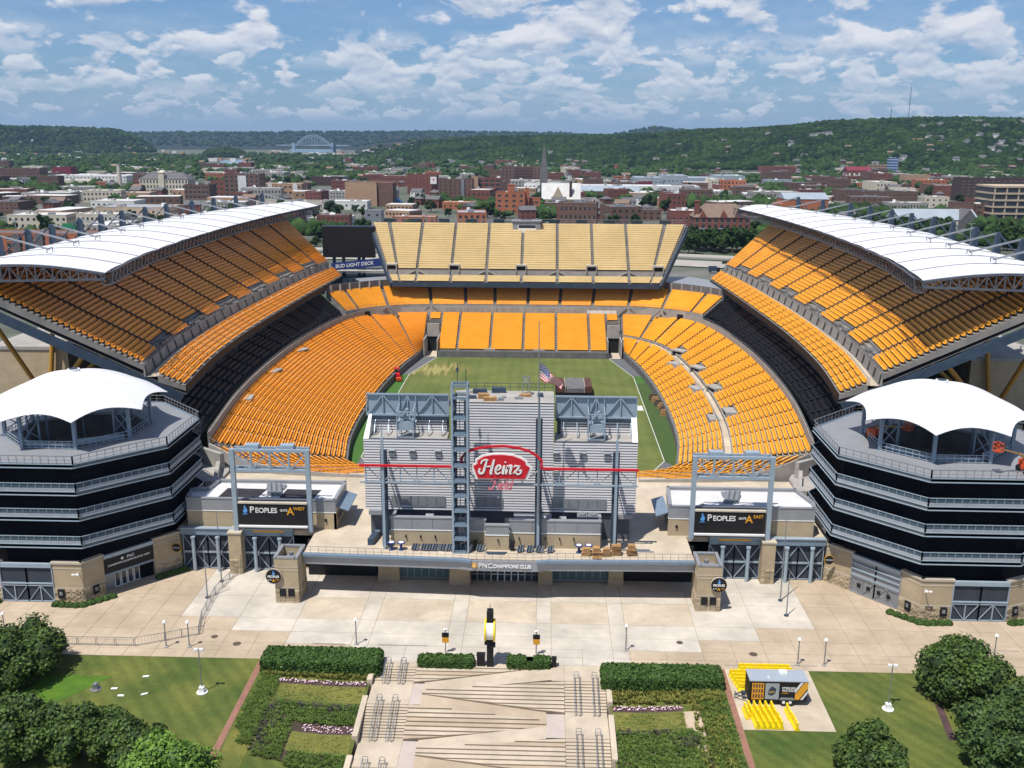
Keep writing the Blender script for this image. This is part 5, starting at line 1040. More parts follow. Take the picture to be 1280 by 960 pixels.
# boom lifts
def boom(loc,rot,label,up=1.):
    t=thing('boom_lift',label,'boom lift',loc,rot=rot)
    mb=MB(); mb.box(-.8,.8,-1.1,1.1,.35,.9); mb.box(-.7,.7,-.9,1.2,.9,1.5); obj('chassis',mb,'boom_orange',t,local=True)
    for x in (-.85,.85):
        for y in (-.8,.8): mb=MB(); mb.tube((x-.15,y,.4),(x+.15,y,.4),.4,12); obj('wheel',mb,'black',t,local=True)
    mb=MB(); mb.beam((0,.6,1.4),(-1.2,.2,2.0+up*.4),.3); mb.beam((-1.2,.2,2.0+up*.4),(-4.2,-.4,2.3+up),.2); obj('boom_arm',mb,'wood',t,local=True)
    mb=MB()
    for x in (-5,-4.2):
        for y in (-.9,.1): mb.beam((x,y,2.0+up),(x,y,3.1+up),.07)
    for z in (2.05,2.55,3.1):
        for a,b in (((-5,-.9),(-4.2,-.9)),((-4.2,-.9),(-4.2,.1)),((-4.2,.1),(-5,.1)),((-5,.1),(-5,-.9))): mb.beam((*a,z+up),(*b,z+up),.07)
    mb.box(-5,-4.2,-.9,.1,2.0+up,2.1+up); obj('basket',mb,'boom_orange',t,local=True)
boom((67.2,117.0,19.4),.1,'orange boom lift parked on the top deck of the right ramp tower'); boom((52.6,130.6,19.4),2.2,'orange boom lift partly hidden under the left tip of the right white canopy',.3)
boom((-52.5,119.2,15.7),-.7,'orange boom lift on the second highest deck of the left ramp tower',-.9)
# ------------------------------------------------ gates, portal frames, concession buildings
for mir in (1,0):
    f=-1 if mir else 1; sd='left' if mir else 'right'; X=lambda a,b:(min(f*a,f*b),max(f*a,f*b))
    t=thing('gate_building',f'flat roofed gate building behind the {"west" if mir else "east"} gate sign on the {sd}','building',(f*34,128,TZ))
    x0,x1=X(23.6,45.2); 
    poly=[(f*45.2,130.2),(f*43.0,130.4),(f*42.4,133.9),(f*23.3,133.9),(f*23.3,126.2),(f*44.6,126.2)] if mir else [(43.8,126.2),(44.2,128.6),(43.0,133.9),(24.2,133.9),(23.6,126.2)]
    n=len(poly)
    for i in range(n):
        a,b=Vector(poly[i]),Vector(poly[(i+1)%n]); d=(b-a).normalized(); n_=Vector((d.y,-d.x)); 
        if (Vector((f*34,130))-a).dot(n_)>0:n_=-n_
        def bx(o0,o1,z0,z1,nm,m_): mb=MB(); mb.prism([tuple(a+n_*o0),tuple(b+n_*o0),tuple(b+n_*o1),tuple(a+n_*o1)],z0,z1); return obj(nm,mb,m_,t)
        bx(-.3,0,TZ,8.5,'wall','stone'); bx(-.32,.06,8.5,8.62,'wall_coping','white'); bx(-.3,.03,8.62,10.35,'parapet','grey_metal'); bx(-.36,.1,10.35,10.5,'parapet_cap','grey_metal')
    mb=MB(); mb.prism([(p[0],p[1]) for p in poly],9.5,9.98); obj('roof',mb,'roof_white',t)
    if mir:
        for a,b in ((-40.6,-34.4),(-31.8,-26.4)): mb=MB(); mb.prism([(a,127.0),(b-.6,127.0),(b,131.2),(a+.3,131.4)],9.98,10.03); obj('roof_mat',mb,'roof_black',t)
    xm=f*33.2; 
    for k in range(3):
        mb=MB(); x=xm-.9*f+k*.75*f; mb.tube((x-.5*f,128.6,9.95),(x+.5*f,132.0,10.5),.36,10); o_=obj('duct',mb,'galv',t)
    mb=MB(); mb.box(xm-1.3,xm+1.3,131,132.6,9.5,10.3); obj('air_handler',mb,'galv',t)
    mb=MB(); mb.tube((xm-4.6,127.8,9.9),(xm-2.0,127.8,9.9),.09,6); mb.box(xm-4.9,xm-4.5,127.6,128,9.5,10.2); mb.box(xm-2.1,xm-1.7,127.6,128,9.5,10.1); obj('pipe_run',mb,'grey_metal',t,kind='stuff')
    mb=MB(); xe=f*(23.3 if mir else 23.6); mb.add([(xe,126.8,9.3),(xe,133.2,9.3),(xe-f*1.7,133.2,8.7),(xe-f*1.7,126.8,8.7),(xe,126.8,9.15),(xe,133.2,9.15),(xe-f*1.7,133.2,8.55),(xe-f*1.7,126.8,8.55)],[(0,1,2,3),(7,6,5,4),(0,3,7,4),(1,0,4,5),(2,1,5,6),(3,2,6,7)]); obj('side_awning',mb,'steel',t)
    for k in range(4): mb=MB(); y=127.3+k*1.5; mb.box(*X(xe*f-.05 if 0 else abs(xe)-.06,abs(xe)+.02),y,y+1.2,7.0,8.3); obj('service_hatch',mb,'win',t)
    mb=MB(); mb.box(*X(26.0,26.5),125.9,126.2,6.9,7.5) if 0 else mb.box(*X(24.6,24.9),126.0,126.2,7.2,7.6); obj('wall_lamp',mb,'black',t)
    # terrace edge beam over the gates + stone pillar + gates
    gt=thing('entrance_gates',f'steel mesh gates under a grey beam, split by a stone pillar, on the {sd}','gate',(f*37,125.5,0),group='entrance gates below the portal signs')
    mb=MB(); mb.box(*X(29.3,45.4),125.15,125.7,5.25,6.2); obj('head_beam',mb,'steel',gt); mb=MB(); mb.box(*X(29.3,45.4),125.0,125.8,6.2,6.32); obj('beam_flange',mb,'steel_light',gt)
    mb=MB(); mb.box(*X(30.5,35),125.08,125.15,5.85,6.12); obj('gold_strip',mb,'gold',gt)
    mb=MB(); mb.box(*X(36.4,38.2),123.9,126.2,0,6.0); obj('stone_pillar',mb,'stone',gt); mb=MB(); mb.box(*X(36.3,38.3),123.8,126.3,6.0,6.25); obj('pillar_cap',mb,'coping',gt)
    mb=MB(); rr=random.Random(5)
    for r in range(7):
        for k in range(3): x=36.42+k*.6; mb.box(*X(x,x+.56),123.9-.04-rr.random()*.07,123.95,r*.31+.02,r*.31+.29)
    obj('rough_stone_blocks',mb,'stone_block',gt,kind='stuff')
    for a,b in ((29.3,36.4),(38.2,45.2)):
        mb=MB(); mb.box(*X(a,b),125.5,125.56,.05,5.25); obj('mesh_screen',mb,'gate_net',gt)
        nb=4 if b-a>6 else 3
        for k in range(nb):
            u0=a+(b-a)*k/nb;u1=a+(b-a)*(k+1)/nb; mb=MB(); y=125.4
            for p,q in (((u0,.1),(u0,5.2)),((u1,.1),(u1,5.2)),((u0,.15),(u1,.15)),((u0,2.5),(u1,2.5)),((u0,2.5),(u1,5.2)) if k%2 else ((u0,5.2),(u1,2.5)),((u0,.1),(u1,2.5)) if k%2==0 else ((u0,2.5),(u1,.1))): mb.beam((f*p[0],y,p[1]),(f*q[0],y,q[1]),.11)
            mb.box(*X(u0+.1,u1-.1),y-.08,y-.02,2.45,2.75); obj('gate_leaf',mb,'steel_light',gt)
            if k%2: mb=MB(); mb.tube((f*u0,124.6,0),(f*u0,124.6,5.0),.26,10); mb.tube((f*u0,124.6,5.0),(f*u0,124.6,5.25),.34,10); obj('light_column',mb,'steel_light',gt)
    # portal frame with sign
    ft=thing('portal_frame',f'tall steel frame with a lattice head around the {"west" if mir else "east"} gate sign','portal frame',(f*31.8,124.8,TZ),group='steel portal frames over the gates')
    for x in (37.1,26.6):
        mb=MB(); mb.beam((f*x,124.8,6.2),(f*x,124.8,18.3),.62,.62); obj('frame_leg',mb,'steel_light',ft)
    mb=MB(); y=124.8
    for z in (18.1,15.2): mb.beam((f*37.1,y,z),(f*26.6,y,z),.35,.4); mb.beam((f*37.1,y+1.4,z),(f*26.6,y+1.4,z),.25,.3)
    xs_=[26.6,29.2,31.85,34.5,37.1]
    for i in range(4): a,b=xs_[i],xs_[i+1]; mb.beam((f*a,y,15.2 if i%2 else 18.1),(f*b,y,18.1 if i%2 else 15.2),.2); mb.beam((f*b,y,15.2),(f*b,y,18.1),.28); mb.beam((f*a,y,18.1),(f*b,y+1.4,18.1),.12); mb.beam((f*a,y+1.4,15.2),(f*b,y+1.4,18.1),.14); mb.beam((f*a,y,15.2),(f*b,y+1.4,15.2),.1)
    for a in (28.6,33.5): mb.box(*X(a,a+1.9),y+.3,y+1.5,18.2,18.75)
    obj('lattice_head',mb,'steel_light',ft,kind='stuff')
    sn=thing('gate_sign',f'black sign board with blue flame and white and gold lettering for gate A {"west" if mir else "east"}','sign',(f*31.8,124.6,8.9))
    mb=MB(); mb.box(*X(26.9,36.6),124.35,124.75,7.25,10.45); bd=obj('sign_board',mb,'black',sn); mb=MB(); mb.box(*X(26.9,36.6),124.25,124.8,10.45,10.65); obj('gold_top_edge',mb,'coping',sn); mb=MB(); mb.box(*X(26.9,36.6),124.1,124.8,7.0,7.25); obj('white_sill',mb,'white',sn)
    c=f*31.8; yy=124.3
    text('P',1.3,'white_paint',bd,(c-3.2,yy,9.52),(1,0,0),(0,0,1),ext=.02,off=.012,align='LEFT'); text('EOPLES',1.02,'white_paint',bd,(c-2.42,yy,9.45),(1,0,0),(0,0,1),ext=.02,off=.014,space=.92,align='LEFT')
    text('GATE',.42,'white_paint',bd,(c+1.62,yy,9.5),(1,0,0),(0,0,1),ext=.02,off=.006); text('A',1.5,'gold',bd,(c+2.55,yy,9.35),(1,0,0),(0,0,1),ext=.02,off=.02); text('WEST' if mir else 'EAST',.62,'gold',bd,(c+3.8,yy,9.78),(1,0,0),(0,0,1),ext=.02,off=.004)
    mb=MB(); fl=[(-.28,0),(-.1,-.25),(.2,-.22),(.36,.05),(.3,.4),(.1,.62),(.02,1.0),(-.16,.6),(-.02,.42),(-.2,.25)]; mb.add([(c-3.85+p[0],yy-.02,9.3+p[1]) for p in fl],[tuple(range(len(fl)))]); mb.box(c-4.2,c-3.5,yy-.03,yy,8.86,8.95); obj('flame_mark',mb,'sky_blue',bd)
    # hollow stone pillar by the terrace and its round sign
    pt=thing('stone_pylon',f'square hollow topped stone pylon at the {sd} end of the terrace','pylon',(f*27.8,117.5,0),group='stone pylons flanking the terrace')
    x0,x1=X(26.2,29.35); y0,y1=115.5,119.7
    for a in ((x0,x0+.35,y0,y1),(x1-.35,x1,y0,y1),(x0+.35,x1-.35,y0,y0+.35),(x0+.35,x1-.35,y1-.35,y1)): mb=MB(); mb.box(*a,0,6.3); obj('wall',mb,'stone',pt); mb=MB(); mb.box(a[0]-.04,a[1]+.04,a[2]-.04,a[3]+.04,6.3,6.55); obj('wall_coping',mb,'grey_metal',pt)
    mb=MB(); mb.box(x0+.3,x1-.3,y0+.3,y1-.3,5.0,5.2); mb.box(x0+1,x1-1,y0+1.2,y0+2.4,5.2,5.7); mb.tube(((x0+x1)/2,y0+2.9,5.2),((x0+x1)/2,y0+2.9,6.0),.3,8); obj('roof_unit',mb,'galv',pt,kind='stuff')
    for z in (5.05,4.6,2.1): mb=MB(); mb.box(x0-.03,x1+.03,y0-.03,y1+.03,z,z+.1); obj('stone_course',mb,'coping',pt)
    mb=MB(); rr=random.Random(9)
    for r in range(6):
        for k in range(5):
            u_=x0+.02+k*.63; o=.05+rr.random()*.06; mb.box(u_,u_+.59,y0-o,y0+.01,r*.31+.02,r*.31+.29)
        for k in range(6):
            u_=y0+.05+k*.68; o=.05+rr.random()*.06; xx=(x1,x1+o) if mir else (x0-o,x0); mb.box(xx[0],xx[1],u_,u_+.64,r*.31+.02,r*.31+.29)
    obj('rough_stone_blocks',mb,'stone_block',pt,kind='stuff')
    for q in (.32,.68): x=x0+(x1-x0)*q; mb=MB(); mb.box(x-.42,x+.42,y0-.16,y0-.02,1.0,2.0); mb.box(x-.34,x+.34,y0-.22,y0-.16,1.1,1.7); obj('wall_plaque',mb,'black',pt)
    xs_=-29.4 if mir else 28.95; rs=thing('round_sign',f'round black sign with gold rim on the corner of the {sd} stone pylon','sign',(xs_,115.2,3.9),group='round signs on the stone pylons')
    mb=MB(); mb.tube((xs_,115.38,3.9),(xs_,115.2,3.9),1.08,28); obj('sign_rim',mb,'coping',rs); mb=MB(); mb.tube((xs_,115.2,3.9),(xs_,115.14,3.9),1.0,28); dd=obj('sign_disc',mb,'black',rs)
    text('PEOPLES',.43,'white_paint',dd,(xs_,115.1,3.88),(1,0,0),(0,0,1),ext=.015,off=.01,space=.92); text('A',.62,'gold',dd,(xs_,115.1,3.32),(1,0,0),(0,0,1),ext=.015,off=.01)
    text('GATE',.2,'white_paint',dd,(xs_-.5,115.1,3.42),(1,0,0),(0,0,1),ext=.015); text('WEST' if mir else 'EAST',.2,'gold',dd,(xs_+.52,115.1,3.42),(1,0,0),(0,0,1),ext=.015)
    mb=MB(); mb.add([(xs_+p[0]*.55,115.1,4.25+p[1]*.55) for p in fl],[tuple(range(len(fl)))]); obj('flame_mark',mb,'sky_blue',dd)
    # concourse wall behind, between bowl and gate building
    t=thing('ramp_wall',f'curving pale concrete ramp wall between the {sd} gate building and the corner seats','wall',(f*46,146,0))
    mb=MB(); mb.prism([(f*47.5,149.2),(f*52,152.5),(f*51.6,153),(f*47,149.8)],0,9.2); mb.prism([(f*44.9,139.5),(f*45.5,139.5),(f*48.1,149),(f*47.5,149.2)],0,8.0); obj('wall',mb,'concrete',t)
    mb=MB(); mb.box(*X(44.5,46.5),139,141,TZ,8.2); obj('pier',mb,'concrete',t)
t=thing('link_building','dark low buildings filling the ground between the ramp towers and the seating bowl','building',(0,150,0))
for f in (-1,1):
    mb=MB(); mb.prism([(f*46,140),(f*52,146),(f*64,150),(f*64,158),(f*50,158),(f*46,149)],-.1,6.5); obj('roof',mb,'concrete',t)
mb=MB(); mb.box(-46,46,148.5,149,-.1,5.2); obj('wall',mb,'concrete_dark',t)
# ------------------------------------------------ terrain: river plain and hills
def px_az(px): return math.atan((px-640)*cp/1200)-YAW
def crest(tab,px): return np.interp(px,[a for a,_ in tab],[b for _,b in tab])
def hz(y,r): return 60+r*(173-y)/1200
R1c=[(430,192),(445,186),(470,178.5),(500,174),(560,171.5),(600,169),(700,168),(770,167),(830,164),(870,160.5),(920,159.5),(990,155.5),(1030,151),(1110,148),(1190,147),(1280,149),(1500,152)]
R1f=[(430,3000),(600,2400),(800,2150),(1000,1980),(1280,1900),(1500,1900)]
R2c=[(-200,157),(0,161),(60,161.5),(110,162.5),(145,164),(160,168),(175,175),(190,186),(200,192)]
R3c=[(-200,167),(150,168),(230,167),(300,167),(400,165.5),(500,165),(560,164.5),(640,164.5),(700,165.5),(760,168),(790,162),(815,158),(835,160),(870,163),(1000,163),(1500,163)]
R4c=[(225,196),(245,192),(262,187),(280,183.5),(295,187),(310,193),(325,197)]
def ss(t): t=min(1,max(0,t)); return t*t*(3-2*t)
def nz2(x,y,s=1.): return math.sin(x*.0061*s+1.3)*math.cos(y*.0047*s+.4)+.5*math.sin(x*.017*s+y*.011*s)+.25*math.sin(x*.041*s-y*.036*s)
def height(az,r):
    px=640+1200*math.tan(az+YAW)/cp; h=-3.; x=5.75+r*math.sin(az); y=r*math.cos(az); n_=nz2(x,y)
    if 420<px:
        f=crest(R1f,px)+n_*45; top=hz(crest(R1c,px)+5.0,f+900)-0; h=max(h,-3+(top+3)*ss((r-f)/900)**.85*(1+.07*n_*ss((r-f)/300)*(1-ss((r-f-500)/400)))) if r>f else h
    if px<205:
        f=3900+n_*60; top=hz(crest(R2c,px)+3.5,f+700); h=max(h,-3+(top+3)*ss((r-f)/700)) if r>f else h
    if r>5500:
        f=6300+n_*120; top=hz(crest(R3c,px)+2.2,f+1500); h=max(h,-3+(top+3)*ss((r-f)/1500)**.8+n_*2)
    if 220<px<330 and 3300<r<4300:
        top=hz(crest(R4c,px)+3.,3700); h=max(h,-3+(top+3)*max(0,1-((r-3750)/420)**2))
    return h
AZ=[rad(-52+104*i/416) for i in range(417)]
RS=[0]+[345*1.0] ; r=345.
RS=[330.]
while r<9900: r*=1.018 if r>1500 else 1.06; RS.append(r)
HG=np.array([[height(a,r) for a in AZ] for r in RS])
V=np.array([[5.75+r*math.sin(a),r*math.cos(a),HG[i,j]] for i,r in enumerate(RS) for j,a in enumerate(AZ)])
na=len(AZ); I=np.arange(len(RS)-1)[:,None]*na+np.arange(na-1)[None,:]; I=I.ravel()
F=np.stack([I,I+1,I+na+1,I+na],1)
tr=npobj('terrain',V,F,'town_ground',kind='structure',smooth=True)
me=tr.data; me.materials.append(MATS['forest_floor']); zc=(HG[:-1,:-1]+HG[1:,1:]).ravel()/2; rc=np.repeat(np.array(RS[:-1]),na-1); me.polygons.foreach_set('material_index',((zc>-1.5)|(rc>5200)).astype(np.int32))
mb=MB(); mb.add([(-2600,-600,-3.3),(2600,-600,-3.3),(2600,420,-3.3),(-2600,420,-3.3)],[(0,1,2,3)]); obj('ground_plain',mb,'town_ground',kind='structure')
def gz(x,y):
    r=math.hypot(x-5.75,y); a=math.atan2(x-5.75,y); i=np.interp(r,RS,range(len(RS))); j=(math.degrees(a)+52)/104*416; i0=int(min(max(i,0),len(RS)-2)); j0=int(min(max(j,0),na-2)); fi,fj=i-i0,j-j0
    return float((HG[i0,j0]*(1-fj)+HG[i0,j0+1]*fj)*(1-fi)+(HG[i0+1,j0]*(1-fj)+HG[i0+1,j0+1]*fj)*fi)
def PX(px,r): a=px_az(px); return (5.75+r*math.sin(a),r*math.cos(a))
def rv(name,pts): mb=MB(); p=[PX(a,b) for a,b in pts]; mb.add([(x,y,-2.5) for x,y in p],[tuple(range(len(p)))]); obj(name,mb,'river',kind='structure')
rv('river',[(262,2350),(308,2350),(300,2900),(275,2900)]); rv('river',[(362,4300),(420,4300),(425,5600),(360,5600)])
# ---- crowns that cover hills and plain: one mass each
rng=np.random.default_rng(5)
def blob_proto(seed):
    r=np.random.default_rng(seed); V=[(0,0,1.0)]; 
    for ring,(z,rr_,n) in enumerate(((.62,.62,5),(.1,1.0,6))):
        for k in range(n): a=2*math.pi*(k+.5*ring)/n+r.uniform(-.2,.2); q=rr_*r.uniform(.82,1.18); V.append((q*math.cos(a),q*math.sin(a),z*r.uniform(.85,1.15)))
    for k in range(6): a=2*math.pi*k/6; V.append((.75*math.cos(a),.75*math.sin(a),-.55))
    F=[(0,1+k,1+(k+1)%5) for k in range(5)]
    # ring 1 (5) to ring 2 (6)
    i=j=0
    while i<5 or j<6:
        if j<6 and (i>=5 or (j+.5)/6<=(i+.5)/5): F.append((1+i%5,6+j%6,6+(j+1)%6)); j+=1
        else: F.append((1+i%5,6+i*6//5%6 if 0 else 6+j%6,1+(i+1)%5)); i+=1
    for k in range(6): F+=[(6+k,12+k,12+(k+1)%6),(6+k,12+(k+1)%6,6+(k+1)%6)]
    return np.array(V),np.array(F)
PRO=[blob_proto(s) for s in range(6)]
def blobs(name,P,S,matn,kind='stuff',sq=.8):
    P=np.array(P);S=np.array(S);n=len(P); idx=rng.integers(0,6,n); VV=[];FF=[];o=0
    for k in range(6):
        V_,F_=PRO[k]; m=np.where(idx==k)[0]
        if not len(m): continue
        a=rng.uniform(0,2*math.pi,len(m)); c,s_=np.cos(a)[:,None],np.sin(a)[:,None]; sc_=S[m][:,None]; asp=rng.uniform(.8,1.25,len(m))[:,None]
        x=(V_[None,:,0]*c-V_[None,:,1]*s_)*sc_*asp; y=(V_[None,:,0]*s_+V_[None,:,1]*c)*sc_; z=V_[None,:,2]*sc_*sq*rng.uniform(.8,1.3,len(m))[:,None]
        W=np.stack([x,y,z],2)+P[m][:,None,:]; VV.append(W.reshape(-1,3)); nv=len(V_); FF.append((F_[None]+ (np.arange(len(m))*nv)[:,None,None]+o).reshape(-1,3)); o+=len(m)*nv
    return npobj(name,np.vstack(VV),np.vstack(FF),matn,kind=kind,smooth=True)
def scatter_hill(px0,px1,r0,r1,step,smin,smax,zmin=-1,prob=1.):
    P=[];S=[]; r=r0
    while r<r1:
        st=step*(r/2400)**.75; a0,a1=px_az(px0),px_az(px1); n=int((a1-a0)*r/st)
        for k in range(n):
            a=a0+(a1-a0)*(k+rng.random())/n; rr_=r+rng.random()*st; x=5.75+rr_*math.sin(a);y=rr_*math.cos(a);z=gz(x,y)
            if z<zmin or rng.random()>prob: continue
            s_=rng.uniform(smin,smax)*(r/2400)**.4; P.append((x,y,z+s_*.35)); S.append(s_)
        r+=st*.9
    return P,S
BH=[] # clearings where houses stand
def clear(P,S):
    keep=[i for i,p in enumerate(P) if not any(abs(p[0]-b[0])<b[2] and abs(p[1]-b[1])<b[3] for b in BH)]
    return [P[i] for i in keep],[S[i] for i in keep]
# ------------------------------------------------ town
def bldg(name,label,cat,x,y,w,d,h,wall,roof='roof_black',group=None,win=None,rot=0.,hip=0.,gable=0.,wm='win',far=False,parapet=True,base=-3.0,ext=None):
    """win=(cols,rows,width,height) on the front; side windows follow the same pitch"""
    z=gz(x,y) if base is None else base
    t=thing(name,label,cat,(x,y,z),group=group,rot=rot)
    mb=MB(); mb.box(-w/2,w/2,0,d,0,h); obj('wall',mb,wall,t,local=True)
    if hip:
        e=.4; i_=min(w,d)*.38; mb=MB(); mb.add([(-w/2-e,-e,h),(w/2+e,-e,h),(w/2+e,d+e,h),(-w/2-e,d+e,h),(-w/2+i_,d/2,h+hip),(w/2-i_,d/2,h+hip)],[(0,1,5,4),(1,2,5),(2,3,4,5),(3,0,4)]); obj('roof',mb,roof,t,local=True)
    elif gable:
        e=.4; mb=MB(); mb.add([(-w/2-e,-e,h),(w/2+e,-e,h),(w/2+e,d+e,h),(-w/2-e,d+e,h),(-w/2-e,d/2,h+gable),(w/2+e,d/2,h+gable)],[(0,1,5,4),(2,3,4,5),(1,2,5),(3,0,4)]); obj('roof',mb,roof,t,local=True)
    else:
        mb=MB(); mb.box(-w/2+.25,w/2-.25,.25,d-.25,h,h+.12); obj('roof',mb,roof,t,local=True)
        if parapet:
            mb=MB()
            for q in ((-w/2,w/2,-.06,.25),(-w/2,w/2,d-.25,d+.06)): mb.box(q[0],q[1],q[2],q[3],h,h+.7)
            for q in ((-w/2-.05,-w/2+.25,.25,d-.25),(w/2-.25,w/2+.05,.25,d-.25)): mb.box(q[0],q[1],q[2],q[3],h,h+.7)
            obj('parapet',mb,wall,t,local=True,kind='stuff')
            if w>14:
                rr=random.Random(int(w*7+x)); 
                for k in range(3): a=rr.uniform(-w*.38,w*.38); b=rr.uniform(d*.2,d*.8); s_=rr.uniform(.8,2.2); mb=MB(); mb.box(a-s_,a+s_,b-s_,b+s_,h+.1,h+rr.uniform(1.,2.4)); obj('roof_unit',mb,rr.choice(['galv','white','concrete']),t,local=True)
    if win:
        c,r_,ww,wh=win; n=0; mbs=MB(); proto=None; px_,pz=w/c,(h-.8)/r_
        for i in range(c):
            for j in range(r_):
                xx=-w/2+px_*(i+.5); zz=.6+pz*(j+.5)
                if far: mbs.box(xx-ww/2,xx+ww/2,-.07,.05,zz-wh/2,zz+wh/2)
                else:
                    if proto is None:
                        m_=MB(); m_.box(-ww/2,ww/2,-.06,.05,-wh/2,wh/2); m_.box(-ww/2-.15,ww/2+.15,-.14,.0,-wh/2-.22,-wh/2); m_.m=[0]*6+[1]*6
                        proto=obj('window',m_,[wm,'coping'],t,local=True); o_=proto
                    else: o_=proto.copy(); COL.objects.link(o_); o_.parent=t
                    o_.location=(xx,0,zz)
        cs=max(1,int(d/px_))
        for sx_ in (-1,1):
            for i in range(cs):
                for j in range(r_): yy=d*(i+.5)/cs; zz=.6+pz*(j+.5); a,b=(w/2-.05,w/2+.07) if sx_>0 else (-w/2-.07,-w/2+.05); mbs.box(a,b,yy-ww/2,yy+ww/2,zz-wh/2,zz+wh/2)
        if mbs.v: obj('windows' if far else 'side_windows',mbs,wm,t,local=True,kind='stuff')
    return t
mat('brick_red',(.215,.082,.06),.9,(.155,.058,.045),.3,.6,fine=(1.5,.15)); mat('brick_orange',(.42,.15,.075),.9,(.34,.115,.06),.3,.6,fine=(1.5,.12)); mat('brick_brown',(.17,.10,.075),.9,(.12,.07,.055),.3,.6,fine=(1.5,.15))
mat('brick_tan',(.42,.27,.17),.9,(.35,.22,.14),.3,.6,fine=(1.5,.1)); mat('brick_dark',(.085,.05,.045),.9,(.06,.035,.03),.3,.6); mat('cream_wall',(.60,.54,.43),.85,(.50,.45,.36),.3,.6,fine=(1.,.08)); mat('pale_wall',(.68,.67,.64),.8,(.56,.55,.53),.3,.6)
mat('slate',(.14,.135,.14),.85,(.10,.095,.10),.4,.6); mat('roof_brown',(.22,.155,.12),.85,(.16,.11,.085),.4,.6); mat('roof_blue',(.09,.27,.50),.5,(.07,.22,.42),.5,.5); mat('metal_roof',(.34,.38,.42),.5,(.27,.31,.35),.1,.5); mat('pale_roof',(.62,.61,.58),.8,(.50,.49,.47),.15,.6); mat('concrete_tan',(.50,.40,.29),.9,(.42,.33,.24),.2,.6); mat('green_roof',(.03,.22,.10),.6); mat('maroon',(.20,.03,.045),.7); mat('blue_glass',(.05,.12,.30),.2,spec=.7)
B=bldg
b=B('brick_office','red brick office block with steep brown roof beside the right white roof','building',117,614,35,20,15.5,'brick_red','roof_brown',win=(9,4,1.9,2.3),hip=8)
for dx in (-12,1,10):
    mb=MB(); mb.prism([(dx-2.6,-.3),(dx+2.6,-.3),(dx+2.6,6),(dx-2.6,6)],15.4,[15.4]*4); mb.add([(dx-2.6,-.35,15.4),(dx+2.6,-.35,15.4),(dx,-.35,19.8),(dx-2.6,7,15.4),(dx+2.6,7,15.4),(dx,7,19.8)],[(0,1,2),(5,4,3),(0,2,5,3),(1,4,5,2)]); obj('gable_dormer',mb,'brick_red',b,local=True)
mb=MB(); mb.box(-17,-14,2,5,15,25); mb.box(-17.3,-13.7,1.7,5.3,25,25.8); obj('tower',mb,'brick_red',b,local=True); mb=MB(); mb.box(-17.2,2,-1.6,0,8.2,8.8); obj('balcony_awning',mb,'grey_metal',b,local=True); mb=MB(); mb.box(-17,-5,-.4,.0,5.6,8.2); obj('balcony_recess',mb,'win',b,local=True)
b=B('brick_hall','orange red brick building with square centre tower beyond the pale deck','building',-24,831,25,18,18,'brick_orange',win=(4,4,2.8,1.7)); mb=MB(); mb.box(-2.5,3.5,2,8,18,24.5); mb.box(-2.7,3.7,1.8,8.2,24.5,25.2); obj('tower',mb,'brick_orange',b,local=True)
B('brick_wing','lower orange brick wing attached right of the orange brick hall','building',-5,851,13,16,12,'brick_orange',win=(2,2,3.2,1.4)); B('brick_stack','thin orange brick tower just right of the orange brick hall','tower',-10,846,3.6,3.6,21,'brick_orange')
b=B('church','church with big white roof and stone gable front right of the orange brick building','church',21,947,37,20,6,'concrete_tan','pale_roof',gable=15)
mb=MB(); mb.add([(-9,-3.5,0),(3,-3.5,0),(3,-3.5,7),(-3,-3.5,18),(-9,-3.5,7),(-9,9,0),(3,9,0),(3,9,7),(-3,9,18),(-9,9,7)],[(0,1,2,3,4),(9,8,7,6,5),(1,6,7,2),(0,4,9,5),(2,7,8,3),(4,3,8,9)]); obj('gable_front',mb,'concrete_tan',b,local=True); mb=MB(); mb.box(8,10.5,1,3.5,6,23); obj('chimney',mb,'brick_dark',b,local=True)
t=thing('church_spire','slender dark stone church spire rising above the brown apartment block','spire',(4,1033,-3)); mb=MB(); mb.box(-4,4,-4,4,0,28); obj('tower',mb,'concrete_dark',t,local=True); mb=MB(); mb.add([(-4,-4,28),(4,-4,28),(4,4,28),(-4,4,28),(0,0,60)],[(0,1,4),(1,2,4),(2,3,4),(3,0,4)]); obj('spire',mb,'slate',t,local=True)
b=B('apartment_block','long reddish apartment block with a dark balconied middle beyond the spire','building',-25,1328,58,24,26,'brick_brown',win=(12,6,2.0,2.2),far=True); mb=MB(); mb.box(-11,13,-.6,.0,0,25); obj('dark_middle',mb,'brick_dark',b,local=True)
for k in range(6): mb=MB(); mb.box(-11,13,-.9,-.55,2+k*4,2.6+k*4); obj('balcony_slab',mb,'brick_brown',b,local=True)
b=B('tan_block','plain windowless tan brick box building with a dark red roof block','building',-168,916,30,24,22,'brick_tan'); mb=MB(); mb.box(15,30,2,24,0,22); obj('brown_wing',mb,'brick_brown',b,local=True)
B('red_block','dark red brick block with white sign panel on its right corner','building',-136,1121,34,22,22,'brick_red',win=(8,1,.5,17),wm='brick_dark',far=True); b=B('sign_hoarding','small white billboard square fixed at the corner of the dark red block','sign',-122.5,1119,7,.6,8,'white_paint',base=9,parapet=False); text('Y',6,'red',b,(-122.5,1118.9,13),(1,0,0),(0,0,1))
b=B('brown_block','dark brown brick tower block with a pale grey vertical strip','building',-84,972,34,24,23,'brick_brown',win=(7,6,1.3,1.4),far=True); mb=MB(); mb.box(6,9,-.5,0,0,23.5); obj('pale_strip',mb,'galv',b,local=True)
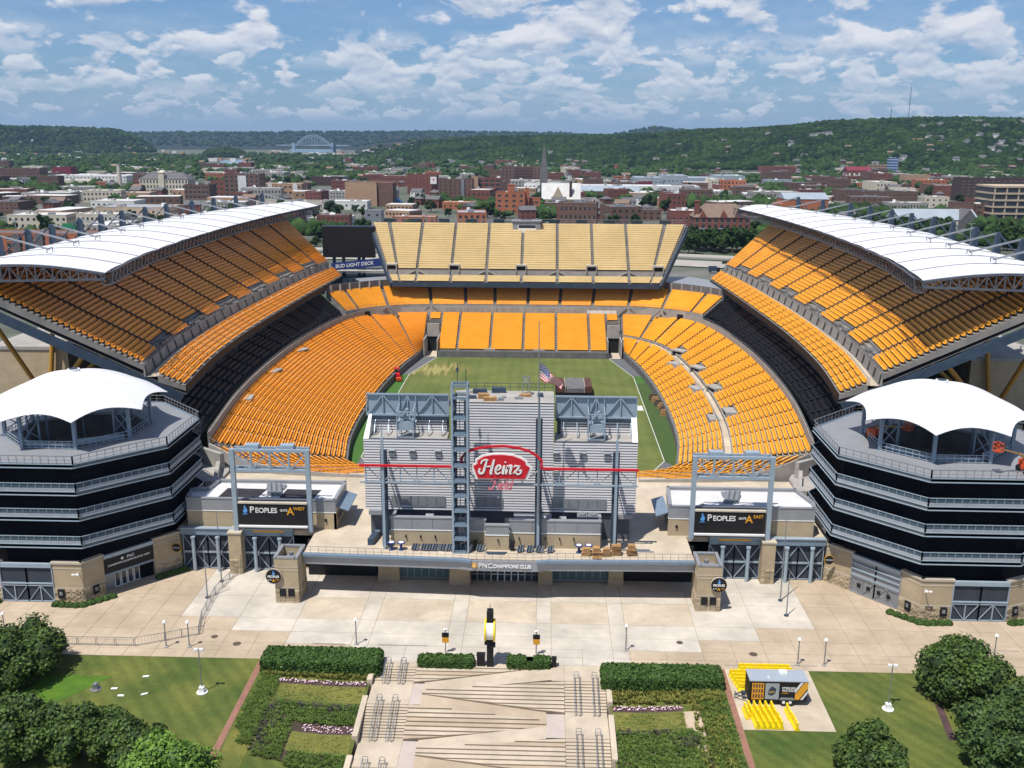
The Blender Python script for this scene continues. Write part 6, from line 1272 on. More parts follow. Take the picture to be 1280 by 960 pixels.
b=B('maroon_block','maroon block with deep dark windows right of the dark brown tower block','building',-53,1027,24,22,22,'brick_red',win=(4,5,4.2,2.3)); B('tan_tower','slim tan stair tower between two dark brick blocks','tower',-68,1020,7,6,24,'brick_tan')
b=B('school','cream classical building with grey hipped roof and central turret behind the left white roof','building',-423,1087,55,24,17,'cream_wall','slate',win=(15,3,1.6,2.9),hip=7); mb=MB(); mb.box(-5,1,-1.5,5,0,24); mb.add([(-5.5,-2,24),(1.5,-2,24),(1.5,5.5,24),(-5.5,5.5,24),(-2,2,27)],[(0,1,4),(1,2,4),(2,3,4),(3,0,4)]); obj('turret',mb,'cream_wall',b,local=True)
t=thing('chimney','tall round cream chimney standing alone left of the cream school','chimney',(-530,1217,-3)); mb=MB(); mb.tube((0,0,0),(0,0,28.5),3.0,12,2.2); obj('shaft',mb,'cream_wall',t,local=True); mb=MB(); mb.tube((0,0,28.5),(0,0,29.4),2.5,12); obj('rim',mb,'concrete',t,local=True)
for i,(px,w_) in enumerate(((812,34),(845,30),(878,40),(915,34))): x,y=PX(px,1360+i*6); B('blue_grey_shed',['long blue grey industrial shed at the left end of the shed row','second blue grey industrial shed from the left of the shed row','third blue grey industrial shed in the row','right hand blue grey industrial shed of the row'][i],'warehouse',x,y,w_+4,60,11+(i%2)*3,'metal_roof','metal_roof',group='blue grey sheds below the green hill',win=(6,1,2.4,1.2),far=True)
B('white_warehouse','very long low white warehouse with dark script lettering right of the church','warehouse',117,1152,138,40,9,'pale_wall','roof_white',win=(10,1,2,1.4),far=True); 
b=B('mill_shed','long grey roofed mill with reddish wall beyond the church roof','warehouse',62,1062,92,50,8,'brick_brown','metal_roof',gable=5)
b=B('gable_warehouse','large plain orange red brick warehouse with stepped gable near the right roof tip','warehouse',233,856,38,30,13,'brick_orange','metal_roof',gable=5); mb=MB(); mb.box(-24,-19,2,26,0,9); obj('side_wing',mb,'brick_orange',b,local=True)
B('brick_church_hall','deep red brick hall with tall white windows under the wooded hill','building',506,1585,38,26,16,'brick_red','maroon',win=(5,1,2.6,7),wm='white_paint',gable=6)
B('pale_topped_brick','flat red brick building with pale roof edge on the right of town','building',467,1130,35,22,13,'brick_red','pale_roof',win=(5,2,2.,1.6),wm='brick_dark'); B('pink_block','pinkish brick block with white roof edge left of the pale topped one','building',521,1378,34,22,16,'brick_tan','pale_roof')
b=B('dark_apartments','tall dark brown apartment slab at the right edge of town','building',485,1060,74,22,24,'brick_dark',win=(12,7,2.4,1.7)) 
b=B('parking_deck','tan concrete parking deck with open floors at the far right','parking deck',356,736,36,30,30,'win',parapet=False)
for k in range(7): mb=MB(); mb.box(-18.4,18.4,-.6,30.4,k*4.9,k*4.9+1.3); obj('floor_slab',mb,'concrete_tan',b,local=True)
for k in range(5): mb=MB(); mb.box(-18+k*8.8,-17+k*8.8,-.3,.3,0,30); obj('column',mb,'concrete_tan',b,local=True)
B('brick_annex','brown brick stair block beside the tan parking deck','building',322,745,13,16,17,'brick_brown'); B('tan_annex','low tan roofed annex between the brown block and the parking deck','building',340,748,18,14,16,'brick_brown','concrete_tan',win=(3,4,3,1.8))
B('long_brown_row','long flat brown brick mill row with many small windows','building',345,982,60,26,13,'brick_brown',win=(14,2,1.6,2)); b=B('grey_gable_hall','wide grey roofed hall with a dark pointed gable behind the trees on the right','building',298,730,58,30,6,'cream_wall','metal_roof',gable=7)
mb=MB(); mb.add([(14,-3,0),(27,-3,0),(27,-3,6),(20.5,-3,14),(14,-3,6),(14,16,0),(27,16,0),(27,16,6),(20.5,16,14),(14,16,6)],[(0,1,2,3,4),(9,8,7,6,5),(1,6,7,2),(0,4,9,5),(2,7,8,3),(4,3,8,9)]); obj('gable_porch',mb,'slate',b,local=True)
B('white_roof_shop','small red brick box with bright white flat roof beside the brick office','building',109,727,19,22,11,'brick_red','roof_white',win=(4,1,1.6,1.6))
b=B('gabled_hall','dark red hall with two pointed gables above the pale deck','building',43,803,25,20,9,'brick_red','slate',win=(5,1,2,2.4),hip=7)
for dx in (-7,3): mb=MB(); mb.add([(dx-4,-2,8),(dx+4,-2,8),(dx,-2,16.5),(dx-4,8,8),(dx+4,8,8),(dx,8,16.5)],[(0,1,2),(5,4,3),(0,2,5,3),(1,4,5,2)]); obj('gable',mb,'brick_red',b,local=True); mb=MB(); mb.beam((dx-4,-2.1,8),(dx,-2.1,16.5),.6); mb.beam((dx+4,-2.1,8),(dx,-2.1,16.5),.6); obj('gable_trim',mb,'white_paint',b,local=True)
B('grey_roof_hall','low brown building with flat grey roof before the church','building',14,853,18,14,8,'brick_brown','metal_roof',win=(4,1,1.6,1.4)); B('blue_tower','blue glass tower block at the foot of the right hill','building',*PX(1119,1960),15,16,31,'blue_glass',win=(4,6,2,2),wm='pale_wall',far=True); B('hill_flats','tan flats beside the blue tower at the hill foot','building',*PX(1101,1970),34,18,18,'brick_tan',win=(7,4,3,2.4),far=True)
b=B('blue_roof_station','low building under a bright blue hipped roof','building',-145,930,24,14,4,'concrete_dark','roof_blue',hip=3.5)
B('brick_row_a','brown brick row with wide windows, left of the taller brick block','building',-352,993,26,22,15,'brick_brown',win=(6,3,2.6,2.6)); B('brick_row_b','red brick block with small windows behind the left white roof','building',-342,1040,24,22,17,'brick_red',win=(5,3,1.8,2)); b=B('brick_tall_block','tallest brown brick mill with white framed windows on the left of town','building',-319,1038,38,24,24,'brick_brown',win=(7,5,2.4,2.6)); mb=MB(); mb.box(-4,5,-.8,0,2,23); obj('white_bay',mb,'pale_wall',b,local=True)
b=B('cream_row','long low cream and brick row with white bays right of the tall mill','building',-291,1071,56,18,13,'brick_tan','pale_roof',win=(11,2,2.6,2)); 
for dx in (-26,-7,21): mb=MB(); mb.box(dx-2.5,dx+2.5,-.8,0,0,14); obj('white_bay',mb,'pale_wall',b,local=True)
b=B('long_brick_flats','long orange red brick building with dark bays right behind the left white roof','building',-262,479,82,18,15,'brick_orange','slate',win=(14,4,2.2,2.2))
for k in range(7): mb=MB(); mb.box(-37+k*12,-33+k*12,-.8,.0,0,15.2); obj('dark_bay',mb,'slate',b,local=True)
B('dark_brick_works','dark brown factory with stepped red top at the far left','building',-743,1372,60,24,18,'brick_brown',win=(12,4,2.6,2),far=True); B('maroon_works','maroon factory block with blunt stack right of the dark brown factory','building',-745,1500,30,20,16,'maroon')
for i,(x,y,w_,d_,h_,wl,rf,lb) in enumerate(((-640,1361,112,40,9,'pale_wall','roof_white','long white industrial hall at the far left'),(-600,1250,70,30,7,'cream_wall','pale_roof','cream low hall in front of the white industrial hall'),(-424,985,51,22,7,'brick_tan','pale_roof','long low tan and white shop row left of the cream school'),(-386,870,40,26,6,'pale_wall','pale_roof','pale low warehouse with a row of dark doors behind the left masts'),(-330,780,60,34,7,'concrete_tan','metal_roof','grey roofed low depot right of the green containers'),(-224,868,60,18,7,'cream_wall','slate','wide cream shed with dark grey roof near the left roof tip'),(-176,873,43,20,7,'pale_wall','roof_white','white shop row with a red band left of the blue roof'),(-153,724,27,16,5,'pale_wall','roof_white','small white house like shop above the video board'),(-120,707,12,12,11,'galv','galv','grey metal clad box right of the white shop'),(-70,884,36,18,6,'brick_orange','concrete_tan','orange roofed restaurant row left of the orange brick hall'),(-93,730,33,12,5,'brick_orange','pale_roof','small orange and white restaurant just above the pale deck'),(80,775,36,14,8,'brick_brown','slate','small brown brick houses right of the two gables'),(-291,1314,38,20,11,'brick_dark','slate','dark low warehouse in the middle distance on the left'),(105,1240,40,20,9,'brick_brown','slate','brown low block left of the blue grey sheds'),(382,951,23,16,10,'cream_wall','metal_roof','cream house with a tower left of the pale topped brick'),(324,1177,29,18,10,'brick_brown','pale_roof','brown brick block with pale roof right of the orange warehouse'),(404,1699,60,24,18,'brick_red','slate','dark red school block at the foot of the hill'),(437,1777,36,20,17,'brick_tan','brick_tan','tan block beside the dark red school block'),(314,1308,36,18,11,'metal_roof','metal_roof','small blue grey box building right of the sheds'),(129,1206,16,12,12,'maroon','slate','small maroon house in front of the long sheds'),(517,1313,43,18,12,'brick_orange','pale_roof','orange brick hall near the dark apartment slab'),(255,905,30,16,7,'pale_wall','roof_white','white roofed building below the orange warehouse'),(-205,780,36,16,6,'pale_wall','roof_white','white low roofed station behind the left roof tip'),(10,1180,60,24,9,'pale_wall','roof_white','white roofed hall half hidden behind the spire'))):
    B('town_building',lb,'building',x,y,w_,d_,h_,wl,rf,win=(max(2,int(w_/5)),max(1,int(h_/4)),1.8,1.6),far=True)
# unlettered small houses: countable masses of three looks
rh=random.Random(21); used=[(o.location.x,o.location.y) for o in COL.objects if o.get('category') in('building','warehouse','church')]
looks=[('small red brick row house with dark roof among trees','brick_red','slate','red brick row houses scattered in the town'),('small pale house with grey roof among trees','pale_wall','slate','pale houses scattered in the town'),('small brown house with brown roof among trees','brick_brown','roof_brown','brown houses scattered in the town'),('low flat building with a white roof in the town','brick_tan','roof_white','white roofed low buildings in the town'),('low flat building with a pale grey roof in the town','brick_brown','pale_roof','grey roofed low buildings in the town')]
protos=[]
for k,(lb,wl,rf,gp) in enumerate(looks):
    for s_ in (0,1):
        if k<3: t=B('house' if k<3 else 'low_building',lb,'house',0,1000,[9,13][s_],[8,9][s_],[6,8][s_],wl,rf,group=gp,win=(3,2,1.2,1.5),far=True,**({'gable':3.2} if s_ else {'hip':2.6}))
        else: t=B('low_building',lb,'building',0,1000,[24,40][s_],[18,22][s_],[6,8][s_],wl,rf,group=gp,win=(7,1,1.8,1.8),far=True,parapet=False)
        protos.append([t,False,k])
HS=[]
def place_house(x,y,pi,rot):
    p=protos[pi]
    if p[1]: o=copy_tree(p[0])
    else: o=p[0]; p[1]=True
    o.location=(x,y,gz(x,y)-.3 if gz(x,y)>-2.9 else -3.0); o.rotation_euler=(0,0,rot); HS.append((x,y))
n=0; tries=0
while n<240 and tries<6000:
    tries+=1; px=rh.uniform(-20,1300); v=rh.choice([rh.uniform(197,222),rh.uniform(208,245),rh.uniform(235,275)]); r=63*1200/(v-173); x,y=PX(px,r)
    if px<430 and v<205: continue
    if any(abs(x-a)<(26 if b<1300 else 30) and abs(y-b)<30 for a,b in used) or any((x-a)**2+(y-b)**2<(r*.018)**2 for a,b in HS): continue
    k=rh.choices([0,1,2,3,4],[3,3.5,2,2.2,1.6])[0]; 
    if gz(x,y)>40: continue
    place_house(x,y,k*2+rh.randint(0,1),rh.uniform(-.5,.5)+rh.choice([0,0,math.pi/2])); n+=1
for px,v_,k in ((1014,2500,1),(1021,2503,1),(1028,2506,1),(1035,2508,1),(1150,2560,1),(1172,2590,1),(1147,2380,3),(1215,2640,0),(1222,2650,1),(1275,2660,1),(430,2500,1),(483,2520,1),(498,2540,1),(560,2480,1),(820,2300,1),(855,2330,1),(600,2350,1),(710,2420,1),(1060,2300,2),(1230,2560,1),(730,2350,0)):
    x,y=PX(px,v_); place_house(x,y,k*2+1,0); BH.append((x,y,16,16))
# flat roofed city blocks
bl=[]
for k,(lb,wl,rf,w_,d_,h_) in enumerate((('red brick city block with flat dark roof','brick_red','slate',26,18,12),('red brick city block with pale flat roof','brick_red','pale_roof',34,20,10),('brown brick city block with flat roof','brick_brown','slate',30,20,14),('orange brick city block with flat roof','brick_orange','metal_roof',24,18,11),('cream city block with white roof','cream_wall','roof_white',36,22,9),('grey city block with white roof','concrete','roof_white',44,24,8))):
    bl.append([B('city_block',lb,'building',0,1100,w_,d_,h_,wl,rf,group=lb.replace('block','blocks'),win=(int(w_/3.4),max(2,int(h_/3.6)),1.5,1.7),far=True,wm='win'),False])
n=0; tries=0
while n<150 and tries<9000:
    tries+=1; px=rh.uniform(-20,1300); v=rh.choice([rh.uniform(204,232),rh.uniform(212,262),rh.uniform(222,285)]); r=63*1200/(v-173); x,y=PX(px,r)
    if px<430 and v<208: continue
    if any(abs(x-a)<(34 if b<1300 else 38) and abs(y-b)<34 for a,b in used) or any(abs(x-a)<24 and abs(y-b)<22 for a,b in HS) or gz(x,y)>0 or abs(y-510)<60 or (-25<x<100 and 600<y<680) or (130<x<380 and 540<y<720): continue
    q=rh.choices(bl,[2.6,2.2,3.2,1.6,3,4.2])[0]; o=copy_tree(q[0]) if q[1] else q[0]; q[1]=True; o.location=(x,y,-3); o.rotation_euler=(0,0,rh.choice([-.12,.05,.1,.18])+rh.choice([0,0,0,math.pi/2])); s_=rh.uniform(.75,1.3); o.scale=(s_,s_,rh.uniform(.7,1.4)); used.append((x,y)); n+=1
for k in range(70):
    px=rh.uniform(1040,1295) if k<48 else rh.uniform(560,1000); r=rh.uniform(1940,2420) if k<48 else rh.uniform(2150,2650); x,y=PX(px,r)
    if any((x-a)**2+(y-b)**2<22**2 for a,b in HS): continue
    place_house(x,y,rh.choice([0,1,2,3,3,3,4,5]),rh.uniform(-.6,.6)); BH.append((x,y,11,13))
P,S=[],[]
# pale specks of distant settlement
for k in range(170):
    px=rh.uniform(-20,520); r=rh.uniform(2700,4600) if px<430 else rh.uniform(3000,3600)
    if 225<px<330 and r>3200: continue
    x,y=PX(px,r); s_=rh.uniform(5,16); P.append((x,y,gz(x,y),s_,rh.uniform(5,9)))
for nm,m_,sel in (('far_houses','pale_wall',0),('far_houses','brick_tan',1)):
    mb=MB()
    for i,(x,y,z,s_,h_) in enumerate(P):
        if i%2==sel: mb.box(x-s_,x+s_,y,y+s_,z-1,z+h_)
    o_=obj(nm,mb,m_,kind='stuff')
# steel arch bridge, stack, masts on the hill
t=thing('arch_bridge','pale blue steel arch bridge over the far river on the left','bridge',(*PX(388,5000),0)); mb=MB(); n=26; A=[]
x0,y0=PX(365,5000);x1,y1=PX(414,5000)
for i in range(n+1):
    f=i/n; x=x0+(x1-x0)*f;y=y0+(y1-y0)*f; z=10+62*math.sin(math.pi*min(1,max(0,(f-.0)/1.)))**.8; A.append((x,y,z,max(5,z-9)))
for a,b in zip(A,A[1:]): mb.beam(a[:3],b[:3],4); mb.beam((*a[:2],a[3]),(*b[:2],b[3]),3)
for a in A: mb.beam(a[:3],(a[0],a[1],22),1.8)
mb.beam((A[0][0]-90,A[0][1],22),(A[-1][0]+80,A[-1][1],22),5)
for i in (0,-1): mb.box(A[i][0]-6,A[i][0]+6,A[i][1]-6,A[i][1]+6,-3,34)
obj('arch',mb,'steel_light',t,kind='stuff')
t=thing('power_stack','tall thin dark stack right of the far arch bridge','stack',(*PX(416,4300),-3)); mb=MB(); mb.tube((0,0,0),(0,0,78),7,10,3.5); obj('shaft',mb,'steel_dark',t,local=True)
for i,(px,h_) in enumerate(((1109,26),(1131,82))):
    x,y=PX(px,2950); t=thing('radio_mast',['short thin radio mast on the hill crest','tall thin radio mast on the hill crest'][i],'radio mast',(x,y,gz(x,y))); mb=MB(); mb.beam((0,0,0),(0,0,h_+12),1.1); mb.beam((-4,0,0),(0,0,18),.5); mb.beam((4,0,0),(0,0,18),.5); obj('shaft',mb,'steel_dark',t,local=True)
# roads, car parks and cars beyond the bowl
def road(name,pts,w_,z,m_='road_pale'):
    mb=MB(); q=[Vector(p) for p in pts]
    for i,p in enumerate(q):
        d=(q[min(i+1,len(q)-1)]-q[max(i-1,0)]).normalized(); n_=Vector((-d.y,d.x))*w_/2; mb.v+=[(p.x-n_.x,p.y-n_.y,z),(p.x+n_.x,p.y+n_.y,z)]
    for i in range(len(q)-1): mb.f.append((2*i,2*i+2,2*i+3,2*i+1)); mb.m.append(0)
    return obj(name,mb,m_,kind='structure')
road('highway',[(-700,420),(-300,505),(-100,520),(60,510),(180,470),(420,380),(800,250)],26,-2.5); road('highway',[(-700,455),(-300,540),(-100,556),(60,545),(200,500),(440,415),(800,290)],15,-2.45)
road('street',[(-40,560),(-34,700),(-40,900),(-60,1200)],12,-2.8,'asphalt'); road('street',[(-600,760),(-200,745),(100,700),(500,560)],12,-2.75,'asphalt'); road('street',[(-700,1010),(0,1000),(700,900)],10,-2.85,'asphalt')
road('car_park',[(-20,640),(90,625)],70,-2.7,'asphalt'); road('car_park',[(-340,800),(-180,810)],70,-2.7,'road_pale'); road('car_park',[(130,560),(230,540)],60,-2.72,'road_pale')
mb=MB(); 
for a,b in (((-300,526),(-100,541)),((-100,541),(60,531)),((60,531),(190,488)),((190,488),(420,400))): mb.beam((*a,-2),(*b,-2),.5,1.0)
obj('road_barrier',mb,'concrete',kind='structure')
def car(proto=None,col='white_paint'):
    t=thing('parked_car','','car',group='cars far behind the stadium'); mb=MB(); mb.add([(-2.2,-.9,.3),(2.2,-.9,.3),(2.2,.9,.3),(-2.2,.9,.3),(-2.2,-.9,.85),(2.2,-.9,.8),(2.2,.9,.8),(-2.2,.9,.85)],BF); mb.add([(-1.7,-.85,.84),(1.1,-.85,.82),(1.1,.85,.82),(-1.7,.85,.84),(-1.2,-.7,1.4),(.5,-.7,1.4),(.5,.7,1.4),(-1.2,.7,1.4)],BF); obj('body',mb,col,t,local=True)
    for x in (-1.4,1.4):
        for y in (-.92,.92): mb=MB(); mb.tube((x,y-.08,.32),(x,y+.08,.32),.32,8); obj('wheel',mb,'black',t,local=True)
    return t
cars=[[car(col=c),False,n_] for c,n_ in (('white_paint','white'),('red','red'),('steel_dark','dark blue'),('galv','silver'),('black','black'))]
spots=[(x,y) for x,y in [(-15+rh.random()*100,rh.choice([612,622,634,648,660])) for _ in range(60)]]+[(rh.uniform(-330,-190),rh.choice([775,790,806,822])) for _ in range(45)]+[(px_,0) for px_ in ()]
for f in (.05,.12,.3,.42,.55,.66,.72,.8,.93): spots.append((-300+f*500, float(np.interp(-300+f*500,[-300,-100,60,200],[505,520,510,463]))+rh.choice([-5,5])))
taken_=[]
for x,y in spots:
    if any(abs(x-a)<5.5 and abs(y-b)<4 for a,b in taken_): continue
    taken_.append((x,y)); c=rh.choice(cars)
    o=copy_tree(c[0]) if c[1] else c[0]; c[1]=True; o.location=(x,y,-2.66 if y>560 else -2.48); hw=y<560; o.rotation_euler=(0,0,rh.uniform(-.1,.1)+(0 if hw else 0)); o['label']=c[2]+(' car driving on the road just beyond the bowl' if hw else ' car parked in the lot beyond the pale deck' if x>-60 else ' car parked behind the left white roof'); o['group']=c[2]+' cars '+('on the road' if hw else 'in the centre lot' if x>-60 else 'in the left lot')
for k,(x,y) in enumerate(((88,468),(95,466))): 
    t=thing('truck',['dark green truck on the road at the right corner of the bowl','grey truck close behind the dark green truck'][k],'truck',(x,y,-2.4)); mb=MB(); mb.box(-2.6,1.2,-1.1,1.1,.6,2.9); obj('cargo_box',mb,'steel_dark' if k==0 else 'grey_metal',t,local=True); mb=MB(); mb.box(1.3,2.8,-1,1,.5,2.2); obj('cab',mb,'black',t,local=True)
    for xx in (-1.8,1.9):
        for yy in (-1.1,1.1): mb=MB(); mb.tube((xx,yy-.1,.5),(xx,yy+.1,.5),.5,10); obj('wheel',mb,'black',t,local=True)
for k,(px,w_) in enumerate(((58,5),(72,8),(78,6))):
    x,y=PX(px,640); mb=MB(); mb.box(x-w_/2,x+w_/2,y,y+.5,3,3+w_*.8); mb.box(x-.3,x+.3,y+.1,y+.4,-3,3); tag(obj('road_sign',mb,'green_roof'),['small green highway sign left of the pair over the road','large green highway sign, left one of the pair over the road','large green highway sign, right one of the pair over the road'][k],'road sign','green highway signs at the left')
for k,px in enumerate((4,155,290,460,530,760,985,1226)):
    x,y=PX(px,600); mb=MB(); mb.tube((x,y,-3),(x,y,15),.3,6); mb.beam((x-2,y,15),(x+2,y,15),.35); tag(obj('street_light',mb,'galv'),'tall thin highway light mast standing beyond the stadium','light mast','highway light masts beyond the stadium')
# ------------------------------------------------ trees
def leafmesh(name,n,R,H,leaf,seed,m_,parent=None,clumps=26,zc=None,flat_=.85,local=True,up=.45):
    """many leaf quads in clumps spread through the crown's volume, uneven outline with gaps"""
    r=np.random.default_rng(seed); C=[]
    while len(C)<clumps:
        p=r.uniform(-1,1,3)
        if np.linalg.norm(p)<1 and p[2]>-.75: C.append(p*np.array([R,R,H/2])*.82)
    C=np.array(C); cs=r.uniform(.16,.34,clumps)*R*(1.25 if clumps<30 else 1)
    k=r.integers(0,clumps,n); d=r.normal(size=(n,3)); d/=np.linalg.norm(d,axis=1)[:,None]; rad_=r.uniform(.55,1,n)**.5; P=C[k]+d*(cs[k]*rad_)[:,None]*np.array([1,1,flat_]); P[:,2]+=(zc if zc is not None else H*.55)
    nn=d+r.normal(size=(n,3))*.55; nn[:,2]+=up; nn/=np.linalg.norm(nn,axis=1)[:,None]; a=np.cross(nn,r.normal(size=(n,3))); a/=np.linalg.norm(a,axis=1)[:,None]; b=np.cross(nn,a); s_=leaf*r.uniform(.6,1.3,n)[:,None]
    V_=np.stack([P-a*s_-b*s_*.6,P+a*s_*.9-b*s_*.7,P+a*s_+b*s_*.6,P-a*s_*.8+b*s_*.7],1).reshape(-1,3); F_=np.arange(4*n).reshape(-1,4)
    core=[]
    for c in range(clumps): core.append((C[c][0],C[c][1],C[c][2]+(zc if zc is not None else H*.55),cs[c]*.66))
    o=npobj(name,V_,F_,m_,parent=parent); ORG[o.name]=(0,0,0)
    return o,core
def tree(name,label,x,y,z,R,H,seed,m_,n,leaf,group=None,trunk=2.6,clumps=30,zc=None):
    t=thing(name,label,'tree',(x,y,z),group=group)
    cr,core=leafmesh('crown',n,R,H,leaf,seed,m_,t,clumps=clumps,zc=zc if zc is not None else trunk+H*.42)
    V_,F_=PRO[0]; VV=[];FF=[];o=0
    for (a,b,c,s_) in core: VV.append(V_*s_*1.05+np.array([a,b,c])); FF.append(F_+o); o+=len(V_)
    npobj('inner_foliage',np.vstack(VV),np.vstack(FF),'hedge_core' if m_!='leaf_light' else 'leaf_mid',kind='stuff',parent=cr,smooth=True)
    mb=MB(); mb.tube((0,0,-.3),(0,0,trunk+H*.2),.045*R+.1,8,.03*R+.06); 
    for k in range(5): a=k*1.26+seed; mb.tube((0,0,trunk*.8),(math.cos(a)*R*.5,math.sin(a)*R*.5,trunk+H*.42),.02*R+.05,6,.03)
    obj('trunk',mb,'bark',t,local=True); return t
TG='large trees at the lower corners of the picture'
for (x,y,R,H,sd_,m_,n,lb) in (
 (-55.0,97.2,6.4,6.2,1,'leaf_dark',13000,'large dark round tree at the left edge of the lawn, nearest the plaza'),
 (-54.5,81.5,5.4,6.4,2,'leaf_dark',8000,'dark tree in the lower left corner, leftmost of the dark row'),
 (-46.5,83.6,4.6,6.2,3,'leaf_dark',8000,'dark tree in the lower left row, second from the corner'),
 (-40.0,83.2,4.3,5.6,4,'leaf_dark',8000,'dark tree in the lower left row, third from the corner'),
 (-34.6,82.0,4.0,5.2,5,'leaf_dark',8000,'dark tree in the lower left row nearest the pale green one'),
 (-29.5,76.3,5.2,6.6,6,'leaf_light',12000,'bright yellow green tree at the bottom edge left of the garden bed'),
 (-24.0,74.5,3.6,5.6,16,'leaf_light',7000,'smaller bright green tree at the bottom edge, right of the bigger bright one'),
 (53.2,97.0,5.6,6.6,7,'leaf_dark',12000,'broad dark green tree on the right beyond the lawn lamp'),
 (57.5,90.0,5.0,6.8,8,'leaf_mid',8000,'mid green tree right of and below the broad dark right tree'),
 (52.0,85.5,5.2,7,9,'leaf_mid',9000,'olive green tree in the lower right corner'),
 (60.5,84.5,4.8,6,19,'leaf_dark',6000,'dark tree at the far lower right corner behind the olive one'),
 (38.3,83.3,3.9,5.6,10,'leaf_dark',9000,'round dark tree at the bottom edge right of the trailer'),
 (-62.5,88.5,4.5,6,11,'leaf_dark',6000,'dark tree at the left edge below the large round tree')):
    tree('tree',lb,x,y,g(x,y)-.2,R,H,sd_,m_,int(n*1.35),.15,TG,trunk=1.0,clumps=64,zc=H*.46)
mb=MB()
# town trees: nearest ones as individuals, far ones as mass
tp=[tree('town_tree','dark green leafy tree growing in the town behind the stadium',0,0,-3,5.0,9,30+k,'city_tree',700,.62,'leafy trees in the town behind the stadium',trunk=2,clumps=14) for k in range(4)]; uset=[False]*4
def ttree(x,y,s_,lab=None,z=-3):
    k=rh.randint(0,3); o=copy_tree(tp[k]) if uset[k] else tp[k]; uset[k]=True; o.location=(x,y,z); o.scale=(s_,s_,s_*rh.uniform(.85,1.15)); o.rotation_euler=(0,0,rh.uniform(0,6.28)); 
    if lab: o['label']=lab[0]; o['group']=lab[1]
    return o
TL=[]
nb=0
for k in range(900):
    if nb>=175: break
    px=rh.uniform(-20,1300); v=rh.uniform(225,300); r=63*1200/(v-173); x,y=PX(px,r)
    if any(abs(x-a)<24 and abs(y-b)<26 for a,b in used) or any(abs(x-a)<8 and abs(y-b)<8 for a,b in HS) or abs(y-510)<45: continue
    if (-25<x<100 and 600<y<680): continue
    ttree(x,y,rh.uniform(.6,1.25)); nb+=1
for k in range(34): ttree(80+k*2.6+rh.uniform(-3,3),560+rh.uniform(-14,14)+k*.2,rh.uniform(.9,1.35),('leafy tree in the green belt beyond the road at the right corner of the bowl','trees in the belt beyond the right corner road'))
for k in range(52): x=200+rh.uniform(0,175); ttree(x,560+(x-200)*-.25+rh.uniform(0,120),rh.uniform(1.,1.6),('leafy tree in the dense park behind the right white roof','trees in the park behind the right white roof'))
for k in range(8): ttree(-130+k*6.5+rh.uniform(-2,2),540+rh.uniform(0,12)+20,rh.uniform(.6,.9),('small leafy tree by the road above the black video board','trees by the road above the video board'))
P=[];S=[]
for k in range(26000):
    px=rh.uniform(-60,1340); v=173+rh.uniform(14,115)**1.0; r=63*1200/(v-173)
    if r>3600: continue
    x,y=PX(px,r); c=math.sin(x*.009+1)*math.cos(y*.0065)+.6*math.sin(x*.021+y*.017)+ (.9 if r>1500 else 0)+( .7 if px>950 else 0)+(.5 if px<170 and r>800 else 0)
    if c<(.42 if r<1700 else .15)+rh.random()*1.0: continue
    if any(abs(x-a)<22+r*.006 and -16<y-b<30 for a,b in used) or any(abs(x-a)<9 and -12<y-b<10 for a,b in HS) or abs(y-510)<50 and x>-350 or r<640: continue
    if 255<px<312 and 2200<r<3000: continue
    s_=rh.uniform(3.,6.2)*(1+r/5200); z=gz(x,y)
    for q in range(3): a=rh.uniform(0,6.3); P.append((x+math.cos(a)*s_*.7,y+math.sin(a)*s_*.7,z+s_*rh.uniform(.4,1.0))); S.append(s_*rh.uniform(.55,.9))
blobs('town_foliage',P,S,'city_tree')
P,S=scatter_hill(425,1345,1850,3300,9.0,3.2,9.2,zmin=-1); P,S=clear(P,S); blobs('wooded_hillside',P,S,'forest',sq=.95)
P,S=scatter_hill(-60,200,3700,4700,13,5,10,zmin=0); blobs('wooded_hillside',P,S,'forest',sq=.8)
P,S=scatter_hill(222,330,3400,4100,13,5,9,zmin=-1); blobs('wooded_island',P,S,'forest',sq=.8)
P,S=scatter_hill(-60,1345,6300,8200,34,7,13,zmin=2); blobs('far_woods',P,S,'forest',sq=.7)
P,S=scatter_hill(-60,470,1750,3600,17,4,7.5,zmin=-4,prob=.45); P=[p for p in P]; 
k_=[i for i,p in enumerate(P) if not(255<640+1200*math.tan(math.atan2(p[0]-5.75,p[1])+YAW)<312 and 2200<p[1]<3000)]; blobs('town_foliage',[P[i] for i in k_],[S[i] for i in k_],'forest',sq=.6)
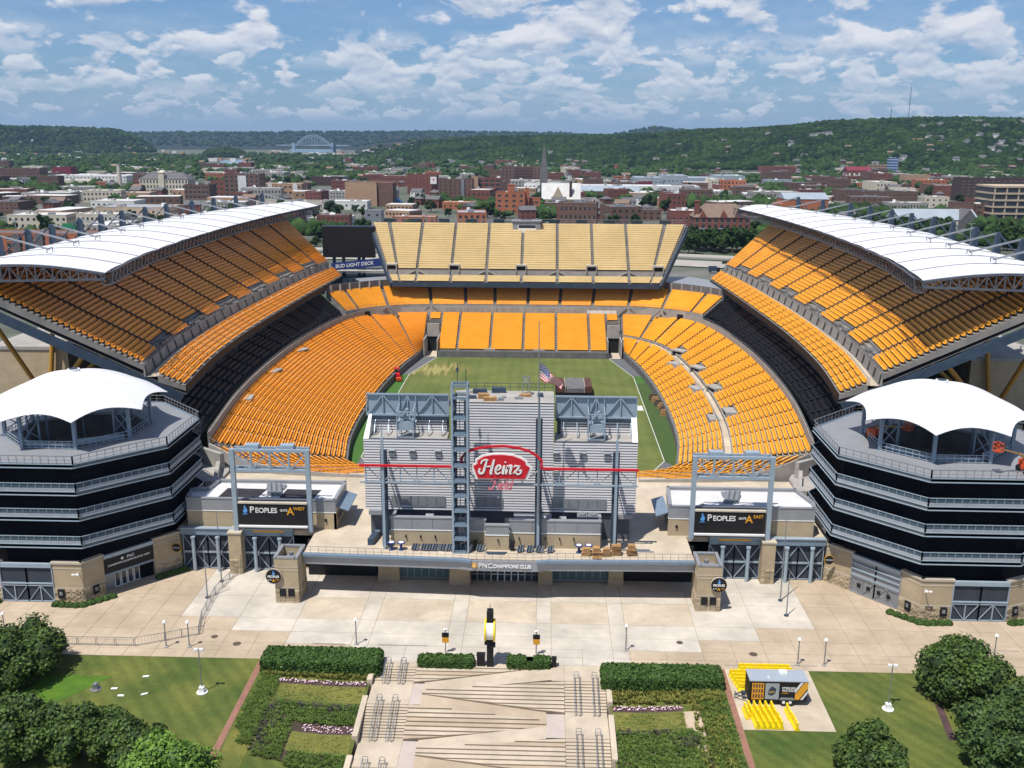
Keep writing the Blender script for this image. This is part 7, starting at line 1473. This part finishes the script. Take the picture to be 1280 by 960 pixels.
# ------------------------------------------------ hedges, planting, street furniture in front
def hedge(label,x0,x1,y0,y1,h,seed,n,group,notch=None,round_=.5):
    cx,cy2=(x0+x1)/2,(y0+y1)/2; z=g(cx,cy2)-.1; t=thing('hedge',label,'hedge',(cx,cy2,z),group=group); r=np.random.default_rng(seed); w_,d_=(x1-x0),(y1-y0)
    def surf(m):
        P=[];N=[]
        while len(P)<m:
            f=r.random()
            if f<.45: p=np.array([r.uniform(-1,1)*w_/2,r.uniform(-1,1)*d_/2,h]); nn=np.array([0,0,1.])
            elif f<.82: s_=-1 if r.random()<.6 else 1; p=np.array([r.uniform(-1,1)*w_/2,s_*d_/2,r.uniform(0,h)]); nn=np.array([0,s_,0.])
            else: s_=-1 if r.random()<.5 else 1; p=np.array([s_*w_/2,r.uniform(-1,1)*d_/2,r.uniform(0,h)]); nn=np.array([s_,0,0.])
            # rounded edges
            q=np.array([max(0,abs(p[0])-(w_/2-round_))*np.sign(p[0]),max(0,abs(p[1])-(d_/2-round_))*np.sign(p[1]),max(0,p[2]-(h-round_))]); L_=np.linalg.norm(q)
            if L_>round_: b=p-q; p=b+q/L_*round_; nn=q/L_
            if notch and abs(p[0]-notch)<.5 and p[2]>h*.55: p[2]-=.35
            lump=.07*math.sin(p[0]*5+seed)*math.cos(p[1]*6)+.05*math.sin(p[0]*11+p[2]*7); P.append(p+nn*(lump+r.normal()*.045)); N.append(nn)
        return np.array(P),np.array(N)
    P_,N_=surf(n); nn=N_+r.normal(size=(n,3))*.6; nn/=np.linalg.norm(nn,axis=1)[:,None]; a=np.cross(nn,r.normal(size=(n,3))); a/=np.linalg.norm(a,axis=1)[:,None]; b=np.cross(nn,a); s_=.085*r.uniform(.6,1.4,n)[:,None]
    V_=np.stack([P_-a*s_-b*s_,P_+a*s_-b*s_,P_+a*s_+b*s_,P_-a*s_+b*s_],1).reshape(-1,3); npobj('leaves',V_,np.arange(4*n).reshape(-1,4),'hedge',parent=t)
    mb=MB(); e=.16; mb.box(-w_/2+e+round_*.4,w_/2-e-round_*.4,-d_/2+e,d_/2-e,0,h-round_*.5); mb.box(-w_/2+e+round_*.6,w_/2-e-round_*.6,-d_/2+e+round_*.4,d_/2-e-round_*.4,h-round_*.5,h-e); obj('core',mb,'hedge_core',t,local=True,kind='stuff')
hg='clipped hedges at the head of the garden beds'
hedge('long clipped hedge at the head of the left garden bed',-26.6,-12.7,98.6,101.9,1.75,1,15000,hg); hedge('long clipped hedge at the head of the right garden bed',12.9,26.6,96.8,100.1,1.75,2,15000,hg)
hedge('short bushy hedge left of the black pylon clock',-8.4,-1.95,100.3,101.7,1.15,3,6500,hg,round_=.3); hedge('short bushy hedge with a dip right of the black pylon clock',2.1,7.0,100.4,101.8,1.15,4,5200,hg,notch=0.1,round_=.3)
def shrubs(label,pts,group=None):
    t=thing('shrub_row',label,'shrubs',(pts[0][0],pts[0][1],0),group=group)
    for i,(x,y) in enumerate(pts):
        r=np.random.default_rng(i+int(abs(x)*10)); n=420; d=r.normal(size=(n,3)); d/=np.linalg.norm(d,axis=1)[:,None]; d[:,2]=abs(d[:,2]); P_=d*np.array([.58,.5,.62])*r.uniform(.88,1.06,n)[:,None]; P_[:,0]+=x-pts[0][0]; P_[:,1]+=y-pts[0][1]
        nn=d+r.normal(size=(n,3))*.5; nn/=np.linalg.norm(nn,axis=1)[:,None]; a=np.cross(nn,r.normal(size=(n,3))); a/=np.linalg.norm(a,axis=1)[:,None]; b=np.cross(nn,a); s_=.075
        V_=np.stack([P_-a*s_-b*s_,P_+a*s_-b*s_,P_+a*s_+b*s_,P_-a*s_+b*s_],1).reshape(-1,3); s1=npobj('shrub',V_,np.arange(4*n).reshape(-1,4),'hedge',parent=t)
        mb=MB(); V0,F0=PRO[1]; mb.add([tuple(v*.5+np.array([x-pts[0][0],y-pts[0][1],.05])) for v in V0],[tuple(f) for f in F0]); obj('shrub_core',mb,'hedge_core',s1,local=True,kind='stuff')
def arcpts(L_,n):
    q=[Vector(p) for p in L_]; tot=sum((b-a).length for a,b in zip(q,q[1:])); out=[]
    for i in range(n):
        s_=tot*i/(n-1)
        for a,b in zip(q,q[1:]):
            l=(b-a).length
            if s_<=l+1e-6: p=a.lerp(b,s_/l); out.append((p.x,p.y)); break
            s_-=l
    return out
LS=[(-58,113.3),(-54.6,113.1),(-51.6,115.9)]
sgp='low shrub rows at the feet of the ramp tower walls'
shrubs('low shrub row at the corner pier of the left ramp tower',arcpts(LS,9),sgp); shrubs('low shrub row at the corner pier of the right ramp tower',arcpts([(-x,y-.0) for x,y in LS],9),sgp)
shrubs('low shrub row below the stone pier right of the left entrance doors',arcpts([(-47.6,122.0),(-44.9,124.6)],6),sgp); shrubs('low shrub row at the far left edge of the plaza',arcpts([(-67.6,114.6),(-66.2,113.8)],3),sgp); shrubs('low shrub row at the far right edge of the plaza',arcpts([(66.2,113.6),(70,114.4)],6),sgp)
# ornamental grasses
def tufts(name,areas,dens,h,m_,seed,w_=.05,blades=9,sp=.22):
    r=np.random.default_rng(seed); P_=[]
    for (x0,x1,y0,y1) in areas:
        n=int(abs((x1-x0)*(y1-y0))*dens)
        for _ in range(n): x=r.uniform(x0,x1);y=r.uniform(y0,y1); P_.append((x,y,g(x,y)))
    P_=np.array(P_); n=len(P_); k=blades; C=np.repeat(P_,k,0); N_=n*k; a=r.uniform(0,2*math.pi,N_); l=h*r.uniform(.5,1.15,N_)*np.repeat(r.uniform(.7,1.2,n),k); o=r.uniform(.3,1,N_)*sp*1.6
    d=np.stack([np.cos(a),np.sin(a),np.zeros(N_)],1); s_=np.stack([-np.sin(a),np.cos(a),np.zeros(N_)],1)*w_; b=C+d*.06; t_=C+d*o[:,None]; t_[:,2]+=l; m=C+d*(o*.45)[:,None]; m[:,2]+=l*.7
    V_=np.stack([b-s_,b+s_,m+s_,m-s_,t_-s_*.3,t_+s_*.3],1).reshape(-1,3); base=(np.arange(N_)*6)[:,None]; F_=np.concatenate([base+np.array([[0,1,2,3]]),base+np.array([[3,2,5,4]])],0); npobj(name,V_,F_,m_,kind='stuff')
tufts('ornamental_grass',[(-26.3,-24,88,98.5),(-25.5,-24,86,88)],26,.32,'tuft_green',1,w_=.035,sp=.34); tufts('ornamental_grass',[(-26,-14,97.8,98.9)],20,.42,'tuft_gold',2); tufts('ornamental_grass',[(13.9,26.3,94.7,97.4)],18,.45,'tuft_gold',3); tufts('ornamental_grass',[(23.5,26.4,82,97)],22,.30,'tuft_green',4,w_=.035,sp=.34); tufts('ornamental_grass',[(22.5,26,82,95)],5,.5,'tuft_gold',14)
tufts('leafy_perennials',[(-23.4,-13.8,90.4,93.4),(-23.4,-20.8,84.5,90.4),(-20,-13.9,84,86)],17,.26,'tuft_green',5,w_=.06,sp=.3); tufts('leafy_perennials',[(14,23.0,84.5,90.4)],16,.26,'tuft_green',6,w_=.06,sp=.3)
tufts('purple_perennials',[(-24,-22.4,85,92.8),(-21,-15,92.4,93.3),(14,20,89.9,90.6),(19.5,22.8,87.5,89.5)],9,.3,'shrub_purple',7,w_=.05)
tufts('lawn_tufts',[(-23.5,-14,94.2,96.6),(-20.2,-14,86.3,88.8),(14,21.8,91,93.4)],6,.10,'tuft_gold',8,w_=.05,blades=5)
r=np.random.default_rng(3); V_=[];
for (x0,x1,y0,y1,n) in ((-23.9,-14,96.8,97.4,110),(-19.4,-14,89.1,90.1,80),(13.9,21.5,93.7,94.3,90)):
    for _ in range(n): x=r.uniform(x0,x1);y=r.uniform(y0,y1);z=g(x,y)+.13+r.uniform(0,.1); s_=r.uniform(.04,.085); V_+=[(x-s_,y-s_,z),(x+s_,y-s_,z+.02),(x+s_,y+s_,z+.05),(x-s_,y+s_,z+.03)]
V_=np.array(V_); npobj('flowers',V_,np.arange(len(V_)).reshape(-1,4),'flower',kind='stuff')
# ---- pylon with round yellow rimmed drum seen edge-on
t=thing('pylon_clock','black post with white drum and yellow rims seen edge on, between short hedges','pylon',(0,101.0,0))
mb=MB(); mb.box(-.38,.38,100.6,101.4,0,6.9); obj('post',mb,'black',t); mb=MB(); mb.tube((-.42,101,4.6),(.42,101,4.6),1.15,32); obj('drum',mb,'white',t)
for x in (-.52,.5): mb=MB(); mb.tube((x-.1,101,4.6),(x+.1,101,4.6),1.3,32); obj('drum_rim',mb,'barrier_yellow',t)
mb=MB(); mb.box(-.36,.36,100.5,101.5,5.95,7.1); mb.tube((0,101,7.1),(0,101,7.9),.04,5); obj('top_cap',mb,'black',t)
for x,z in ((-.35,3.15),(.35,2.85)): mb=MB(); mb.tube((x-.28,100.7,z),(x+.28,100.7,z),.32,12); obj('black_speaker',mb,'black',t)
mb=MB(); mb.box(-1.55,-.62,100.7,101.4,0,1.35); mb.box(-1.6,-.57,100.65,101.45,1.35,1.45); tag(obj('utility_cabinet',mb,'black'),'black square cabinet standing left of the pylon','cabinet')
mb=MB(); mb.box(7.25,7.75,100.8,101.4,0,1.0); mb.box(7.2,7.8,100.75,101.45,1.0,1.12); tag(obj('waste_bin',mb,'black'),'black waste bin at the right end of the short right hedge','bin')
for i,x in enumerate((-5.5,5.4)):
    t=thing('sign_post',f'thin pole with black and gold panel behind the short {"left" if i==0 else "right"} hedge','sign post',(x,103.5,0),group='black and gold directional signs'); mb=MB(); mb.tube((x,103.5,0),(x,103.5,3.1),.06,8); obj('pole',mb,'galv',t); mb=MB(); mb.box(x-.42,x+.42,103.4,103.46,2.15,2.75); pn=obj('black_panel',mb,'black',t); mb=MB(); mb.box(x-.4,x+.4,103.4,103.46,1.45,2.14); obj('gold_panel',mb,'gold',t); mb=MB(); mb.tube((x-.25,103.5,3.1),(x+.25,103.5,3.2),.12,8); obj('lamp_head',mb,'white',t)
    text('PNC CLUB',.16,'white_paint',pn,(x,103.38,2.45),(1,0,0),(0,0,1),ext=.01) if 0 else None
# ---- lamps
lp=thing('bollard_lamp','','lamp',group='slim lamp posts along the plaza edge'); mb=MB(); mb.tube((0,0,0),(0,0,3.35),.085,8,.06); obj('pole',mb,'galv',lp,local=True); mb=MB(); mb.tube((0,0,3.3),(0,0,3.5),.26,12,.16); mb.box(-.05,.55,-.07,.07,3.42,3.5) if 0 else None; obj('lamp_head',mb,'white',lp,local=True); mb=MB(); mb.tube((0,0,0),(0,0,.12),.28,12); obj('base',mb,'concrete',lp,local=True)
for i,(x,y,lb) in enumerate(((-39.5,103.5,'slim lamp post on the left, outer one of the pair by the lawn'),(-36.7,103.6,'slim lamp post on the left, inner one of the pair by the lawn'),(-60,104.7,'slim lamp post at the far left edge of the plaza'),(-16.6,105.1,'slim lamp post behind the right end of the long left hedge'),(16.2,105,'slim lamp post behind the left end of the long right hedge'),(36.2,102.6,'slim lamp post above the trailer pad, left of a pair'),(39.3,102.6,'slim lamp post beside the trailer pad, right of a pair'),(59.8,104.5,'slim lamp post behind the broad right tree'))):
    o=lp if i==0 else copy_tree(lp); o.location=(x,y,0); o['label']=lb
for x,y,lb in ((-31.9,94.3,'twin floodlight pole standing in the left lawn'),(43.9,94.2,'twin floodlight pole standing in the right lawn')):
    z=g(x,y); t=thing('flood_pole',lb,'lamp',(x,y,z),group='floodlight poles in the lawns'); mb=MB(); mb.tube((0,0,0),(0,0,5.3),.06,8); obj('pole',mb,'galv',t,local=True); mb=MB(); mb.box(-.28,.28,-.25,.25,.0,.7); mb.tube((0,0,0),(0,0,.06),.62,16); obj('control_box',mb,'white',t,local=True); mb=MB()
    for dx in (-.5,.1): mb.box(dx,dx+.4,-.18,.12,5.2,5.42)
    mb.beam((-.4,0,5.2),(.4,0,5.2),.05); obj('flood_lamp',mb,'white',t,local=True)
mb=MB(); x,y=-44,94.4; z=g(x,y); mb.box(x-.3,x+.3,y-.25,y+.25,z,z+.55); mb.tube((x,y,z),(x,y,z+.06),.6,14); mb.box(x-.2,x+.2,y-.3,y+.3,z+.55,z+.75); tag(obj('ground_light',mb,'galv'),'small grey ground light in the left lawn near the big tree','ground light')
mb=MB(); mb.box(45.0,47.0,95.2,95.3,g(45,95)+5.3,g(45,95)+5.5); 
for x,y,h,lb in ((-38.6,121.3,10.3,'taller bare flagpole in front of the left gates'),(-38.9,116.4,7.6,'shorter bare flagpole near the fence on the left'),(38.0,118.9,12.0,'taller bare flagpole in front of the right gates'),(37.8,114.7,6.0,'shorter bare pole right of the taller right flagpole')):
    t=thing('bare_flagpole',lb,'flagpole',(x,y,0),group='bare poles on the plaza'); mb=MB(); mb.tube((x,y,0),(x,y,h),.1,8,.05); obj('pole',mb,'galv',t); mb=MB(); mb.tube((x,y,0),(x,y,.15),.3,12); obj('base',mb,'steel_dark',t)
# ---- crowd fence on the left
FP2=[(-62,103.4),(-43.3,103.5),(-40.2,104.9),(-36.6,106.6),(-37.6,110.6),(-38.2,117.5),(-37.3,124)]
ft=thing('crowd_fence','light wire mesh fence running along the plaza edge then up to the left gates','fence',(-40,105,0))
for a,b in zip(FP2,FP2[1:]):
    a=Vector(a);b=Vector(b);L_=(b-a).length;n=max(1,round(L_/2.4))
    for k in range(n):
        p=a.lerp(b,k/n);q=a.lerp(b,(k+1)/n-.01); mb=MB()
        for z in (.15,1.15): mb.beam((p.x,p.y,z),(q.x,q.y,z),.05)
        for f in (0,1): r_=p.lerp(q,f); mb.beam((r_.x,r_.y,0),(r_.x,r_.y,1.18),.06)
        for f in range(1,9): r_=p.lerp(q,f/9); mb.beam((r_.x,r_.y,.15),(r_.x,r_.y,1.15),.018)
        obj('fence_panel',mb,'galv',ft)
# ---- trailer
t=thing('trailer','black and gold event trailer with grey roof and tandem wheels parked on the pad','trailer',(31.9,93.9,-.15))
x0,x1,y0,y1=28.8,35.1,94.3,96.6; z0=.35
mb=MB(); mb.box(x0,x1,y0,y1,z0,2.75); obj('body',mb,'black',t); mb=MB(); mb.prism([(x0-.05,y0-.05),(x1+.05,y0-.05),(x1+.05,y1+.05),(x0-.05,y1+.05)],2.75,2.85); obj('roof',mb,'metal_roof',t)
def pan(pts,nm,m_,o=.02,par=None): mb=MB(); mb.add([(p[0],y0-o,p[1]) for p in pts],[tuple(range(len(pts)))]); return obj(nm,mb,m_,par or t)
pg=pan([(29.05,.55),(30.35,.55),(30.35,2.55),(29.05,2.55)],'gold_panel','gold'); text('LET',.62,'black',pg,(29.7,y0-.04,2.2),(1,0,0),(0,0,1),ext=.005,off=.02) if 0 else None
for r_,s_ in enumerate(('IIII','IIII')): text(s_,.85,'black',pg,(29.7,y0-.03,2.05-r_*.95),(1,0,0),(0,0,1),ext=.005,off=.01) if 0 else None
for r_ in range(3):
    for c_ in range(4): pan([(29.15+c_*.3,.75+r_*.62),(29.35+c_*.3,.75+r_*.62),(29.35+c_*.3,1.2+r_*.62),(29.15+c_*.3,1.2+r_*.62)],'dark_glyph','brick_brown',.03)
pan([(30.5,.6),(32.0,.6),(32.0,2.55),(30.5,2.55)],'picture_panel','metal_roof'); pan([(30.8,1.2),(31.2,1.0),(31.6,1.3),(31.7,1.9),(31.2,2.2),(30.9,1.8)],'picture_shape','steel_dark',.03); pan([(30.9,1.35),(31.6,1.45),(31.5,1.6),(30.95,1.6)],'picture_mark','wood',.04)
text('STEELERS',.36,'white_paint',t,(33.05,y0-.04,1.98),(1,0,0),(0,0,1),ext=.005,off=.01); text('PRO SHOP',.3,'white_paint',t,(33.05,y0-.04,1.66),(1,0,0),(0,0,1),ext=.005,off=.01)
pan([(32.3,1.35),(33.0,1.35),(33.0,1.42),(32.3,1.42)],'gold_line','gold',.03)
pan([(33.75,1.35),(33.75,1.85),(34.3,2.72),(34.62,2.72)],'white_stripe','white_paint'); pan([(33.75,.6),(33.75,1.25),(34.72,2.72),(35.08,2.72),(35.08,2.0),(34.2,.6)],'gold_stripe','gold'); pan([(34.35,.6),(34.6,.6),(35.08,1.35),(35.08,1.75)],'white_stripe','white_paint')
for x in (32.55,33.25):
    for y,s_ in ((y0-.05,-1),(y1+.05,1)): mb=MB(); mb.tube((x,y-.1,.33),(x,y+.1,.33),.33,16); w_=obj('wheel',mb,'black',t); mb=MB(); mb.tube((x,y+s_*.1,.33),(x,y+s_*.13,.33),.18,12); obj('rim',mb,'white',w_)
mb=MB(); mb.add([(32.1,y0-.15,.6),(33.7,y0-.15,.6),(33.55,y0-.15,.82),(32.25,y0-.15,.82),(32.1,y0,.6),(33.7,y0,.6),(33.55,y0,.82),(32.25,y0,.82)],[(0,1,2,3),(3,2,6,7),(0,3,7,4),(1,5,6,2)]); obj('wheel_guard',mb,'galv',t)
mb=MB(); mb.beam((x0,y0+.4,.4),(x0-1.3,95.45,.4),.1); mb.beam((x0,y1-.4,.4),(x0-1.3,95.45,.4),.1); mb.beam((x0-1.3,95.45,0),(x0-1.3,95.45,.8),.09); mb.box(x0-.6,x0-.2,95.2,95.7,.4,.75); obj('tow_bar',mb,'steel_dark',t)
mb=MB(); mb.box(32.3,33.1,95.6,96.3,2.85,3.1); obj('roof_vent',mb,'white',t); mb=MB(); mb.box(30.8,31.0,94.8,95,2.85,3); obj('roof_vent',mb,'white',t)
# ---- water filled barriers
bp=thing('plastic_barrier','','barrier',group='yellow plastic barriers by the trailer')
mb=MB(); sec=[(-.28,0),(.28,0),(.28,.12),(.12,.4),(.08,.95),(-.08,.95),(-.12,.4),(-.28,.12)]; n=len(sec); L_=.95; mb.add([(x,-L_,z) for x,z in sec]+[(x,L_,z) for x,z in sec],[tuple(range(n)),tuple(range(n,2*n))[::-1]]+[(i,n+i,n+(i+1)%n,(i+1)%n) for i in range(n)]); obj('body',mb,'barrier_yellow',bp,local=True)
mb=MB()
for y in (-.45,.45): mb.box(-.13,.13,y-.12,y+.12,.5,.62); mb.tube((0,y,.94),(0,y,.99),.07,8)
obj('slot',mb,'gold',bp,local=True,kind='stuff')
spots=[]
for k in range(3): spots.append((28.9+.1+k*1.98+.9,101.0,math.pi/2,'back')); spots.append((29.3+k*1.98+.7,100.35,math.pi/2,'back'))
for k in range(3): spots.append((32.2+k*1.95,99.9,math.pi/2,'backright')) if k<2 else None; 
for k in range(2): spots.append((32.4+k*1.95,99.2,math.pi/2,'backright'))
for r_ in range(5): 
    for k in range(2 if r_>2 else 3): spots.append((28.6+.12*r_+k*1.97,99.7-r_*.68,math.pi/2,'backleft'))
for k in range(5): 
    spots.append((28.65+k*.62,92.9,.04,'front')); spots.append((28.9+k*.62,90.95,.04,'front'))
spots.append((28.2,92.6,.04,'front')); spots.append((32.75,92.6,.03,'pair')); spots.append((32.95,90.75,.03,'pair'))
LBL={'back':'yellow plastic barrier lying in the rearmost rows behind the trailer','backright':'yellow plastic barrier in the short rows behind the middle of the trailer','backleft':'yellow plastic barrier in the rows beside the trailer tow bar','front':'yellow plastic barrier packed in the block in front of the trailer','pair':'yellow plastic barrier of the pair standing apart in front of the trailer'}
for i,(x,y,a,k) in enumerate(spots):
    o=bp if i==0 else copy_tree(bp); o.location=(x,y,g(x,y)+.012); o.rotation_euler=(0,0,a+R_.uniform(-.02,.02)); o['label']=LBL[k]; o['group']='yellow plastic barriers, '+k.replace('back','behind the trailer ').replace('front','front block').replace('pair','separate pair')
mb=MB(); z=g(31.2,92.6); mb.tube((31.2,92.8,z+.05),(31.2,92.8,z+.8),.2,12,.05); mb.box(30.9,31.5,92.5,93.1,z,z+.06); tag(obj('traffic_cone',mb,'boom_orange'),'orange traffic cone standing between trailer and front barriers','cone')
# ------------------------------------------------ say of each repeated house, block and tree what it stands beside
LM=[('the brick office',117,614),('the orange brick hall',-24,831),('the white roofed church',21,947),('the church spire',4,1033),('the apartment block with dark middle',-25,1328),('the plain tan block',-168,916),('the block with white sign',-136,1121),('the tall dark brown block',-84,972),('the cream school',-423,1087),('the lone chimney',-530,1217),('the long white warehouse',117,1152),('the blue grey sheds',207,1350),('the orange red gable warehouse',233,856),('the hall with tall white windows',506,1585),('the pale topped brick building',467,1130),('the dark apartment slab',485,1060),('the tan parking deck',356,736),('the long brown mill row',345,982),('the grey gable hall',298,730),('the two gabled red hall',43,803),('the blue roof',-145,930),('the tallest brick mill',-319,1038),('the cream row',-291,1071),('the dark factory at far left',-743,1372),('the maroon works',-745,1500),('the white industrial hall',-640,1361),('the grey roofed depot',-330,780),('the long orange brick flats',-262,479),('the dark red school block',404,1699),('the blue glass tower',877,1750),('the arch bridge',-1000,4600),('the radio masts',1150,2700)]
for o_ in list(COL.objects):
    if o_.get('category') in ('house','building','tree') and o_.parent is None and o_.get('group') and o_.name.split('.')[0] in ('house','low_building','city_block','town_tree'):
        x,y=o_.location.x,o_.location.y
        nm,lx,ly=min(LM,key=lambda q:(q[1]-x)**2+((q[2]-y)*.8)**2); dx=(x/y-lx/ly)*y; dy=y-ly; dd=math.hypot(dx,dy); near='just ' if dd<75 else '' if dd<190 else 'well '
        rel=('right of' if dx>0 else 'left of') if abs(dx)>abs(dy)*.6 else ('behind' if dy>0 else 'in front of')
        if abs(dx)>abs(dy)*.6 and abs(dy)>abs(dx)*.5: rel=('behind and ' if dy>0 else 'in front and ')+rel
        base=o_['label']; base=base.replace(' growing in the town behind the stadium','').replace(' among trees','').replace(' in the town','').replace('small ','')
        o_['label']=' '.join((base+' '+near+rel+' '+nm).split()[:16])
# ------------------------------------------------ air
z1=235.; mb=MB(); mb.box(-9500,9500,-700,10500,-9,z1)
hz_=obj('haze',mb,'white',kind='stuff'); hm=bpy.data.materials.new('haze_air'); hm.use_nodes=True; ht=hm.node_tree; ht.nodes.clear(); pv=ht.nodes.new('ShaderNodeVolumePrincipled'); pv.inputs['Density'].default_value=4.0e-5; pv.inputs['Color'].default_value=(.42,.66,1.0,1); pv.inputs['Anisotropy'].default_value=.1
ou=ht.nodes.new('ShaderNodeOutputMaterial'); ht.links.new(pv.outputs[0],ou.inputs['Volume']); hz_.data.materials.clear(); hz_.data.materials.append(hm)
sc.cycles.volume_bounces=0; sc.cycles.max_bounces=6; sc.cycles.transparent_max_bounces=8
